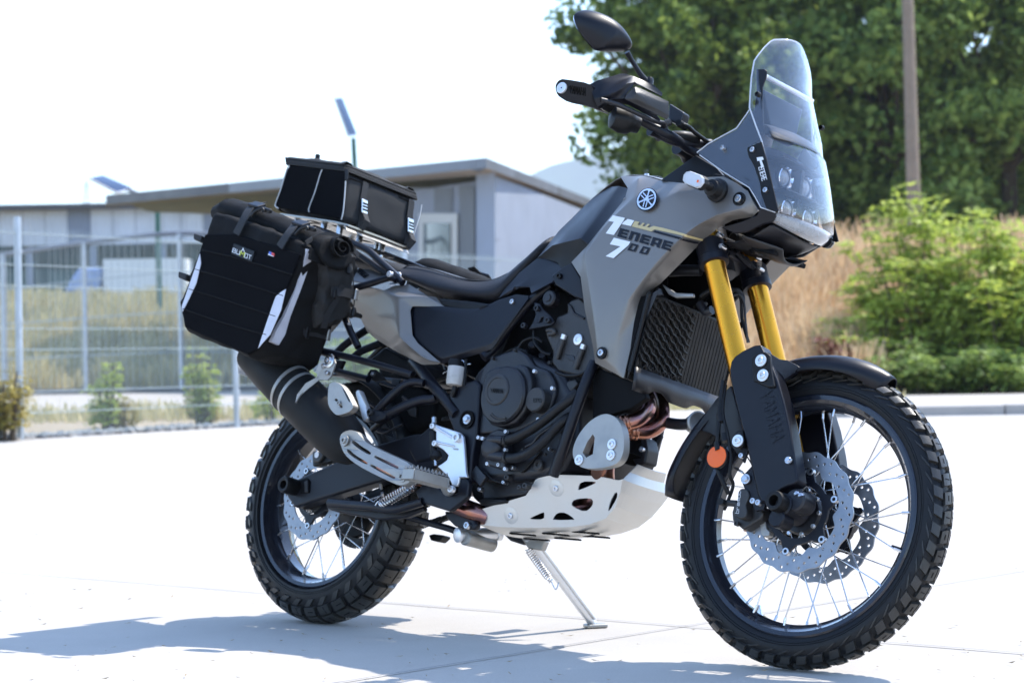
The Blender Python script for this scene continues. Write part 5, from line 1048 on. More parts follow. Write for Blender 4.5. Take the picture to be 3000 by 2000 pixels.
# ---------------- radiator with guard: fins, vertical slats and raked cross bars
ra, rb = U('F', 232, 590, -.172), U('F', 108, 1080, -.172)
def RP(u, v, out=0.): # u 0..1 near to far across, v 0..1 top to bottom
    p = ra.lerp(rb, v); nrm = Vector((math.cos(R_(8)), 0, math.sin(R_(8)))); return Vector((p.x, -.172+.352*u, p.z))+nrm*out
mb = MB(); q = [RP(0, 0, -.06), RP(1, 0, -.06), RP(1, 1, -.06), RP(0, 1, -.06), RP(0, 0, -.012), RP(1, 0, -.012), RP(1, 1, -.012), RP(0, 1, -.012)]
rad = link("radiator", mb.add(q, [(0, 1, 2, 3), (7, 6, 5, 4), (0, 4, 5, 1), (1, 5, 6, 2), (2, 6, 7, 3), (3, 7, 4, 0)]).me("radiator"), "deep_black", bike, label="radiator behind a black slatted guard")
fm = MB()
for k in range(56): v = (k+.5)/56; fm.box(RP(.5, v, -.0105), (.003, .345, .0016))
o = link("cooling_fins", fm.me("cooling_fins"), "engine_black", rad); o["kind"] = "stuff"
grd = link("radiator_guard", MB().tube([RP(-.01, -.01), RP(1.01, -.01), RP(1.01, 1.01), RP(-.01, 1.01), RP(-.01, -.01)], .006, 6, smooth=False).me("radiator_guard"), "plastic_black", bike)
for k in range(1, 29):
    u = k/29; a, b_ = RP(u, 0.0, .004), RP(u, 1., .004)
    link("guard_slat", MB().box((a+b_)/2, (.010, .0028, (a-b_).length), (a-b_).to_track_quat('Z', 'Y').to_matrix()).me("guard_slat"), "plastic_black", grd)
for k in range(-5, 9):
    pts_ = []
    for j in range(0, 13):
        u = j*.04; v = .10*k+j*.040+(.012 if j % 2 else -.012)
        if 0 <= v <= 1: pts_.append(RP(u+.02, v, .009))
    if len(pts_) > 1: link("guard_crossbar", MB().tube(pts_, .0028, 5, smooth=False).me("guard_crossbar"), "plastic_black", grd)
for k in range(2, 13): # stepped ends of the slats
    link("guard_crossbar", MB().tube([RP(k*.04, .955+.0*(k % 2), .008), RP(k*.04+.02, .90, .010), RP(k*.04+.04, .955, .008)], .0026, 5, smooth=False).me("guard_crossbar"), "plastic_black", grd)
slab("radiator_side", 'F', [(190, 655, -.17), (235, 585, -.17), (300, 545, -.165), (318, 590, -.165), (240, 600, -.165), (205, 720, -.165), (112, 1080, -.165), (80, 1150, -.17), (108, 960, -.17)], -.155, .006, "engine_black", bike, both=True, bevel=.002)
t0, t1, t2 = U('F', 75, 1100, -.155), U('F', 75, 1190, -.150), U('F', 180, 1235, -.120)
u0 = Vector((rb.x+.012, -.155, rb.z+.01)); mb = MB(); LW = 28; vs = []
for (dx, dz, w_) in ((.014, .006, .176), (.016, -.026, .176), (.012, -.050, .172)):
    for j in range(LW+1):
        s_ = -1+2*j/LW; notch = .016*(math.exp(-((s_+.45)/.2)**4)+math.exp(-((s_-.45)/.2)**4)) if dz < -.03 else 0; vs.append(Vector((rb.x+dx+.0*(1-s_*s_), s_*w_, rb.z+dz+notch)))
link("radiator_tray", mb.add(vs, [(i*(LW+1)+j, i*(LW+1)+j+1, (i+1)*(LW+1)+j+1, (i+1)*(LW+1)+j) for i in range(2) for j in range(LW)]).me("radiator_tray"), "engine_black", bike, solid=.004, ang=40)
bolt('F', 290, 562, -.155, bike, .006, "plastic_black"); bolt('F', 132, 912, -.160, bike, .007, "plastic_black")
# ---------------- handlebar group (turns with the fork)
def HF(c, x, y, l): return steer(UF(c, x, y, l))
bar = [HF('R', 165, 300, -.435), HF('R', 700, 480, -.315), HF('R', 1250, 760, -.215), HF('R', 1420, 850, -.17), HF('R', 1560, 960, -.115)]
bx = bar[-1]; cen = Vector((bx.x+.03, bx.y, bx.z-.01)); L2 = bar+[steer(Vector((0, 0, 0))+ (MS.transposed() @ (bx-PS)+PS)+Vector((.035, .05, -.012)))]
half = L2; other = [mir(p, True) for p in half][::-1]
link("handlebar", MB().tube(half+other, .0115, 14).me("handlebar"), "satin_black", bike, label="black tapered handlebar")
for s in (0, 1):
    f = (lambda p: p) if s == 0 else (lambda p: mir(p, True))
    g0, g1 = f(bar[0].lerp(bar[1], .08)), f(bar[0].lerp(bar[1], 1.0)); dd = g1-g0
    gr = MB().lathe(g0, dd, [(0, .018)]+[(.004+.0075*k+(.0035 if j else 0), .0175-(.0012 if j else 0)) for k in range(15) for j in (0, 1)]+[(.125, .019)], 20)
    link("grip", gr.me("grip"), "rubber", bike, ang=50)
    c0 = f(HF('R', 168, 290, -.452)); link("bar_end_bolt", MB().lathe(c0, -LATF if s == 0 else LATF, [(-.004, .0135), (.001, .014), (.0022, .013), (.0024, .008), (.0005, .0075), (.0005, .002)], 20, cap=False).me("bar_end_bolt"), "bracket_aluminium", bike, ang=30)
# handguard: arm + shell + vent insert (near traced, far mirrored)
slab("handguard_arm", 'R', [(95, 290, -.452), (110, 235, -.452), (150, 198, -.452), (190, 190, -.45), (480, 240, -.42), (520, 300, -.40), (545, 480, -.37), (660, 560, -.35), (600, 540, -.36), (400, 460, -.40), (180, 415, -.445), (120, 370, -.45)], -.44, .022, "satin_black", bike, rnd=1, fork=True, both=True, bevel=.006, seg=3)
HV = [(478, 250, -.405), (560, 210, -.395), (820, 132, -.350), (880, 138, -.340), (960, 165, -.325), (1180, 260, -.285), (1270, 345, -.262), (1268, 382, -.262), (960, 225, -.345), (955, 270, -.345), (860, 375, -.362), (850, 405, -.360), (750, 405, -.372), (700, 410, -.378), (560, 498, -.385), (525, 410, -.395), (770, 330, -.385), (880, 240, -.365)]
HFc = [(0, 1, 2, 3, 4, 17, 16, 15), (4, 5, 6, 7, 8, 17), (15, 16, 12, 13, 14), (16, 17, 8, 9, 10, 11, 12)]
hg = shell("handguard", 'R', HV, HFc, "satin_black", bike, th=.003, bevel=.005, seg=3, fork=True, both=True, label="black handguard with raised lettering on its arm")
VV = [(960, 275, -.343), (1010, 285, -.335), (1340, 440, -.262), (1345, 600, -.255), (1320, 640, -.255), (1180, 560, -.290), (870, 415, -.358), (862, 385, -.360), (985, 345, -.350), (1060, 350, -.328), (1290, 470, -.275), (1300, 560, -.268), (990, 420, -.342)]
shell("handguard_insert", 'R', VV, [(0, 1, 9, 8), (1, 2, 10, 9), (8, 9, 10, 11, 12), (2, 3, 11, 10), (3, 4, 5, 6, 12, 11), (0, 8, 12, 6, 7)], "engine_grey", bike, th=.004, bevel=.005, seg=3, fork=True, both=True)
shell("handguard_lower", 'R', [(560, 498, -.385), (700, 415, -.378), (850, 408, -.360), (1180, 565, -.290), (1250, 640, -.262), (1240, 660, -.26), (900, 480, -.330), (720, 440, -.350), (600, 520, -.37)], [(0, 1, 7, 8), (1, 2, 6, 7), (2, 3, 4, 5, 6)], "satin_black", bike, th=.003, bevel=.002, fork=True, both=True)
decal("lettering", 'R', text_polys("YAMAHA", 'R', (250, 345), (185, 30), (12, -78)), bvh_of(bpy.data.objects["handguard_arm"]), "emboss_black", bpy.data.objects["handguard_arm"], off=.0008, cell=5)
# switch block, levers, throttle housing
link("switch_block", MB().lathe(HF('R', 700, 600, -.33), HF('R', 1100, 730, -.25)-HF('R', 700, 600, -.33), [(0, .012), (.006, .027), (.03, .033), (.05, .030), (.06, .022), (.075, .020)], 20).me("switch_block"), "plastic_black", bike, ang=50)
link("switch_block", MB().lathe(mir(HF('R', 700, 600, -.33), True), mir(HF('R', 1100, 730, -.25), True)-mir(HF('R', 700, 600, -.33), True), [(0, .012), (.006, .027), (.03, .033), (.05, .030), (.06, .022), (.075, .020)], 20).me("switch_block"), "plastic_black", bike, ang=50)
slab("master_cylinder", 'R', [(1345, 455), (1505, 555), (1480, 640), (1450, 700), (1330, 640)], -.20, .03, "engine_black", bike, fork=True, bevel=.004)
cyl("reservoir_cap", 'R', 1470, 685, -.19, [(-.02, .010), (.006, .010), (.010, .008)], "plastic_black", bike, True)
tube("brake_lever", 'R', [(1240, 800, -.20), (1290, 690, -.22), (1150, 640, -.27), (800, 480, -.36), (600, 420, -.40)], .006, "engine_black", bike, fork=True, both=True)
tube("lever_perch", 'R', [(1220, 840, -.19), (1300, 790, -.2), (1290, 700, -.21), (1360, 660, -.2)], .009, "engine_grey", bike, fork=True)
tube("bar_cable", 'R', [(1490, 690, -.19), (1560, 720, -.17), (1640, 790, -.13), (1790, 900, -.07), (1900, 1000, -.03)], .0055, "plastic_black", bike, fork=True)
tube("bar_cable", 'R', [(1130, 760, -.23), (1240, 800, -.2), (1400, 870, -.17), (1560, 900, -.12), (1790, 900, -.05)], .012, "satin_black", bike, fork=True)
tube("bar_riser", 'R', [(1440, 930, -.11), (1530, 985, -.08), (1570, 1060, -.06)], .021, "satin_black", bike, fork=True, both=True)
tube("cable_sleeve", 'R', [(1380, 830, -.16), (1500, 830, -.14), (1640, 860, -.1)], .016, "plastic_black", bike, fork=True)
# mirror
for s in (0, 1):
    f = (lambda p: p) if s == 0 else (lambda p: mir(p, True))
    st_ = [HF('B', 735, 505, -.235), HF('B', 700, 478, -.25), HF('B', 640, 390, -.275), HF('B', 600, 320, -.30)]
    mr = link("rear_mirror", MB().tube([f(p) for p in st_], [.0085, .0075, .006, .0075], 12).me("rear_mirror"), "satin_black", bike, label="black rear mirror on a thin stem")
    link("mirror_clamp", MB().lathe(f(st_[0])-Vector((0, 0, .012)), (0, 0, 1), [(0, .011), (.018, .011), (.024, .008)], 14).me("mirror_clamp"), "satin_black", mr, ang=30)
    OUT = [(258, 112), (262, 90), (285, 70), (330, 60), (370, 64), (440, 92), (505, 140), (560, 205), (600, 270), (612, 300), (585, 320), (500, 322), (405, 318), (385, 305), (330, 240), (282, 175)]
    cxm, cym = 440, 200; vs = []; n_ = len(OUT)
    lat = lambda x: -.30-.14*(605-x)/345
    for k, (sc, dep) in enumerate(((1.0, 0.0), (1.0, .006), (.90, .022), (.66, .038), (.32, .047), (.06, .050))):
        for x, y in OUT:
            X = cxm+(x-cxm)*sc; Y = cym+(y-cym)*sc-(12*(1-sc)); p = UF('B', X, Y, lat(X)); vs.append(f(steer(p+Vector((dep, 0, 0)))))
    m_i = MB().add(vs, [(k*n_+i, k*n_+(i+1) % n_, (k+1)*n_+(i+1) % n_, (k+1)*n_+i) for k in range(5) for i in range(n_)]+[tuple(5*n_+i for i in range(n_)), tuple(range(n_))[::-1]])
    link("mirror_shell", m_i.me("mirror_shell"), "satin_black", mr, subd=2, ang=180)
    vs = [f(steer(UF('B', cxm+(x-cxm)*.93, cym+(y-cym)*.93, lat(x))+Vector((-.0015, 0, 0)))) for x, y in OUT]; link("mirror_glass", MB().add(vs+[v+Vector((.001, 0, 0)) for v in vs], [tuple(range(n_)), tuple(range(n_, 2*n_))[::-1]]).me("mirror_glass"), "mirror", mr)
# ---------------- engine
EB = [(1390, 1090), (1440, 1040), (1530, 1030), (1640, 1080), (1690, 1170), (1690, 1300), (1640, 1380), (1560, 1400), (1420, 1410), (1360, 1380), (1345, 1200)]
slab("crankcase", 'P', [(x, y, -.135) for x, y in EB], -.135, .27, "engine_black", bike, bevel=.02, seg=4, label="black engine crankcase")
# upper crankcase / gearbox top
slab("gearbox_cover", 'N', [(60, 450), (120, 260), (200, 160), (330, 110), (470, 70), (560, 130), (640, 240), (780, 290), (850, 400), (860, 520), (800, 700), (650, 830), (400, 960), (200, 940), (70, 950), (60, 700)], -.148, .03, "engine_black", bike, bevel=.008, seg=3)
slab("clutch_housing", 'N', [(95, 640), (105, 430), (150, 300), (250, 250), (400, 262), (480, 225), (560, 250), (610, 380), (600, 560), (540, 720), (440, 840), (300, 880), (190, 840), (110, 740)], -.170, .03, "engine_black", bike, bevel=.010, seg=4)
cc = cyl("clutch_cover", 'N', 345, 555, -.172, [(-.02, .074), (.006, .074), (.012, .070), (.0135, .062), (.0145, .040), (.0145, .002)], "engine_black", bike, n=64, ang=20, label="round clutch cover with raised lettering")
cyl("clutch_disc", 'N', 268, 495, -.186, [(-.006, .040), (.002, .040), (.0045, .037), (.0048, .031), (.003, .030), (.003, .002)], "engine_grey", cc, n=48, ang=20)
dsc = bpy.data.objects["clutch_disc"]
decal("lettering", 'N', text_polys("YAMAHA", 'N', (202, 520), (130, 8), (0, -42)), bvh_of(dsc), "emboss_black", cc, off=.001, cell=6)
for a0, a1, r in ((95, 150, .058), (20, 62, .060), (95, 150, .064)):
    p = U('N', 345, 555, -.1865); pp = [p+Vector((math.cos(R_(-a))*r, 0, math.sin(R_(-a))*r)) for a in np.linspace(a0-20, a1-20, 9)]
    link("cover_rib", MB().tube(pp, .0022, 6, smooth=False).me("cover_rib"), "engine_grey", cc)
cyl("sensor_cover", 'N', 695, 605, -.158, [(-.01, .031), (.014, .031), (.018, .028), (.0185, .002)], "engine_grey", bike, n=40, ang=20)
decal("lettering", 'N', text_polys("EPO", 'N', (640, 618), (85, 4), (0, -36)), bvh_of(bpy.data.objects["sensor_cover"]), "emboss_black", bike, off=.001, cell=6)
for x, y in ((648, 304), (830, 478), (688, 795), (76, 980), (120, 990), (356, 920), (348, 1105), (168, 1248), (281, 1258), (348, 1300)): bolt('N', x, y, -.168, bike, .0048, "bracket_aluminium")
for x, y in ((218, 170), (445, 88), (700, 990), (525, 1105), (815, 1098), (915, 995), (750, 1150), (800, 215)): bolt('N', x, y, -.155, bike, .004, "engine_grey")
# water pump and its pipes
slab("water_pump", 'N', [(125, 1000), (200, 920), (270, 890), (350, 900), (375, 960), (330, 990), (340, 1180), (350, 1290), (300, 1300), (180, 1270), (125, 1180), (115, 1080)], -.170, .035, "engine_black", bike, bevel=.006, seg=3)
cyl("pump_cover", 'N', 225, 1085, -.172, [(-.01, .032), (.010, .031), (.018, .024), (.02, .012), (.02, .001)], "engine_black", bike, n=36, ang=40)
tube("pump_neck", 'N', [(190, 1010, -.18), (270, 1005, -.182), (330, 1010, -.18)], .012, "engine_black", bike); tube("pump_neck", 'N', [(180, 1165, -.178), (260, 1170, -.18), (340, 1180, -.178)], .012, "engine_black", bike)
tube("coolant_hose", 'N', [(335, 1015, -.172), (450, 985, -.176), (600, 905, -.178), (750, 800, -.176), (880, 690, -.172), (1010, 590, -.165), (1080, 520, -.155)], .0125, "rubber", bike, n=16)
tube("coolant_hose", 'N', [(345, 1190, -.170), (470, 1185, -.176), (600, 1130, -.178), (740, 1020, -.176), (850, 900, -.170), (940, 810, -.165), (1010, 770, -.15)], .0125, "rubber", bike, n=16)
for x, y in ((352, 1012), (352, 1185)): cyl("hose_clip", 'N', x, y, -.174, [(-.005, .0145), (.005, .0145)], "engine_grey", bike, axis=(1, 0, .2))
tube("oil_pipe", 'N', [(560, 1075, -.165), (640, 1030, -.165), (690, 960, -.165), (800, 880, -.16), (870, 830, -.16)], .0045, "engine_black", bike)
tube("frame_downtube", 'N', [(1262, 215, -.135), (1180, 400, -.150), (1060, 730, -.160), (950, 1060, -.160), (840, 1370, -.150)], .0135, "satin_black", bike, both=True, n=16)
tube("frame_backbone", 'C', [(1245, 930, -.115), (1080, 1060, -.125), (940, 1230, -.13), (840, 1370, -.13), (760, 1440, -.15)], .013, "satin_black", bike, both=True, n=16)
# head and cylinder
slab("cylinder_head", 'C', [(1350, 1060), (1380, 1030), (1440, 1010), (1500, 1060), (1560, 1250), (1600, 1480), (1530, 1560), (1420, 1570), (1290, 1540), (1240, 1480), (1250, 1400), (1205, 1300), (1195, 1235), (1260, 1200), (1275, 1150), (1350, 1120)], -.128, .25, "engine_grey", bike, bevel=.008, seg=3)
tube("head_rib", 'C', [(1365, 1065, -.13), (1385, 1085, -.13), (1405, 1130, -.13), (1475, 1165, -.13)], .0028, "engine_black", bike, smooth=False)
for a, b_ in (((1325, 1315), (1280, 1450)), ((1462, 1385), (1410, 1520))):
    tube("head_stud_boss", 'C', [(a[0], a[1], -.133), (b_[0], b_[1], -.133)], .0085, "engine_grey", bike, smooth=False, n=16); cyl("stud_nut", 'C', a[0], a[1]-4, -.133, [(0, .0075), (.012, .0075)], "bracket_aluminium", bike, axis=(.25, 0, 1))
tube("spark_lead", 'C', [(1215, 1250, -.135), (1250, 1245, -.137), (1265, 1265, -.135), (1225, 1275, -.135)], .006, "engine_grey", bike)
cyl("head_plug", 'C', 1432, 1313, -.132, [(-.003, .014), (.002, .014), (.003, .012), (.003, .006), (.001, .005)], "bracket_aluminium", bike, ang=30)
slab("head_recess", 'C', [(1330, 1415), (1400, 1425), (1415, 1470), (1370, 1460)], -.130, .003, "engine_black", bike)
tube("lead", 'N', [(865, 310, -.145), (960, 345, -.15), (1080, 345, -.15), (1190, 300, -.145)], .0038, "plastic_black", bike)
slab("cylinder", 'N', [(860, 330), (1180, 330), (1130, 520), (1040, 600), (900, 640), (860, 500)], -.118, .23, "deep_black", bike, bevel=.006)
slab("engine_shade_block", 'P', [(1735, 1070), (1838, 1112), (1880, 1128), (1893, 1165), (1850, 1195), (1790, 1215), (1735, 1260)], -.128, .02, "deep_black", bike, bevel=.004)  # added black block, puts shade over the bright engine front
slab("cylinder_boss", 'N', [(985, 400), (1060, 385), (1090, 430), (1040, 490), (960, 540), (930, 520)], -.13, .02, "engine_grey", bike, bevel=.004)
cyl("throttle_body_cap", 'C', 1228, 1022, -.14, [(-.02, .021), (.0, .021), (.004, .018), (.004, .010), (.007, .009)], "engine_black", bike, ang=30)
slab("engine_hanger", 'C', [(1120, 1050), (1160, 1060), (1180, 1095), (1240, 1150), (1262, 1190), (1240, 1212), (1080, 1240), (1110, 1195), (1130, 1140)], -.146, .006, "satin_black", bike, bevel=.002, holes=[[(1170, 1160), (1188, 1155), (1180, 1190), (1155, 1192)]])
for x, y in ((1142, 1093), (1220, 1178), (1050, 1215)): bolt('C', x, y, -.150, bike, .0075, "engine_black")
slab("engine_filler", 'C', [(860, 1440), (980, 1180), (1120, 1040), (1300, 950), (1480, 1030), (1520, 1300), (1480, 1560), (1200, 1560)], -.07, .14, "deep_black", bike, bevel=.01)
slab("airbox", 'P', [(1300, 830), (1480, 850), (1640, 800), (1720, 740), (1880, 700), (1880, 860), (1700, 960), (1540, 960), (1380, 930)], -.06, .12, "deep_black", bike, bevel=.02)
for (x, y, l, r, L_) in ((1000, 1385, -.12, .009, .05), (1060, 1400, -.11, .006, .04), (1110, 1350, -.1, .012, .03), (1090, 1440, -.12, .007, .03), (1180, 1430, -.1, .01, .03), (960, 1420, -.13, .005, .03), (1010, 1440, -.13, .005, .02), (1150, 1480, -.12, .006, .03)): cyl("engine_fitting", 'C', x, y, l, [(-L_, r), (.0, r), (.004, r*.8)], "engine_black", bike, axis=(.3, -.8, .4), n=16)
for P_ in ([(900, 1420), (980, 1380), (1060, 1400), (1100, 1480), (1180, 1500)], [(1000, 1400), (1040, 1330), (1120, 1300), (1180, 1330)], [(1120, 1250), (1125, 1330), (1180, 1400), (1240, 1420)], [(850, 1470), (950, 1450), (1050, 1470), (1150, 1540)]):
    tube("wiring", 'C', [(x, y, -.125) for x, y in P_], .0038, "plastic_black", bike)
# pivot plate, peg bracket, lower frame
slab("pivot_plate", 'D', [(560, 420), (640, 320), (760, 290), (800, 330), (790, 520), (770, 720), (740, 880), (720, 1080), (640, 1000), (600, 700), (545, 560)], -.160, .04, "satin_black", bike, bevel=.008, seg=3, both=True)
cyl("pivot_recess", 'D', 700, 597, -.163, [(-.002, .024), (.0022, .024), (.0024, .0195), (-.0005, .019)], "deep_black", bike, ang=30); bolt('D', 700, 595, -.163, bike, .0085, "zinc", hexh=True, both=True)
slab("frame_plate", 'D', [(690, 1000), (780, 900), (1400, 760), (1480, 960), (1440, 1040), (1220, 1060), (1150, 1180), (830, 1270), (740, 1200)], -.085, .17, "deep_black", bike, bevel=.01)
slab("sump", 'D', [(760, 960), (1340, 900), (1400, 1010), (1240, 1030), (1150, 1180), (820, 1230)], -.098, .05, "engine_black", bike, bevel=.01)
for x, y, r in ((1048, 965, .006), (985, 1078, .005), (1108, 1115, .007), (1150, 1105, .009), (1250, 945, .014), (860, 935, .004), (1340, 825, .005), (800, 1130, .006), (1010, 1040, .008)): cyl("engine_fitting", 'D', x, y, -.142, [(-.012, r), (.004, r), (.006, r*.75), (.006, r*.4), (.002, r*.4)], "engine_grey" if r > .0065 else "zinc", bike, n=18)
link("side_stand_switch", MB().box(U('D', 795, 1030, -.150), (.05, .012, .03), Matrix.Rotation(R_(35), 3, 'Y')).me("side_stand_switch"), "engine_black", bike, bevel=.002)
for P_ in ([(1180, 860), (1260, 840), (1180, 940), (1120, 1000)], [(1330, 1010), (1380, 900), (1440, 880)], [(840, 1000), (900, 1060), (980, 1080)], [(1450, 600), (1480, 640), (1420, 700)]): tube("wiring", 'D', [(x, y, -.14) for x, y in P_], .0032, "plastic_black", bike)
BR = [(418, 632), (440, 622), (470, 640), (640, 695), (668, 722), (676, 790), (690, 1000), (702, 1040), (640, 1040), (634, 1080), (620, 1110), (585, 1100), (560, 1040), (500, 980), (470, 955), (505, 935), (545, 905), (556, 870), (520, 830), (475, 802), (443, 798), (436, 780), (462, 755), (462, 690), (425, 665)]
slab("footpeg_bracket", 'D', BR, -.178, .010, "bracket_aluminium", bike, bevel=.003, seg=3, both=True, label="pale blue lit aluminium footpeg bracket")
for x, y, r in ((440, 648, .0075), (457, 780, .0075), (627, 738, .012)): bolt('D', x, y, -.181, bike, r, "bracket_aluminium", both=True)
tube("bracket_rib", 'D', [(470, 660, -.181), (590, 735, -.181)], .0035, "bracket_aluminium", bike); tube("bracket_rib", 'D', [(480, 775, -.181), (600, 800, -.181)], .0030, "bracket_aluminium", bike); slab("bracket_slot", 'D', [(590, 815), (630, 817), (635, 830), (600, 828)], -.1792, .002, "cast_aluminium", bike, bevel=0)
slab("frame_foot", 'D', [(640, 1060), (660, 1042), (700, 1045), (715, 1080), (700, 1190), (640, 1240), (565, 1300), (500, 1280), (340, 1230), (300, 1150), (380, 1065), (470, 1110), (560, 1180), (625, 1155)], -.172, .018, "satin_black", bike, bevel=.005, seg=3, both=True)
# footpeg: hinged toothed tray pointing out to the side
pc = U('D', 575, 1080, -.190); PD = Vector((-.20, -1, .02)).normalized(); PU = Vector((0, 0, 1)); PX = PD.cross(PU).normalized(); PR = Matrix((PX, PD, PX.cross(PD))).transposed()
def PG(x, d, z): return pc+PX*x+PD*d+PU*z
peg = link("footpeg", MB().box(PG(0, .075, -.016), (.012, .09, .008), PR).me("footpeg"), "cast_aluminium", bike, bevel=.002, label="toothed silver footpeg")
for s in (-1, 1):
    link("peg_rail", MB().box(PG(s*.023, .075, -.006), (.005, .100, .026), PR).me("peg_rail"), "cast_aluminium", peg, bevel=.0015)
    tm = MB()
    for k in range(9): 
        c_ = PG(s*.023, .030+.0112*k, .009); tm.add([c_+PD*-.004+PX*-.0025, c_+PD*.004+PX*-.0025, c_+PD*.004+PX*.0025, c_+PD*-.004+PX*.0025, c_+PX*-.0018+PU*.009, c_+PX*.0018+PU*.009], [(0, 3, 2, 1), (0, 1, 4), (2, 3, 5), (1, 2, 5, 4), (3, 0, 4, 5)])
    link("peg_teeth", tm.me("peg_teeth"), "cast_aluminium", peg, smooth=False)
for d_ in (.022, .128): link("peg_rail", MB().box(PG(0, d_, -.006), (.05, .005, .026), PR).me("peg_rail"), "cast_aluminium", peg, bevel=.0015)
for k in range(3): c_ = PG(0, .131, .009)+PX*(-.016+.016*k); link("peg_tooth", MB().lathe(c_, PU, [(0, .004), (.007, .0015)], 5).me("peg_tooth"), "cast_aluminium", peg)
link("peg_clevis", MB().tube([PG(0, .02, -.006), PG(.012, -.004, -.022), U('D', 580, 1130, -.185)], [.013, .012, .012], 10).me("peg_clevis"), "cast_aluminium", peg)
bolt('D', 582, 1130, -.200, bike, .009, "bracket_aluminium"); mp = PR
# mirrored far peg (simple toothed bar)
link("footpeg", MB().box(mir(PG(0, .075, -.006)), (.05, .11, .026)).me("footpeg"), "cast_aluminium", bike, bevel=.004)
# brake light switch + master cylinder
tube("rear_master_cylinder", 'D', [(440, 690, -.172), (445, 820, -.172), (455, 900, -.172)], .009, "plastic_black", bike, smooth=False, n=14); tube("push_rod", 'D', [(458, 900, -.172), (462, 950, -.172)], .004, "steel", bike, smooth=False)
cyl("rubber_boot", 'D', 462, 870, -.172, [(-.012, .010), (.0, .016), (.004, .016), (.012, .009)], "rubber", bike, axis=(0, 0, -1)); tube("banjo_bolt", 'D', [(447, 580, -.172), (447, 625, -.172)], .0055, "zinc", bike, smooth=False)
# return spring of the brake pedal and the pedal arm
def helix(name, p0, p1, r, turns, wr, m, par, r2=None):
    d = (p1-p0); n_ = turns*14; u = d.orthogonal().normalized(); v = d.normalized().cross(u); q = []
    for i in range(n_+1):
        t_ = i/n_; a = t_*turns*2*math.pi; rr = r*(1 if .06 < t_ < .88 else .65); q.append(p0+d*t_+(u*math.cos(a)+v*math.sin(a))*rr)
    return link(name, MB().tube(q, wr, 5, smooth=False).me(name), m, par, ang=60)
helix("return_spring", U('E', 812, 838, -.185), U('E', 1010, 722, -.185), .0125, 15, .0022, "steel", bike)
tube("spring_hook", 'E', [(780, 850, -.185), (800, 820, -.185), (815, 835, -.185)], .002, "steel", bike); tube("spring_hook", 'E', [(1000, 728, -.185), (1040, 700, -.185), (1075, 690, -.185)], .002, "steel", bike)
tube("brake_pedal", 'E', [(520, 830, -.165), (650, 840, -.17), (770, 850, -.175), (880, 865, -.175), (960, 850, -.172), (1060, 820, -.168)], .012, "satin_black", bike, n=14)
slab("torque_link", 'E', [(500, 800), (560, 810), (640, 830), (780, 850), (900, 870), (1050, 830), (1060, 870), (960, 910), (800, 925), (690, 905), (560, 880), (500, 860)], -.150, .02, "satin_black", bike, bevel=.006)
# linkage, chain guide under the swingarm
slab("linkage_arm", 'D', [(520, 1295), (565, 1300), (640, 1290), (745, 1335), (775, 1400), (755, 1440), (690, 1440), (600, 1410), (540, 1350)], -.115, .02, "satin_black", bike, bevel=.006, both=True); bolt('D', 705, 1407, -.118, bike, .009, "zinc")
tube("linkage_rod", 'D', [(250, 1340, -.08), (400, 1385, -.075), (560, 1430, -.07), (640, 1460, -.06)], .009, "satin_black", bike, n=12)
link("linkage_pivot", MB().lathe(U('D', 640, 1480, -.07), U('D', 930, 1470, .04)-U('D', 640, 1480, -.07), [(-.01, .012), (-.006, .019), (.0, .020), (.002, .017), (.11, .016), (.112, .019), (.125, .019)], 24).me("linkage_pivot"), "bracket_aluminium", bike, ang=30)
cyl("linkage_boss", 'D', 690, 1500, -.06, [(-.10, .020), (.0, .020), (.004, .016)], "cast_aluminium", bike)
slab("chain_guide", 'D', [(405, 1480), (440, 1470), (520, 1480), (515, 1500), (480, 1530), (420, 1520)], .06, .03, "plastic_black", bike)
# swingarm
SW = [(255, 740, -.140), (310, 700, -.140), (400, 660, -.140), (600, 574, -.138), (770, 500, -.135), (1000, 432, -.130), (1180, 418, -.125), (1250, 480, -.12), (1180, 600, -.12), (1000, 690, -.125), (860, 688, -.13), (780, 712, -.135), (600, 768, -.138), (420, 822, -.140), (318, 856, -.140), (278, 800, -.140)]
slab("swingarm", 'E', SW, -.14, .045, "satin_black", bike, bevel=.008, seg=4, both=True, label="satin black swingarm beam")
slab("swingarm_slot", 'E', [(352, 700, -.143), (388, 684, -.143), (402, 700, -.143), (402, 770, -.143), (352, 772, -.143)], -.143, .006, "deep_black", bike, bevel=.001, both=True)
slab("chain_adjuster", 'E', [(374, 706, -.146), (392, 700, -.146), (394, 764, -.146), (376, 768, -.146)], -.146, .006, "engine_grey", bike, bevel=.0015, both=True)
cyl("axle_slider", 'E', 318, 738, -.142, [(-.01, .022), (.020, .0235), (.036, .0230), (.042, .0205), (.0425, .0165), (.041, .012), (.012, .011), (.012, .001)], "plastic_black", bike, both=True, ang=30)
slab("pivot_cover", 'D', [(230, 800), (420, 640), (440, 900), (300, 930)], -.13, .02, "satin_black", bike, bevel=.008)
for x, y in ((810, 705), (822, 770)): tube("wear_pad_bolt", 'E', [(x, y, -.12), (x+8, y+40, -.1)], .004, "zinc", bike, smooth=False)
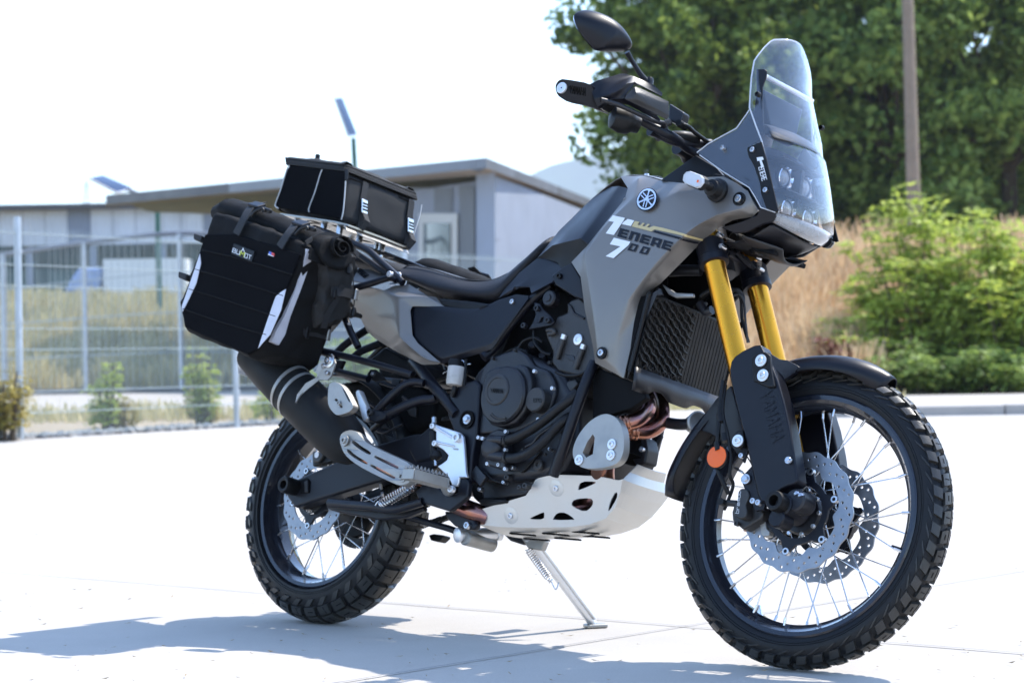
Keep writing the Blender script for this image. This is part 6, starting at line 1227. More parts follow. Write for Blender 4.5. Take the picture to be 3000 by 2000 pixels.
# inner fender / hugger and far-side chain run with sprocket
sp = MB(); N_ = 46
for i in range(N_*2): pass
spk = wheel_mesh(CRR, [(.098, .082), (.098, .098), (.104, .098), (.104, .082)], 92, False)
for i in range(N_): 
    a = 2*math.pi*i/N_; spk.add([wp(CRR, r, a+da, y_, False) for r, da in ((.097, -.03), (.105, -.012), (.105, .012), (.097, .03)) for y_ in (.099, .103)], [(0, 2, 3, 1), (2, 4, 5, 3), (4, 6, 7, 5), (0, 6, 4, 2), (1, 3, 5, 7)])
for k in range(5): a = 2*math.pi*k/5; spk.tube([wp(CRR, .045, a, .1, False), wp(CRR, .084, a+.1, .1, False)], .009, 6, smooth=False)
link("sprocket", spk.me("sprocket"), "engine_grey", rw)
cm = MB()
CH = [(CRR.x-.0+.105*math.cos(a), CRR.z+.105*math.sin(a)) for a in np.linspace(R_(-95), R_(-275), 34)]
fx_, fz_ = .60, .43; top = [(0+(fx_)*t_, CRR.z+.105+(fz_+.03-CRR.z-.105)*t_) for t_ in np.linspace(.03, 1, 36)]; low = [(0+(fx_)*t_, CRR.z-.105+(fz_-.035-CRR.z+.105)*t_) for t_ in np.linspace(.03, 1, 36)]
CHN = low[::-1]+CH+top
for i, (x, z) in enumerate(CHN[:-1]):
    x2, z2 = CHN[i+1]; a = math.atan2(z2-z, x2-x); cm.box(((x+x2)/2, .101+(.0065 if i % 2 else .0045), (z+z2)/2), (.017, .0018, .014), Matrix.Rotation(-a, 3, 'Y')); cm.box(((x+x2)/2, .101-(.0065 if i % 2 else .0045), (z+z2)/2), (.017, .0018, .014), Matrix.Rotation(-a, 3, 'Y'))
    cm.lathe((x, .093, z), (0, 1, 0), [(0, .0045), (.016, .0045)], 6)
o = link("drive_chain", cm.me("drive_chain"), "engine_grey", bike, smooth=False)
slab("chain_guard", 'P', [(1060, 1310, .12), (1180, 1290, .12), (1200, 1330, .12), (1090, 1350, .12)], .12, .01, "plastic_black", bike)
slab("chain_guide_block", 'T', [(720, 860, .085), (840, 640, .085), (960, 620, .085), (950, 760, .085), (870, 880, .085), (800, 900, .085)], .085, .02, "plastic_black", bike, bevel=.003)
# rear mudguard / inner fender and shock region (dark mass between wheel and engine)
vs, fs = [], []; 
for i in range(15):
    a = R_(100-i*5.2)
    for j in range(7): s_ = -1+j/3; vs.append(Vector((CRR.x+(.356-.02*abs(s_)**2)*math.cos(a), s_*.09, CRR.z+(.356-.02*abs(s_)**2)*math.sin(a))))
for i in range(14):
    for j in range(6): fs.append((i*7+j, i*7+j+1, (i+1)*7+j+1, (i+1)*7+j))
link("inner_fender", MB().add(vs, fs).me("inner_fender"), "plastic_black", bike, solid=.004, ang=60)
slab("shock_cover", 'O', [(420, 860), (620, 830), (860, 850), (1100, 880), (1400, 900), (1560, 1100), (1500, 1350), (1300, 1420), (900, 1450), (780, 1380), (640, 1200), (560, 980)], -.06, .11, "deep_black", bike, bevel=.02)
helix("shock_spring", Vector((.40, 0, .42)), Vector((.33, 0, .68)), .032, 7, .006, "engine_grey", bike)
slab("battery_box", 'O', [(780, 600), (960, 450), (1280, 620), (1340, 780), (1250, 800), (1000, 720), (800, 650)], -.09, .18, "plastic_black", bike, bevel=.01)
slab("shock_reservoir_bracket", 'O', [(745, 800), (800, 712), (860, 712), (920, 760), (980, 830), (860, 850)], -.11, .006, "plastic_black", bike, bevel=.002); bolt('O', 832, 765, -.113, bike, .006, "zinc")
for P_ in ([(920, 870), (1010, 900), (1100, 930)], [(1180, 1020), (1260, 1080), (1340, 1100)], [(860, 1400), (960, 1440), (1100, 1380), (1180, 1340)], [(560, 1000), (700, 1050), (860, 1150)]): tube("wiring", 'O', [(x, y, -.095) for x, y in P_], .004, "engine_black", bike)
slab("linkage_strut", 'O', [(1150, 1030), (1260, 1080), (1280, 1110), (1330, 1160), (1320, 1260), (1250, 1240), (1200, 1150)], -.068, .01, "engine_grey", bike, bevel=.003)
# ---------------- subframe and pillion peg hangers
TB = dict(m="satin_black", parent=bike, both=True)
tube("subframe_tube", 'O', [(440, 740, -.12), (600, 780, -.12), (780, 825, -.12)], .0095, **TB)
tube("subframe_tube", 'O', [(420, 520, -.06), (500, 440, -.06), (620, 350, -.055), (760, 260, -.05)], .011, smooth=False, **TB)
tube("subframe_tube", 'O', [(590, 590, -.075), (700, 500, -.07), (930, 410, -.065)], .011, smooth=False, **TB)
tube("subframe_tube", 'O', [(1300, 620, -.085), (1400, 735, -.115), (1560, 940, -.150), (1700, 1100, -.155), (1800, 1230, -.155)], .0155, **TB)
slab("subframe_plate", 'O', [(380, 600), (500, 610), (440, 740), (380, 755), (370, 700)], -.118, .012, "satin_black", bike, bevel=.003, both=True)
# pillion peg hanger: triangular tube bracket
tube("peg_hanger", 'O', [(1420, 870, -.155), (1300, 860, -.165), (1180, 900, -.175), (1060, 1000, -.185), (960, 1100, -.192), (850, 1220, -.195)], .0105, **TB)
tube("peg_hanger", 'O', [(1560, 1040, -.155), (1500, 1060, -.158), (1400, 1065, -.165), (1250, 1110, -.175), (1100, 1180, -.185), (900, 1275, -.195)], .0125, **TB)
slab("peg_mount", 'O', [(750, 1180), (800, 1165), (930, 1180), (980, 1220), (960, 1280), (860, 1330), (780, 1300), (745, 1240)], -.205, .02, "satin_black", bike, bevel=.005, both=True); bolt('O', 805, 1203, -.208, bike, .009, "engine_grey", both=True)
tube("brace", 'O', [(830, 1400, -.15), (960, 1300, -.17), (1060, 1240, -.18)], .008, **TB)
pp = slab("pillion_peg", 'O', [(628, 985), (640, 955), (660, 945), (680, 960), (755, 1150), (770, 1270), (730, 1310), (715, 1300)], -.212, .018, "bracket_aluminium", bike, bevel=.004, both=True, label="folded silver pillion footpeg")[0]
tm = MB()
for k in range(14):
    a = U('O', 672+6.6*k, 968+13.5*k, -.214); tm.box(a, (.006, .006, .004))
link("peg_teeth", tm.me("peg_teeth"), "bracket_aluminium", pp, smooth=False)
# ---------------- brake fluid reservoir
link("fluid_reservoir", MB().lathe(U('O', 1775, 860, -.168), (-.02, 0, 1), [(-.010, .014), (-.008, .0215), (.0, .023), (.038, .0235), (.040, .0225)], 32).me("fluid_reservoir"), "reservoir", bike, ang=30)
link("reservoir_cap", MB().lathe(U('O', 1770, 715, -.168), (-.02, 0, 1), [(-.0, .0185), (.022, .018), (.026, .016)], 28).me("reservoir_cap"), "plastic_black", bike, ang=30)
tube("reservoir_hose", 'O', [(1775, 885, -.168), (1765, 960, -.168), (1740, 1020, -.165)], .0065, "rubber", bike); tube("hose_clamp", 'O', [(1640, 760, -.172), (1660, 745, -.175), (1700, 735, -.178)], .0014, "steel", bike)
tube("breather", 'O', [(1900, 600, -.16), (1895, 740, -.16), (1880, 900, -.16)], .0045, "plastic_black", bike); tube("bracket_wire", 'O', [(1820, 610, -.158), (1870, 615, -.158), (1890, 650, -.158), (1960, 650, -.158)], .002, "steel", bike)
# ---------------- exhaust
def ring_tube(name, P, rr, m, par, n=28, **k): return link(name, MB().tube(P, rr, n, **k).me(name), m, par, ang=60)
h1 = [U('D', 2040, 400, -.05), U('D', 2085, 440, -.055), U('D', 2085, 520, -.065), U('D', 2020, 590, -.085), U('D', 1930, 625, -.105), U('D', 1860, 640, -.12)]
h2 = [U('D', 2150, 400, .02), U('D', 2190, 500, .01), U('D', 2180, 620, -.01), U('D', 2090, 685, -.04), U('D', 1990, 690, -.07), U('D', 1880, 690, -.10)]
ring_tube("header_pipe", h1, .0195, "header_steel", bike); ring_tube("header_pipe", h2, .0195, "header_steel", bike)
for p, q in ((h1[4], h1[5]), (h2[4], h2[5])): link("header_collar", MB().lathe(p, q-p, [(-.004, .021), (-.001, .0235), (.004, .0235), (.006, .0215), (.012, .0215), (.014, .024), (.018, .022)], 28).me("header_collar"), "header_steel", bike, ang=30)
ring_tube("collector_pipe", [U('D', 1860, 665, -.115), U('D', 1790, 720, -.125), U('D', 1745, 850, -.110), U('D', 1735, 980, -.085), U('D', 1730, 1120, -.050), U('D', 1600, 1240, -.03), U('D', 1150, 1300, -.02), U('D', 950, 1300, -.045)], [.03, .032, .032, .031, .029, .027, .024, .024], "header_steel", bike)
ring_tube("exhaust_pipe", [U('D', 860, 1340, -.085), U('D', 760, 1305, -.105), U('D', 650, 1260, -.115), U('D', 540, 1200, -.12), U('D', 430, 1100, -.13)], .0245, "header_steel", bike)
ring_tube("exhaust_pipe", [U('D', 430, 1100, -.13), U('E', 1080, 690, -.15), U('E', 930, 660, -.19), U('E', 800, 600, -.20), U('E', 700, 545, -.20), U('E', 620, 470, -.20)], .0235, "header_steel", bike)
hs = slab("header_shield", 'D', [(1508, 880), (1513, 800), (1560, 700), (1640, 605), (1740, 550), (1810, 560), (1870, 610), (1900, 700), (1903, 830), (1875, 910), (1820, 950), (1700, 972), (1590, 970), (1545, 940)], -.172, .022, "cast_aluminium", bike, bevel=.010, seg=5, rnd=2, holes=[[(1663, 710), (1678, 735), (1664, 860), (1612, 888), (1585, 850), (1622, 765)]], label="pale aluminium shield over the header pipes")
for x, y in ((1808, 785), (1800, 868), (1557, 905)): bolt('D', x, y, -.1745, bike, .0075, "bracket_aluminium", washer=True)
ring_tube("oil_filter", [U('D', 2000, 730, .0), U('D', 1950, 900, -.02)], .034, "deep_black", bike, smooth=False); ring_tube("frame_tube", [U('D', 2180, 720, .05), U('D', 2120, 860, .04), U('D', 2080, 980, .03)], .009, "satin_black", bike); slab("engine_mount", 'D', [(1940, 700, -.02), (2060, 730, -.02), (2080, 820, -.02), (2060, 930, -.02), (1990, 950, -.02), (1930, 850, -.02)], -.02, .05, "engine_black", bike, bevel=.006)
bolt('D', 2040, 825, -.025, bike, .007); cyl("clutch_actuator", 'F', 540, 1430, .0, [(-.03, .022), (.0, .022), (.004, .027), (.012, .028), (.014, .024), (.010, .016)], "cast_aluminium", bike, axis=(.8, -.5, 0), ang=30)
tube("engine_mount_pipe", 'F', [(540, 1430, .0), (430, 1440, .0), (300, 1420, .0), (180, 1400, -.01)], .014, "engine_black", bike)
# muffler: tapered oval can, bands, shields
m0, m1 = U('E', 140, 20, -.27), U('E', 565, 430, -.245); md = (m1-m0).normalized(); mu = Vector((0, 1, 0)); mu = (mu-md*mu.dot(md)).normalized(); mv = md.cross(mu); ML_ = (m1-m0).length
def can(name, st, m, par, n=48, off=0., **k):
    vs = []
    for t_, a_, b_ in st:
        c = m0+md*(t_*ML_)
        for i in range(n): an = 2*math.pi*i/n; vs.append(c+mu*math.cos(an)*(b_+off)+mv*math.sin(an)*(a_+off))
    return link(name, MB().add(vs, [(i*n+j, i*n+(j+1) % n, (i+1)*n+(j+1) % n, (i+1)*n+j) for i in range(len(st)-1) for j in range(n)]+[tuple(range(n)), tuple((len(st)-1)*n+j for j in range(n))]).me(name), m, par, ang=40, **k)
mf = can("muffler", [(-.16, .040, .036), (-.15, .054, .048), (0, .060, .052), (.45, .068, .056), (.8, .070, .056), (.98, .069, .055), (1.12, .062, .050), (1.22, .046, .04), (1.26, .03, .028)], "muffler_black", bike, label="matt black muffler")
for t_ in (.365, .46): can("muffler_band", [(t_, .067, .0556), (t_+.028, .0673, .0557)], "cast_aluminium", mf, off=.002)
bridge = U('E', 470, 90, -.30)
slab("muffler_hanger", 'O', [(180, 710, -.285), (215, 640, -.28), (262, 600, -.27), (320, 575, -.262), (385, 590, -.26), (402, 640, -.26), (385, 700, -.26), (350, 790, -.26), (310, 835, -.265), (200, 830, -.275), (0, 1000, -.31), (-60, 1100, -.315), (-40, 1000, -.318), (60, 870, -.31), (190, 800, -.285), (190, 760, -.285), (140, 735, -.30)], -.27, .005, "cast_aluminium", bike, bevel=.0015)
bolt('O', 330, 612, -.268, bike, .011, "steel", washer=True); bolt('O', 265, 672, -.272, bike, .006, "steel"); bolt('O', 310, 750, -.27, bike, .006, "steel")
slab("muffler_guard", 'E', [(513, 150), (535, 134), (565, 136), (602, 165), (655, 262), (655, 285), (628, 310), (570, 326), (550, 320), (520, 285), (508, 248)], -.322, .02, "cast_aluminium", bike, bevel=.007, seg=4, rnd=1, holes=[[(592, 168), (600, 172), (640, 245), (632, 252)], [(548, 232), (556, 228), (568, 236), (566, 246), (552, 244)], [(578, 268), (588, 266), (596, 276), (592, 284), (580, 280)]])
bolt('E', 575, 256, -.324, bike, .006, "cast_aluminium")
# long slotted heat shield
def slot(x0, y0, x1, y1, w_=9):
    dx, dy = x1-x0, y1-y0; L_ = math.hypot(dx, dy); nx_, ny_ = -dy/L_*w_, dx/L_*w_; ux_, uy_ = dx/L_*w_*.6, dy/L_*w_*.6
    return [(x0+nx_, y0+ny_), (x0-ux_, y0-uy_), (x0-nx_, y0-ny_), (x1-nx_, y1-ny_), (x1+ux_, y1+uy_), (x1+nx_, y1+ny_)]
slab("heat_shield", 'E', [(577, 470, -0.310), (582, 440, -0.310), (600, 420, -0.310), (640, 408, -0.305), (675, 418, -0.297), (700, 445, -0.291), (740, 490, -0.282), (850, 540, -0.256), (960, 590, -0.230), (990, 615, -0.225), (1003, 650, -0.225), (996, 695, -0.225), (960, 722, -0.230), (920, 728, -0.239), (880, 712, -0.249), (780, 665, -0.272), (690, 618, -0.293), (625, 570, -0.309), (595, 530, -0.310)], -.238, .022, "cast_aluminium", bike, bevel=.009, seg=5, rnd=1,
     holes=[[(x, y, -.31+.085*max(0, min(1, (x-620)/360))) for x, y in h] for h in [[(645, 470), (660, 468), (700, 502), (758, 536), (756, 550), (742, 550), (690, 520), (650, 488)], slot(780, 562, 912, 626, 8), [(618, 520), (630, 518), (665, 552), (738, 596), (738, 606), (722, 604), (660, 570), (622, 538)], slot(758, 612, 892, 684, 8)]], label="long aluminium heat shield with four slots")
for x, y in ((605, 470), (938, 678)): bolt('E', x, y, -.312 if x < 700 else -.237, bike, .0085, "cast_aluminium", washer=True)
# rear caliper
slab("rear_caliper", 'T', [(515, 290), (600, 300), (585, 340), (560, 375), (520, 370)], -.115, .03, "engine_grey", bike, bevel=.005); cyl("caliper_logo", 'T', 550, 318, -.116, [(0, .0085), (.001, .0085), (.001, .006), (.0002, .006)], "white_decal", bike); slab("caliper_mount", 'T', [(515, 300), (520, 400), (600, 380), (760, 340), (740, 300), (600, 330)], -.105, .02, "plastic_black", bike, bevel=.004)
# ---------------- side stand on the far side
s0, s1 = U('Q', 690, 430, .085), (ML.transposed() @ (GP('Q', 1345, 1350)+Vector((0, 0, .012))-OFF))
st = link("side_stand", MB().tube([s0, s0.lerp(s1, .5), s1], [.0135, .012, .0115], 14).me("side_stand"), "bracket_aluminium", bike, label="extended pale side stand")
link("stand_rib", MB().tube([s0.lerp(s1, .12)+Vector((.014, 0, .006)), s0.lerp(s1, .97)+Vector((.014, 0, .006))], .0045, 8, smooth=False).me("stand_rib"), "bracket_aluminium", st)
gz = GP('Q', 1375, 1352)+Vector((0, 0, .006)); ft_ = MB().box((0, 0, 0), (.058, .036, .010), Matrix.Rotation(YAW-math.pi/2+.3, 3, 'Z')); me_ = ft_.me("stand_foot"); me_.transform((ML.transposed().to_4x4() @ Matrix.Translation(gz-OFF))); link("stand_foot", me_, "cast_aluminium", st, bevel=.003)
helix("stand_spring", U('Q', 680, 545, .075), U('Q', 925, 880, .11), .0095, 17, .0018, "steel", bike); tube("stand_spring_hook", 'Q', [(925, 880, .11), (970, 960, .115), (1000, 890, .12)], .002, "steel", bike)
slab("stand_mount", 'Q', [(600, 420, .08), (700, 440, .08), (860, 460, .08), (820, 560, .08), (680, 540, .08)], .08, .02, "cast_aluminium", bike, bevel=.004)
# ---------------- skid plate: pierced side wings folded into the belly and the front; each wing is one flat plane
FOLD = [(742, 1350), (760, 1385), (800, 1402), (960, 1418), (1200, 1425), (1500, 1418), (1640, 1398), (1765, 1352), (1838, 1262), (1874, 1150), (1893, 1055)]
TOPW = [(1893, 1053), (1860, 1062), (1700, 1030), (1430, 1020), (1262, 1032), (1222, 1062), (1185, 1130), (1150, 1180), (990, 1228), (830, 1277), (770, 1305), (746, 1328)]
HO = [[(1570, 1070), (1684, 1070), (1686, 1084), (1560, 1138), (1548, 1130)], [(1520, 1206), (1640, 1196), (1668, 1216), (1660, 1260), (1604, 1306), (1510, 1264), (1498, 1240)], [(1836, 1150), (1854, 1160), (1848, 1200), (1790, 1300), (1778, 1290), (1800, 1216)], [(1284, 1304), (1294, 1312), (1290, 1362), (1186, 1360), (1186, 1348)], [(1392, 1308), (1456, 1308), (1522, 1354), (1518, 1364), (1360, 1366), (1358, 1352)]]
PN_ = Vector((-.13, 1, .42)).normalized(); P0_ = Vector((.75, -.085, .28))
def UP(x, y, off=0.):
    d = ML.transposed() @ ray('D', x, y); return CAMB+d*((P0_-CAMB).dot(PN_)/d.dot(PN_))-PN_*off
def flat_panel(loops2, f):
    loops = [[f(*q) for q in l] for l in loops2]; flat = [v for l in loops for v in l]; tri = tessellate_polygon([[Vector((q[0], -q[1], 0)) for q in l] for l in loops2]); return flat, [tuple(t_) for t_ in tri]
wing2 = [FOLD+TOPW]+[chaikin(h, 1) for h in HO]
mb = MB(); fl_, tr_ = flat_panel(wing2, UP); mb.add(fl_, tr_); mb.add([mir(v) for v in fl_], tr_)
FL = [UP(x, y) for x, y in FOLD]+[U('D', 1950, 1000, -.066), U('D', 2010, 942, -.055)]; NB = 10; vs = []
for i, p in enumerate(FL):
    for j in range(NB+1):
        s_ = -1+2*j/NB; bul = .010*(1-s_*s_); ax2 = Vector((.3 if i < 6 else .9, 0, -.95 if i < 6 else -.45)).normalized(); vs.append(Vector((p.x, abs(p.y)*s_, p.z))+ax2*bul)
mb.add(vs, [(i*(NB+1)+j, i*(NB+1)+j+1, (i+1)*(NB+1)+j+1, (i+1)*(NB+1)+j) for i in range(len(FL)-1) for j in range(NB)])
me_ = bpy.data.meshes.new("skid_plate"); me_.from_pydata([tuple(a) for a in mb.v], [], mb.f); b_ = bmesh.new(); b_.from_mesh(me_); bmesh.ops.remove_doubles(b_, verts=b_.verts, dist=.0006); bmesh.ops.recalc_face_normals(b_, faces=b_.faces); b_.to_mesh(me_); b_.free(); me_.update()
sk = link("skid_plate", me_, "aluminium", bike, solid=-.004, smooth=False, label="brushed aluminium skid plate with cut-outs")
for i in (3, 4, 5):
    for s_ in (-.55, .1):
        p = FL[i].lerp(FL[i+1], .4); link("skid_slot", MB().box((p.x, abs(p.y)*s_, p.z-.0135+.010*s_*s_-.001), (.085, .010, .004), Matrix.Rotation(R_(1), 3, 'Y')).me("skid_slot"), "deep_black", sk, bevel=.001)
for x, y in ((1385, 1122), (1036, 1332)):
    link("skid_dimple", MB().lathe(UP(x, y), -PN_, [(-.003, .022), (.0005, .021), (.002, .014), (.0022, .004)], 28).me("skid_dimple"), "aluminium", sk, ang=60)
    link("bolt", MB().lathe(UP(x, y), -PN_, [(.0, .0075), (.006, .0075), (.007, .006), (.007, .004), (.003, .0038), (.003, .0005)], 18, cap=False).me("bolt"), "bracket_aluminium", sk, ang=30)
slab("sump_shade_filler", 'D', [(830, 1300), (1200, 1170), (1270, 1060), (1700, 1060), (1760, 1120), (1700, 1260), (1560, 1350), (1300, 1380), (880, 1380)], -.045, .10, "deep_black", bike, bevel=.01)  # black filler added inside, so the cut-outs look shaded
slab("skid_mount", 'D', [(785, 1215), (830, 1195), (900, 1200), (1000, 1205), (1000, 1230), (860, 1255), (800, 1250)], -.118, .02, "plastic_black", bike, bevel=.004)
# ---------------- rear rack (part of the motorcycle)
PA, PB = U('I', 130, 862, -.140), U('I', 985, 985, -.140)
def PLT(u, v, h=0.): p = PA.lerp(PB, u); return Vector((p.x, -.140+.280*v, p.z+h))
def plate_loop(L): return [PLT(u, v) for u, v in L]
ho_ = []
for (u0, u1, v0, v1) in ((.12, .30, .14, .30), (.12, .30, .40, .60), (.12, .30, .70, .86), (.40, .55, .08, .2), (.66, .88, .14, .30), (.66, .88, .40, .60), (.66, .88, .70, .86), (.40, .55, .8, .92)):
    ho_.append([(u0+.03, v0), (u1-.03, v0), (u1, (v0+v1)/2), (u1-.03, v1), (u0+.03, v1), (u0, (v0+v1)/2)])
out_ = [(-.02, .12), (.06, 0), (.9, -.0), (1.02, .08), (1.04, .5), (1.02, .92), (.9, 1.0), (.06, 1.0), (-.02, .88)]
loops = [plate_loop(out_)]+[plate_loop(h) for h in ho_]; flat = [v for l in loops for v in l]; n_ = len(flat); tri = tessellate_polygon([[Vector((q[0], q[1], 0)) for q in l] for l in [out_]+ho_]); dn = Vector((0, 0, -.005)); fs = [tuple(t_) for t_ in tri]+[tuple(i+n_ for i in t_[::-1]) for t_ in tri]; k = 0
for l in loops:
    for i in range(len(l)): fs.append((k+i, k+(i+1) % len(l), k+(i+1) % len(l)+n_, k+i+n_))
    k += len(l)
rk = link("luggage_rack", MB().add(flat+[v+dn for v in flat], fs).me("luggage_rack"), "rack_metal", bike, bevel=.0008, label="pierced aluminium luggage rack plate")
fr = [PLT(.98, .06, -.006), PLT(1.0, .5, -.006), PLT(.98, .94, -.006)]
link("rack_lip", MB().add([p for p in fr]+[p+Vector((.012, 0, -.015)) for p in fr]+[p+Vector((.004, 0, 0)) for p in fr]+[p+Vector((.016, 0, -.015)) for p in fr], [(0, 1, 4, 3), (1, 2, 5, 4), (6, 9, 10, 7), (7, 10, 11, 8), (3, 4, 10, 9), (4, 5, 11, 10), (0, 6, 7, 1), (1, 7, 8, 2), (0, 3, 9, 6), (2, 8, 11, 5)]).me("rack_lip"), "rack_metal", rk)
for u, v in ((.62, .12), (.86, .12), (.86, .72), (.62, .88), (.2, .12), (.2, .88), (.86, .40)):
    p = PLT(u, v, -.005); link("rack_spacer", MB().lathe(p, (0, 0, -1), [(0, .0095), (.028, .0095), (.0281, .006), (.040, .006), (.041, .008), (.046, .008), (.047, .006)], 18).me("rack_spacer"), "steel", bike, ang=30)
link("rack_crossbar", MB().box(PLT(.86, .5, -.040), (.03, .21, .006)).me("rack_crossbar"), "satin_black", bike, bevel=.002); link("rack_crossbar", MB().box(PLT(.3, .5, -.040), (.03, .21, .006)).me("rack_crossbar"), "satin_black", bike, bevel=.002)
TB = dict(m="satin_black", parent=bike, both=True)
tube("rack_tube", 'J', [(-420, -60, -.125), (-120, 55, -.130), (150, 160, -.135), (380, 265, -.138), (470, 330, -.139), (620, 470, -.140), (810, 640, -.142), (940, 775, -.142)], .0098, n=16, **TB)
tube("rack_tube", 'J', [(-300, 120, -.105), (130, 275, -.11), (420, 450, -.118), (700, 640, -.128)], .0085, **TB)
tube("rack_tube", 'J', [(100, 890, -.185), (300, 830, -.175), (500, 770, -.160), (740, 700, -.148), (850, 740, -.145)], .0095, n=14, **TB)
tube("rack_tube", 'J', [(30, 1250, -.19), (150, 1540, -.185), (260, 1760, -.178)], .0098, smooth=False, n=14, **TB)
tube("rack_tube", 'O', [(150, 475, -.195), (420, 540, -.19), (760, 625, -.18), (1080, 715, -.17), (1290, 775, -.16)], .0095, n=14, **TB)
tube("rack_tube", 'A', [(480, 1355, -.2), (600, 1370, -.2), (960, 1410, -.195), (1100, 1445, -.19)], .009, **TB)
bolt('J', 745, 645, -.156, bike, .0085, "bracket_aluminium", both=True); cyl("rack_boss", 'J', 755, 660, -.142, [(-.01, .0125), (.012, .0125)], "satin_black", bike, both=True); bolt('J', 140, 262, -.122, bike, .0065, "bracket_aluminium"); bolt('J', 113, 1402, -.20, bike, .003, "bracket_aluminium")
slab("rack_tab", 'J', [(815, 600), (890, 610), (910, 640), (900, 740), (880, 735), (885, 650), (830, 640)], -.146, .004, "bracket_aluminium", bike, bevel=.001)
cyl("rack_washer", 'J', 785, 800, -.148, [(0, .009), (.002, .009)], "bracket_aluminium", bike, axis=(.1, -.6, .75))
# number plate, rear lamp carrier and rear indicators
npz = U('A', 440, 1490, -.10); npl = link("number_plate", MB().box((npz.x, 0, npz.z-.0), (.004, .20, .055), Matrix.Rotation(R_(-22), 3, 'Y')).me("number_plate"), "plate_white", bike, bevel=.001)
link("plate_frame", MB().box((npz.x+.005, 0, npz.z-.0), (.004, .212, .067), Matrix.Rotation(R_(-22), 3, 'Y')).me("plate_frame"), "lens_clear", npl, bevel=.002)
link("plate_carrier", MB().tube([Vector((-.12, 0, .93)), Vector((-.2, 0, .82)), Vector((npz.x+.01, 0, npz.z))], [.05, .03, .02], 8).me("plate_carrier"), "plastic_black", bike)
for s in (1, -1):
    p = U('J', 118, 1228, -.175); p = p if s == 1 else mir(p); link("rear_indicator", MB().lathe(p+Vector((-.0, .045*s, 0)), (0, -s, 0), [(0, .006), (.03, .008), (.034, .014), (.05, .016), (.058, .012), (.060, .004)], 18).me("rear_indicator"), "engine_grey", bike, ang=30)
BM = bike.matrix_world.copy()
def luggage(name, label, cat, group=None):
    r = empty(name); r.matrix_world = BM; tag(r, label, cat, group); return r
def rebase(r, base):
    for c in r.children: c.matrix_local = Matrix.Translation(-base) @ c.matrix_local
    r.matrix_world = BM @ Matrix.Translation(base)
def wr_tex(o, strength, size, axis='NORMAL'):
    t = bpy.data.textures.new("cloth_folds", 'CLOUDS'); t.noise_scale = size; d = o.modifiers.new("folds", 'DISPLACE'); d.texture = t; d.strength = strength; d.mid_level = .5; d.texture_coords = 'LOCAL'; return o
def dense(name, mb, m, par, cuts, bev, strength, size, label=None):
    me = mb.me(name); b_ = bmesh.new(); b_.from_mesh(me); 
    if bev: bmesh.ops.bevel(b_, geom=list(b_.edges), offset=bev, segments=3, affect='EDGES', profile=.5)
    bmesh.ops.triangulate(b_, faces=[f for f in b_.faces if len(f.verts) > 4])
    bmesh.ops.subdivide_edges(b_, edges=[e for e in b_.edges if e.calc_length() > .03], cuts=cuts, use_grid_fill=True); bmesh.ops.subdivide_edges(b_, edges=[e for e in b_.edges if e.calc_length() > .02], cuts=1, use_grid_fill=True)
    bmesh.ops.triangulate(b_, faces=b_.faces); b_.to_mesh(me); b_.free(); o = link(name, me, m, par, ang=180, label=label); wr_tex(o, strength, size); return o
# ================================================================== TAIL BAG
tb_ = luggage("tail_bag", "black soft tail bag with grey piping strapped on the silver rack above the pannier", "bag")
BL = -.140; BW = .285
BF = [(245, 232), (1052, 318), (1045, 440), (985, 962), (940, 972), (110, 812), (85, 785)]
c3 = pts('I', [(x, y, BL) for x, y in BF]); n_ = len(c3); mb = MB().add(c3+[v+Vector((0, BW, 0)) for v in c3], [tuple(range(n_)), tuple(range(n_, 2*n_))[::-1]]+[(i, (i+1) % n_, (i+1) % n_+n_, i+n_) for i in range(n_)])
body = dense("bag_body", mb, "bag_cloth", tb_, 5, .018, .009, .07)
slab("side_panel", 'I', [(305, 245), (1035, 330), (1020, 640), (978, 945), (560, 868), (150, 800), (125, 745), (190, 560)], BL-.0045, .006, "panel_fabric", tb_, bevel=.002)
TPt = pts('I', [(240, 150, BL), (252, 225, BL), (1060, 322, BL), (1052, 248, BL)]); up_ = (TPt[0]-TPt[1]); e0, e1 = TPt[1], TPt[2]
def LID(u, v, h): p = e0.lerp(e1, u); q = Vector((p.x, BL+BW*v, p.z)); return q+up_.normalized()*h
mb = MB(); loop = [(-.004, .03), (.03, -.004), (.97, -.004), (1.006, .03), (1.006, .97), (.97, 1.004), (.03, 1.004), (-.004, .97)]
n_ = 8; H_ = .022; mb.add([LID(u, v, 0) for u, v in loop]+[LID(u, v, H_) for u, v in loop]+[LID(.5+(u-.5)*.92, .5+(v-.5)*.92, H_+.010) for u, v in loop], [(i, (i+1) % n_, (i+1) % n_+n_, i+n_) for i in range(n_)]+[(i+n_, (i+1) % n_+n_, (i+1) % n_+2*n_, i+2*n_) for i in range(n_)]+[tuple(range(2*n_, 3*n_))])
dense("bag_lid", mb, "bag_cloth", tb_, 4, .007, .009, .06)
for h in (.001, .007, .012, .020): link("zip" if h in (.008, .013) else "lid_piping", MB().tube([LID(u*1.004-.002, v*1.006-.003, h) for u, v in loop+loop[:1]], .0028 if h not in (.008, .013) else .0016, 8, smooth=False).me("zip"), "webbing" if h not in (.008, .013) else "engine_black", tb_)
def BFp(x, y, c='I'): # lateral distance of a point on the bag's front face
    ex, ey = 1055-985, 300-962; sx, sy = 935., 345.; dx, dy = x-1020, y-640; det = (-ex)*sy-(-ey)*sx
    s_ = ((-ex)*dy-(-ey)*dx)/((-ex)*sy-(-ey)*sx) if det else 0; return BL+BW*s_
def bfp(L, off=.004): return [U('I', x, y, BFp(x, y))+Vector((off, 0, 0)) for x, y in L]
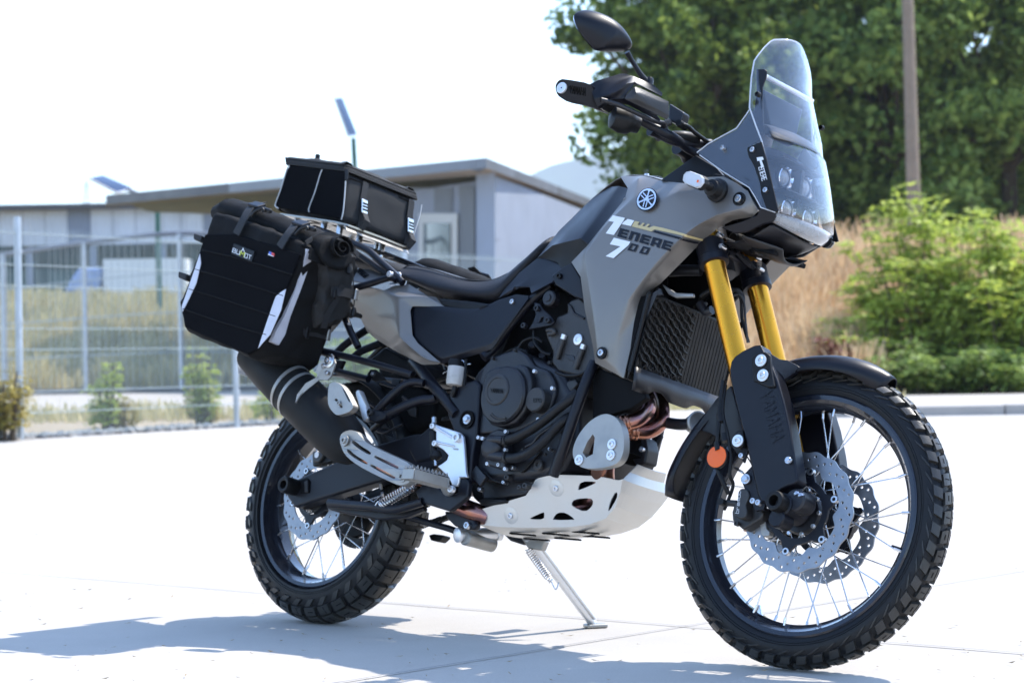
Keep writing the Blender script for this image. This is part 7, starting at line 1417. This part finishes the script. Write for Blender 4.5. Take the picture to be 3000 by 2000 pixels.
for P_, l in (([(300, 245), (262, 320), (190, 560), (122, 745), (124, 785), (160, 808)], BL-.006), ([(735, 300), (705, 370), (640, 590), (562, 800), (562, 858)], BL-.006), ([(1042, 450), (1030, 640), (1010, 850), (984, 955)], BL-.004)):
    tube("reflective_piping", 'I', [(x, y, l) for x, y in P_], .0019, "piping", tb_, n=8)
link("reflective_piping", MB().tube(bfp([(2020, 760), (2000, 880), (1940, 1080), (1885, 1240)], .006), .0018, 8).me("reflective_piping"), "piping", tb_)
def flatstrap(name, P, w_, th, m, par, side=None, **k):
    """webbing strip along 3D points; side = width direction"""
    vs = []
    for i, p in enumerate(P):
        t_ = (P[min(i+1, len(P)-1)]-P[max(i-1, 0)]).normalized(); s_ = (side-t_*side.dot(t_)).normalized(); n2 = t_.cross(s_)
        vs += [p+s_*w_/2+n2*th/2, p-s_*w_/2+n2*th/2, p-s_*w_/2-n2*th/2, p+s_*w_/2-n2*th/2]
    return link(name, MB().add(vs, [(4*i+a, 4*i+(a+1) % 4, 4*i+4+(a+1) % 4, 4*i+4+a) for i in range(len(P)-1) for a in range(4)]+[(0, 1, 2, 3), (4*len(P)-1, 4*len(P)-2, 4*len(P)-3, 4*len(P)-4)]).me(name), m, par, ang=40, **k)
YL = Vector((0, 1, 0))
for X0, Y0, X1, Y1, bx, by in ((1290, 470, 1255, 680, 1255, 790), (1890, 700, 1862, 930, 1860, 1040)):
    flatstrap("strap", bfp([(X0, Y0), ((X0+X1)/2, (Y0+Y1)/2), (X1, Y1), (bx, by+60)], .006), .022, .0018, "webbing", tb_, YL)
    flatstrap("strap", bfp([(bx, by+70), (bx-20, by+190), (bx-45, by+300)], .004), .022, .0018, "webbing", tb_, YL)
    q = bfp([(bx, by)], .010)[0]; q0, q1 = bfp([(bx+3, by-90)], .009)[0], bfp([(bx, by+100)], .009)[0]; dd = (q0-q1); rot = Matrix((YL, YL.cross(dd.normalized()), dd.normalized())).transposed()
    bk = link("strap_buckle", MB().box(q, (.0235, .007, dd.length), rot).me("strap_buckle"), "steel", tb_, bevel=.003, seg=3, label="shiny ladder lock buckle")
    for t_ in (.2, .42, .62): link("buckle_bar", MB().box(q1.lerp(q0, t_+.1)+Vector((.0035, 0, 0)), (.019, .004, .006), rot).me("buckle_bar"), "plastic_black", bk, bevel=.001)
    flatstrap("strap_tail", [q1+Vector((.004, 0, 0)), q1+Vector((.016, .004, -.02)), q1+Vector((.008, -.008, -.045))], .02, .0015, "webbing", tb_, YL)
for x, y in ((1085, 255), (1285, 375), (1460, 455), (1700, 530), (1900, 585)):
    l = BFp(x, y); p = U('I', x, y, l); flatstrap("lid_loop", [p+Vector((-.012, -.02, .001)), p+Vector((-.014, -.006, .012)), p+Vector((-.014, .012, .010)), p+Vector((-.012, .025, -.002))], .018, .002, "webbing", tb_, Vector((1, 0, 0)))
for k in range(4): link("bungee_cord", MB().tube([LID(.3+.12*k, .1, .034), LID(.45+.1*k, .5, .044), LID(.3+.14*k, .9, .034)], .0022, 6).me("bungee_cord"), "webbing", tb_)
link("cord_lock", MB().lathe(LID(.48, .06, .034), (0, 0, 1), [(0, .007), (.012, .007), (.014, .004)], 12).me("cord_lock"), "plastic_black", tb_)
flatstrap("zip_pull", [U('I', 1052, 300, BL-.006), U('I', 1058, 370, BL-.008), U('I', 1050, 430, BL-.008)], .010, .002, "webbing", tb_, Vector((1, .3, 0)))
# ================================================================== PANNIER
OL, OW = -.42, .205
def panner():
    pn = luggage("pannier", "near black roll top pannier with pale reflective strips and small logo patch", "pannier", "soft panniers on both sides of the motorcycle")
    OB = [(278, 482), (480, 545), (700, 622), (862, 690), (872, 725), (735, 1065), (600, 1392), (510, 1452), (300, 1360), (78, 1258), (50, 1082), (120, 900), (195, 742)]
    c3 = pts('A', [(x, y, OL) for x, y in OB]); n_ = len(c3); mb = MB().add(c3+[v+Vector((0, OW, 0)) for v in c3], [tuple(range(n_)), tuple(range(n_, 2*n_))[::-1]]+[(i, (i+1) % n_, (i+1) % n_+n_, i+n_) for i in range(n_)])
    dense("pannier_body", mb, "cordura", pn, 4, .014, .019, .06)
    # rolled top
    rows_ = [(318, 470), (345, 446), (420, 430), (520, 452), (640, 500), (760, 548), (880, 600), (1000, 650), (1085, 700)]
    vs = []; K = 14
    for i, (x, y) in enumerate(rows_):
        rr = (.010, .030, .040, .039, .041, .040, .042, .041, .040)[i]; c = U('A', x, y+75, OL+.095)
        for k in range(K): a = 2*math.pi*k/K; vs.append(c+Vector((0, math.cos(a)*rr*1.55, math.sin(a)*rr)))
    mb = MB().add(vs, [(i*K+k, i*K+(k+1) % K, (i+1)*K+(k+1) % K, (i+1)*K+k) for i in range(len(rows_)-1) for k in range(K)]+[tuple(range(K)), tuple((len(rows_)-1)*K+k for k in range(K))])
    dense("rolled_top", mb, "cordura", pn, 2, 0, .010, .07)
    ec = U('A', 1100, 735, OL+.10)+Vector((.006, 0, .002))
    for turn, rr in ((0, .034),):
        q = [ec+Vector((.002*k/20, math.cos(k*.42)*(rr-.0009*k)*1.25, math.sin(k*.42)*(rr-.0009*k))) for k in range(32)]; flatstrap("roll_end", q, .022, .003, "cordura", pn, Vector((1, 0, 0)))
    flatstrap("top_hem", [U('A', x, y, l)+Vector((.004, 0, 0)) for x, y, l in ((880, 700, -.41), (930, 665, -.38), (1010, 640, -.35), (1090, 655, -.31), (1160, 700, -.27), (1225, 785, -.225))], .012, .003, "webbing", pn, Vector((0, 0, 1)))
    for dy in (0, 40): flatstrap("front_fold", [U('A', x, y+dy, l)+Vector((.005, 0, 0)) for x, y, l in ((900, 745, -.40), (1000, 790, -.35), (1100, 810, -.29), (1200, 812, -.235))], .016, .004, "cordura", pn, Vector((0, .2, 1)))
    # quilting lines of the stiff outer panel
    slab("outer_panel", 'A', [(225, 640), (430, 640), (700, 720), (850, 770), (800, 900), (700, 1130), (575, 1385), (505, 1430), (300, 1345), (90, 1250), (66, 1085), (140, 900)], OL-.007, .008, "panel_fabric", pn, bevel=.004, seg=3)
    for P_ in ([(205, 745), (450, 800), (800, 905)], [(160, 870), (420, 945), (740, 1045)], [(120, 1000), (400, 1085), (690, 1180)], [(82, 1130), (360, 1225), (630, 1300)]): tube("quilt_seam", 'A', [(x, y, OL-.0078) for x, y in P_], .0022, "deep_black", pn, n=6)
    # reflective strips
    slab("reflective_strip", 'A', [(190, 768), (198, 830), (168, 960), (122, 1060), (76, 1150), (72, 1112), (108, 1010), (150, 890)], OL-.0095, .002, "reflective", pn, bevel=.0005)
    slab("reflective_strip", 'A', [(755, 1000), (722, 1020), (690, 1048), (676, 1082), (628, 1222), (572, 1390), (605, 1350), (652, 1298), (722, 1140)], OL-.0095, .002, "reflective", pn, bevel=.0005)
    def fl(x, y): # lateral distance of a point on the pannier's front face
        dx, dy = x-865, y-690; ex, ey = -265., 705.; sx, sy = 345., 125.; s_ = (dx*ey-dy*ex)/(sx*ey-sy*ex); return OL+OW*s_
    def fp(L, off=.004): return [U('A', x, y, fl(x, y))+Vector((off, 0, 0)) for x, y in L]
    q = fp([(870, 738), (920, 755), (878, 870), (832, 1000), (762, 1180), (727, 1300), (686, 1368), (640, 1345), (672, 1270), (722, 1180), (792, 1010), (842, 860)], .015); n_ = len(q)
    link("reflective_strip", MB().add(q+[v-Vector((.014, 0, 0)) for v in q], [tuple(range(n_)), tuple(range(n_, 2*n_))[::-1]]+[(i, (i+1) % n_, (i+1) % n_+n_, i+n_) for i in range(n_)]).me("reflective_strip"), "reflective", pn, smooth=False)
    # front pocket, gathered at the mouth
    gp = [(935, 800), (1010, 800), (1090, 830), (1150, 850), (1140, 1000), (1120, 1180), (1040, 1240), (900, 1255), (905, 1100), (940, 980)]; q = fp(gp, .0); q2 = fp([(1025+(x-1025)*.82, 1030+(y-1030)*.86) for x, y in gp], .045); n_ = len(q)
    dense("front_pocket", MB().add(q+[v+Vector((.028, 0, 0)) for v in q]+q2, [(i, (i+1) % n_, (i+1) % n_+n_, i+n_) for i in range(n_)]+[(i+n_, (i+1) % n_+n_, (i+1) % n_+2*n_, i+2*n_) for i in range(n_)]+[tuple(range(2*n_, 3*n_)), tuple(range(n_))[::-1]]), "bag_cloth", pn, 4, .004, .024, .03)
    vs = []
    for k in range(25):
        t_ = k/24; x, y = 925+225*t_, 790+70*t_; vs += fp([(x, y-14)], .030+.010*math.sin(k*2.1)+.012*(k % 2))+fp([(x, y+46)], .034+.004*math.sin(k*1.3))
    o = link("pocket_ruffle", MB().add(vs, [(2*i, 2*i+2, 2*i+3, 2*i+1) for i in range(24)]).me("pocket_ruffle"), "bag_cloth", pn, solid=.003, subd=1, ang=60)
    for y0 in (1030, 1290):
        x0 = 965 if y0 == 1030 else 845; flatstrap("strap", fp([(x0, y0-15), (x0+90, y0-5), (x0+175, y0+20)], .052 if y0 == 1030 else .016), .024, .002, "webbing", pn, Vector((0, 0, 1)))
        for dx in (20, 160): p = fp([(x0+dx, y0+(0 if dx == 20 else 12))], .056 if y0 == 1030 else .02)[0]; link("strap_slider", MB().box(p, (.006, .014, .032), Matrix.Rotation(.2, 3, 'Z')).me("strap_slider"), "plastic_black" if dx == 20 else "cast_aluminium", pn, bevel=.003)
    flatstrap("strap", fp([(1045, 975), (1000, 1080), (940, 1180), (920, 1260)], .050), .02, .002, "webbing", pn, YL)
    link("draw_cord", MB().tube(fp([(1065, 850), (1100, 900), (1105, 1000), (1112, 1080), (1103, 1150)], .056), .0016, 6).me("draw_cord"), "webbing", pn)
    for y in (870, 1150): p = fp([(1075 if y == 870 else 1104, y)], .058)[0]; link("cord_lock", MB().lathe(p, (0, 0, -1), [(-.010, .005), (.0, .008), (.014, .008), (.016, .004)], 10).me("cord_lock"), "plastic_black", pn)
    # over-top straps with buckles
    for (sx, sy, bx, by, fx2, fy2) in ((545, 440, 600, 478, 430, 640), (830, 560, 890, 598, 715, 725)):
        a = U('A', sx-15, sy+5, OL+.06); b_ = U('A', sx+70, sy+45, OL+.02)
        flatstrap("strap", [U('A', fx2, fy2, OL-.012), U('A', (fx2+sx)/2-10, (fy2+sy)/2+5, OL-.010), U('A', sx-35, sy+45, OL+.005), U('A', sx-5, sy+12, OL+.03), U('A', sx+60, sy-5, OL+.07)], .030, .003, "webbing", pn, Vector((1, 0, 0)))
        p = U('A', bx-35, by-28, OL+.03); rot = Matrix.Rotation(R_(14), 3, 'Y') @ Matrix.Rotation(R_(30), 3, 'X')
        bk = link("side_release_buckle", MB().box(p, (.046, .030, .009), rot).me("side_release_buckle"), "satin_black", pn, bevel=.003, seg=3)
        link("buckle_bar", MB().box(U('A', bx+30, by+5, OL-.002), (.040, .012, .012), rot).me("buckle_bar"), "plastic_black", bk, bevel=.004, seg=3)
        link("buckle_hook", MB().tube([U('A', bx-70, by+45, OL-.01), U('A', bx-40, by+12, OL-.012), U('A', bx, by-5, OL-.012), U('A', bx+10, by+15, OL-.01)], .0045, 8).me("buckle_hook"), "plastic_black", bk)
    for (x, y) in ((175, 665), (75, 915)):
        slab("mounting_tab", 'A', [(x-25, y-32), (x+30, y-12), (x+18, y+30), (x-28, y+8)], OL+.004, .03, "webbing", pn, bevel=.003)
    # patches
    pt_ = slab("logo_patch", 'A', [(414, 700), (549, 752), (531, 822), (396, 770)], OL-.0105, .004, "plastic_black", pn, bevel=.001)
    decal("lettering", 'A', text_polys("BU", 'A', (404, 757), (52, 21), (6, -26))+text_polys("OT", 'A', (484, 791), (46, 19), (6, -26)), bvh_of(pt_), "white_decal", pt_, off=.0004, cell=5)
    decal("lettering", 'A', text_polys("M", 'A', (453, 779), (34, 14), (8, -30)), bvh_of(pt_), "yellow_decal", pt_, off=.0004, cell=5)
    decal("peak_mark", 'A', [[(466, 752), (478, 728), (488, 758), (483, 758), (478, 740), (471, 753)]], bvh_of(pt_), "white_decal", pt_, off=.0004, cell=5)
    for c_, x0, x1 in (("blue_decal", 645, 662), ("red_decal", 662, 680)): slab("flag_label", 'A', [(x0, 752+(x0-645)*.4), (x1, 752+(x1-645)*.4), (x1-2, 772+(x1-645)*.4), (x0-2, 772+(x0-645)*.4)], OL-.0088, .002, c_, pn, bevel=0)
    slab("flag_label", 'A', [(640, 768), (674, 782), (672, 788), (638, 775)], OL-.0088, .002, "white_decal", pn, bevel=0)
    return pn
pan = panner()
# the second pannier: mirrored copies of every part, on the far side
pl = luggage("pannier", "far side roll top pannier, only its buckles showing above the seat", "pannier", "soft panniers on both sides of the motorcycle")
SKIP = ("lettering", "peak_mark", "flag_label", "logo_patch")
def mcopy(o, par):
    if o.name.split('.')[0] in SKIP: return
    c = o.copy(); me = o.data.copy(); Mx = Matrix.Scale(-1, 4, Vector((0, 1, 0))); me.transform(Mx); me.flip_normals(); c.data = me; COL.objects.link(c); c.parent = par
    for ch in list(o.children): mcopy(ch, c)
for c in list(pan.children): mcopy(c, pl)
bpy.context.view_layer.update()
bs = U('A', 300, 1380, -.32); rebase(pan, bs); rebase(pl, mir(bs)); pl.location.x += .13; rebase(tb_, Vector((PA.x+.15, 0, PA.z)))
# ------------------------------------------------------------------ summer haze
hz = bpy.data.materials.new("haze_air"); hz.use_nodes = True; n = hz.node_tree; n.nodes.clear(); o = n.nodes.new("ShaderNodeOutputMaterial"); v = n.nodes.new("ShaderNodeVolumePrincipled")
v.inputs["Color"].default_value = (.82, .90, 1, 1); v.inputs["Density"].default_value = .0002; v.inputs["Anisotropy"].default_value = .3; n.links.new(v.outputs[0], o.inputs["Volume"])
mb = MB(); c_ = W(0, 2200, 200); mb.box(c_, (9400, 9400, 402)); me = mb.me("haze"); o = link("haze", me, hz, smooth=False); tag(o, kind="stuff")
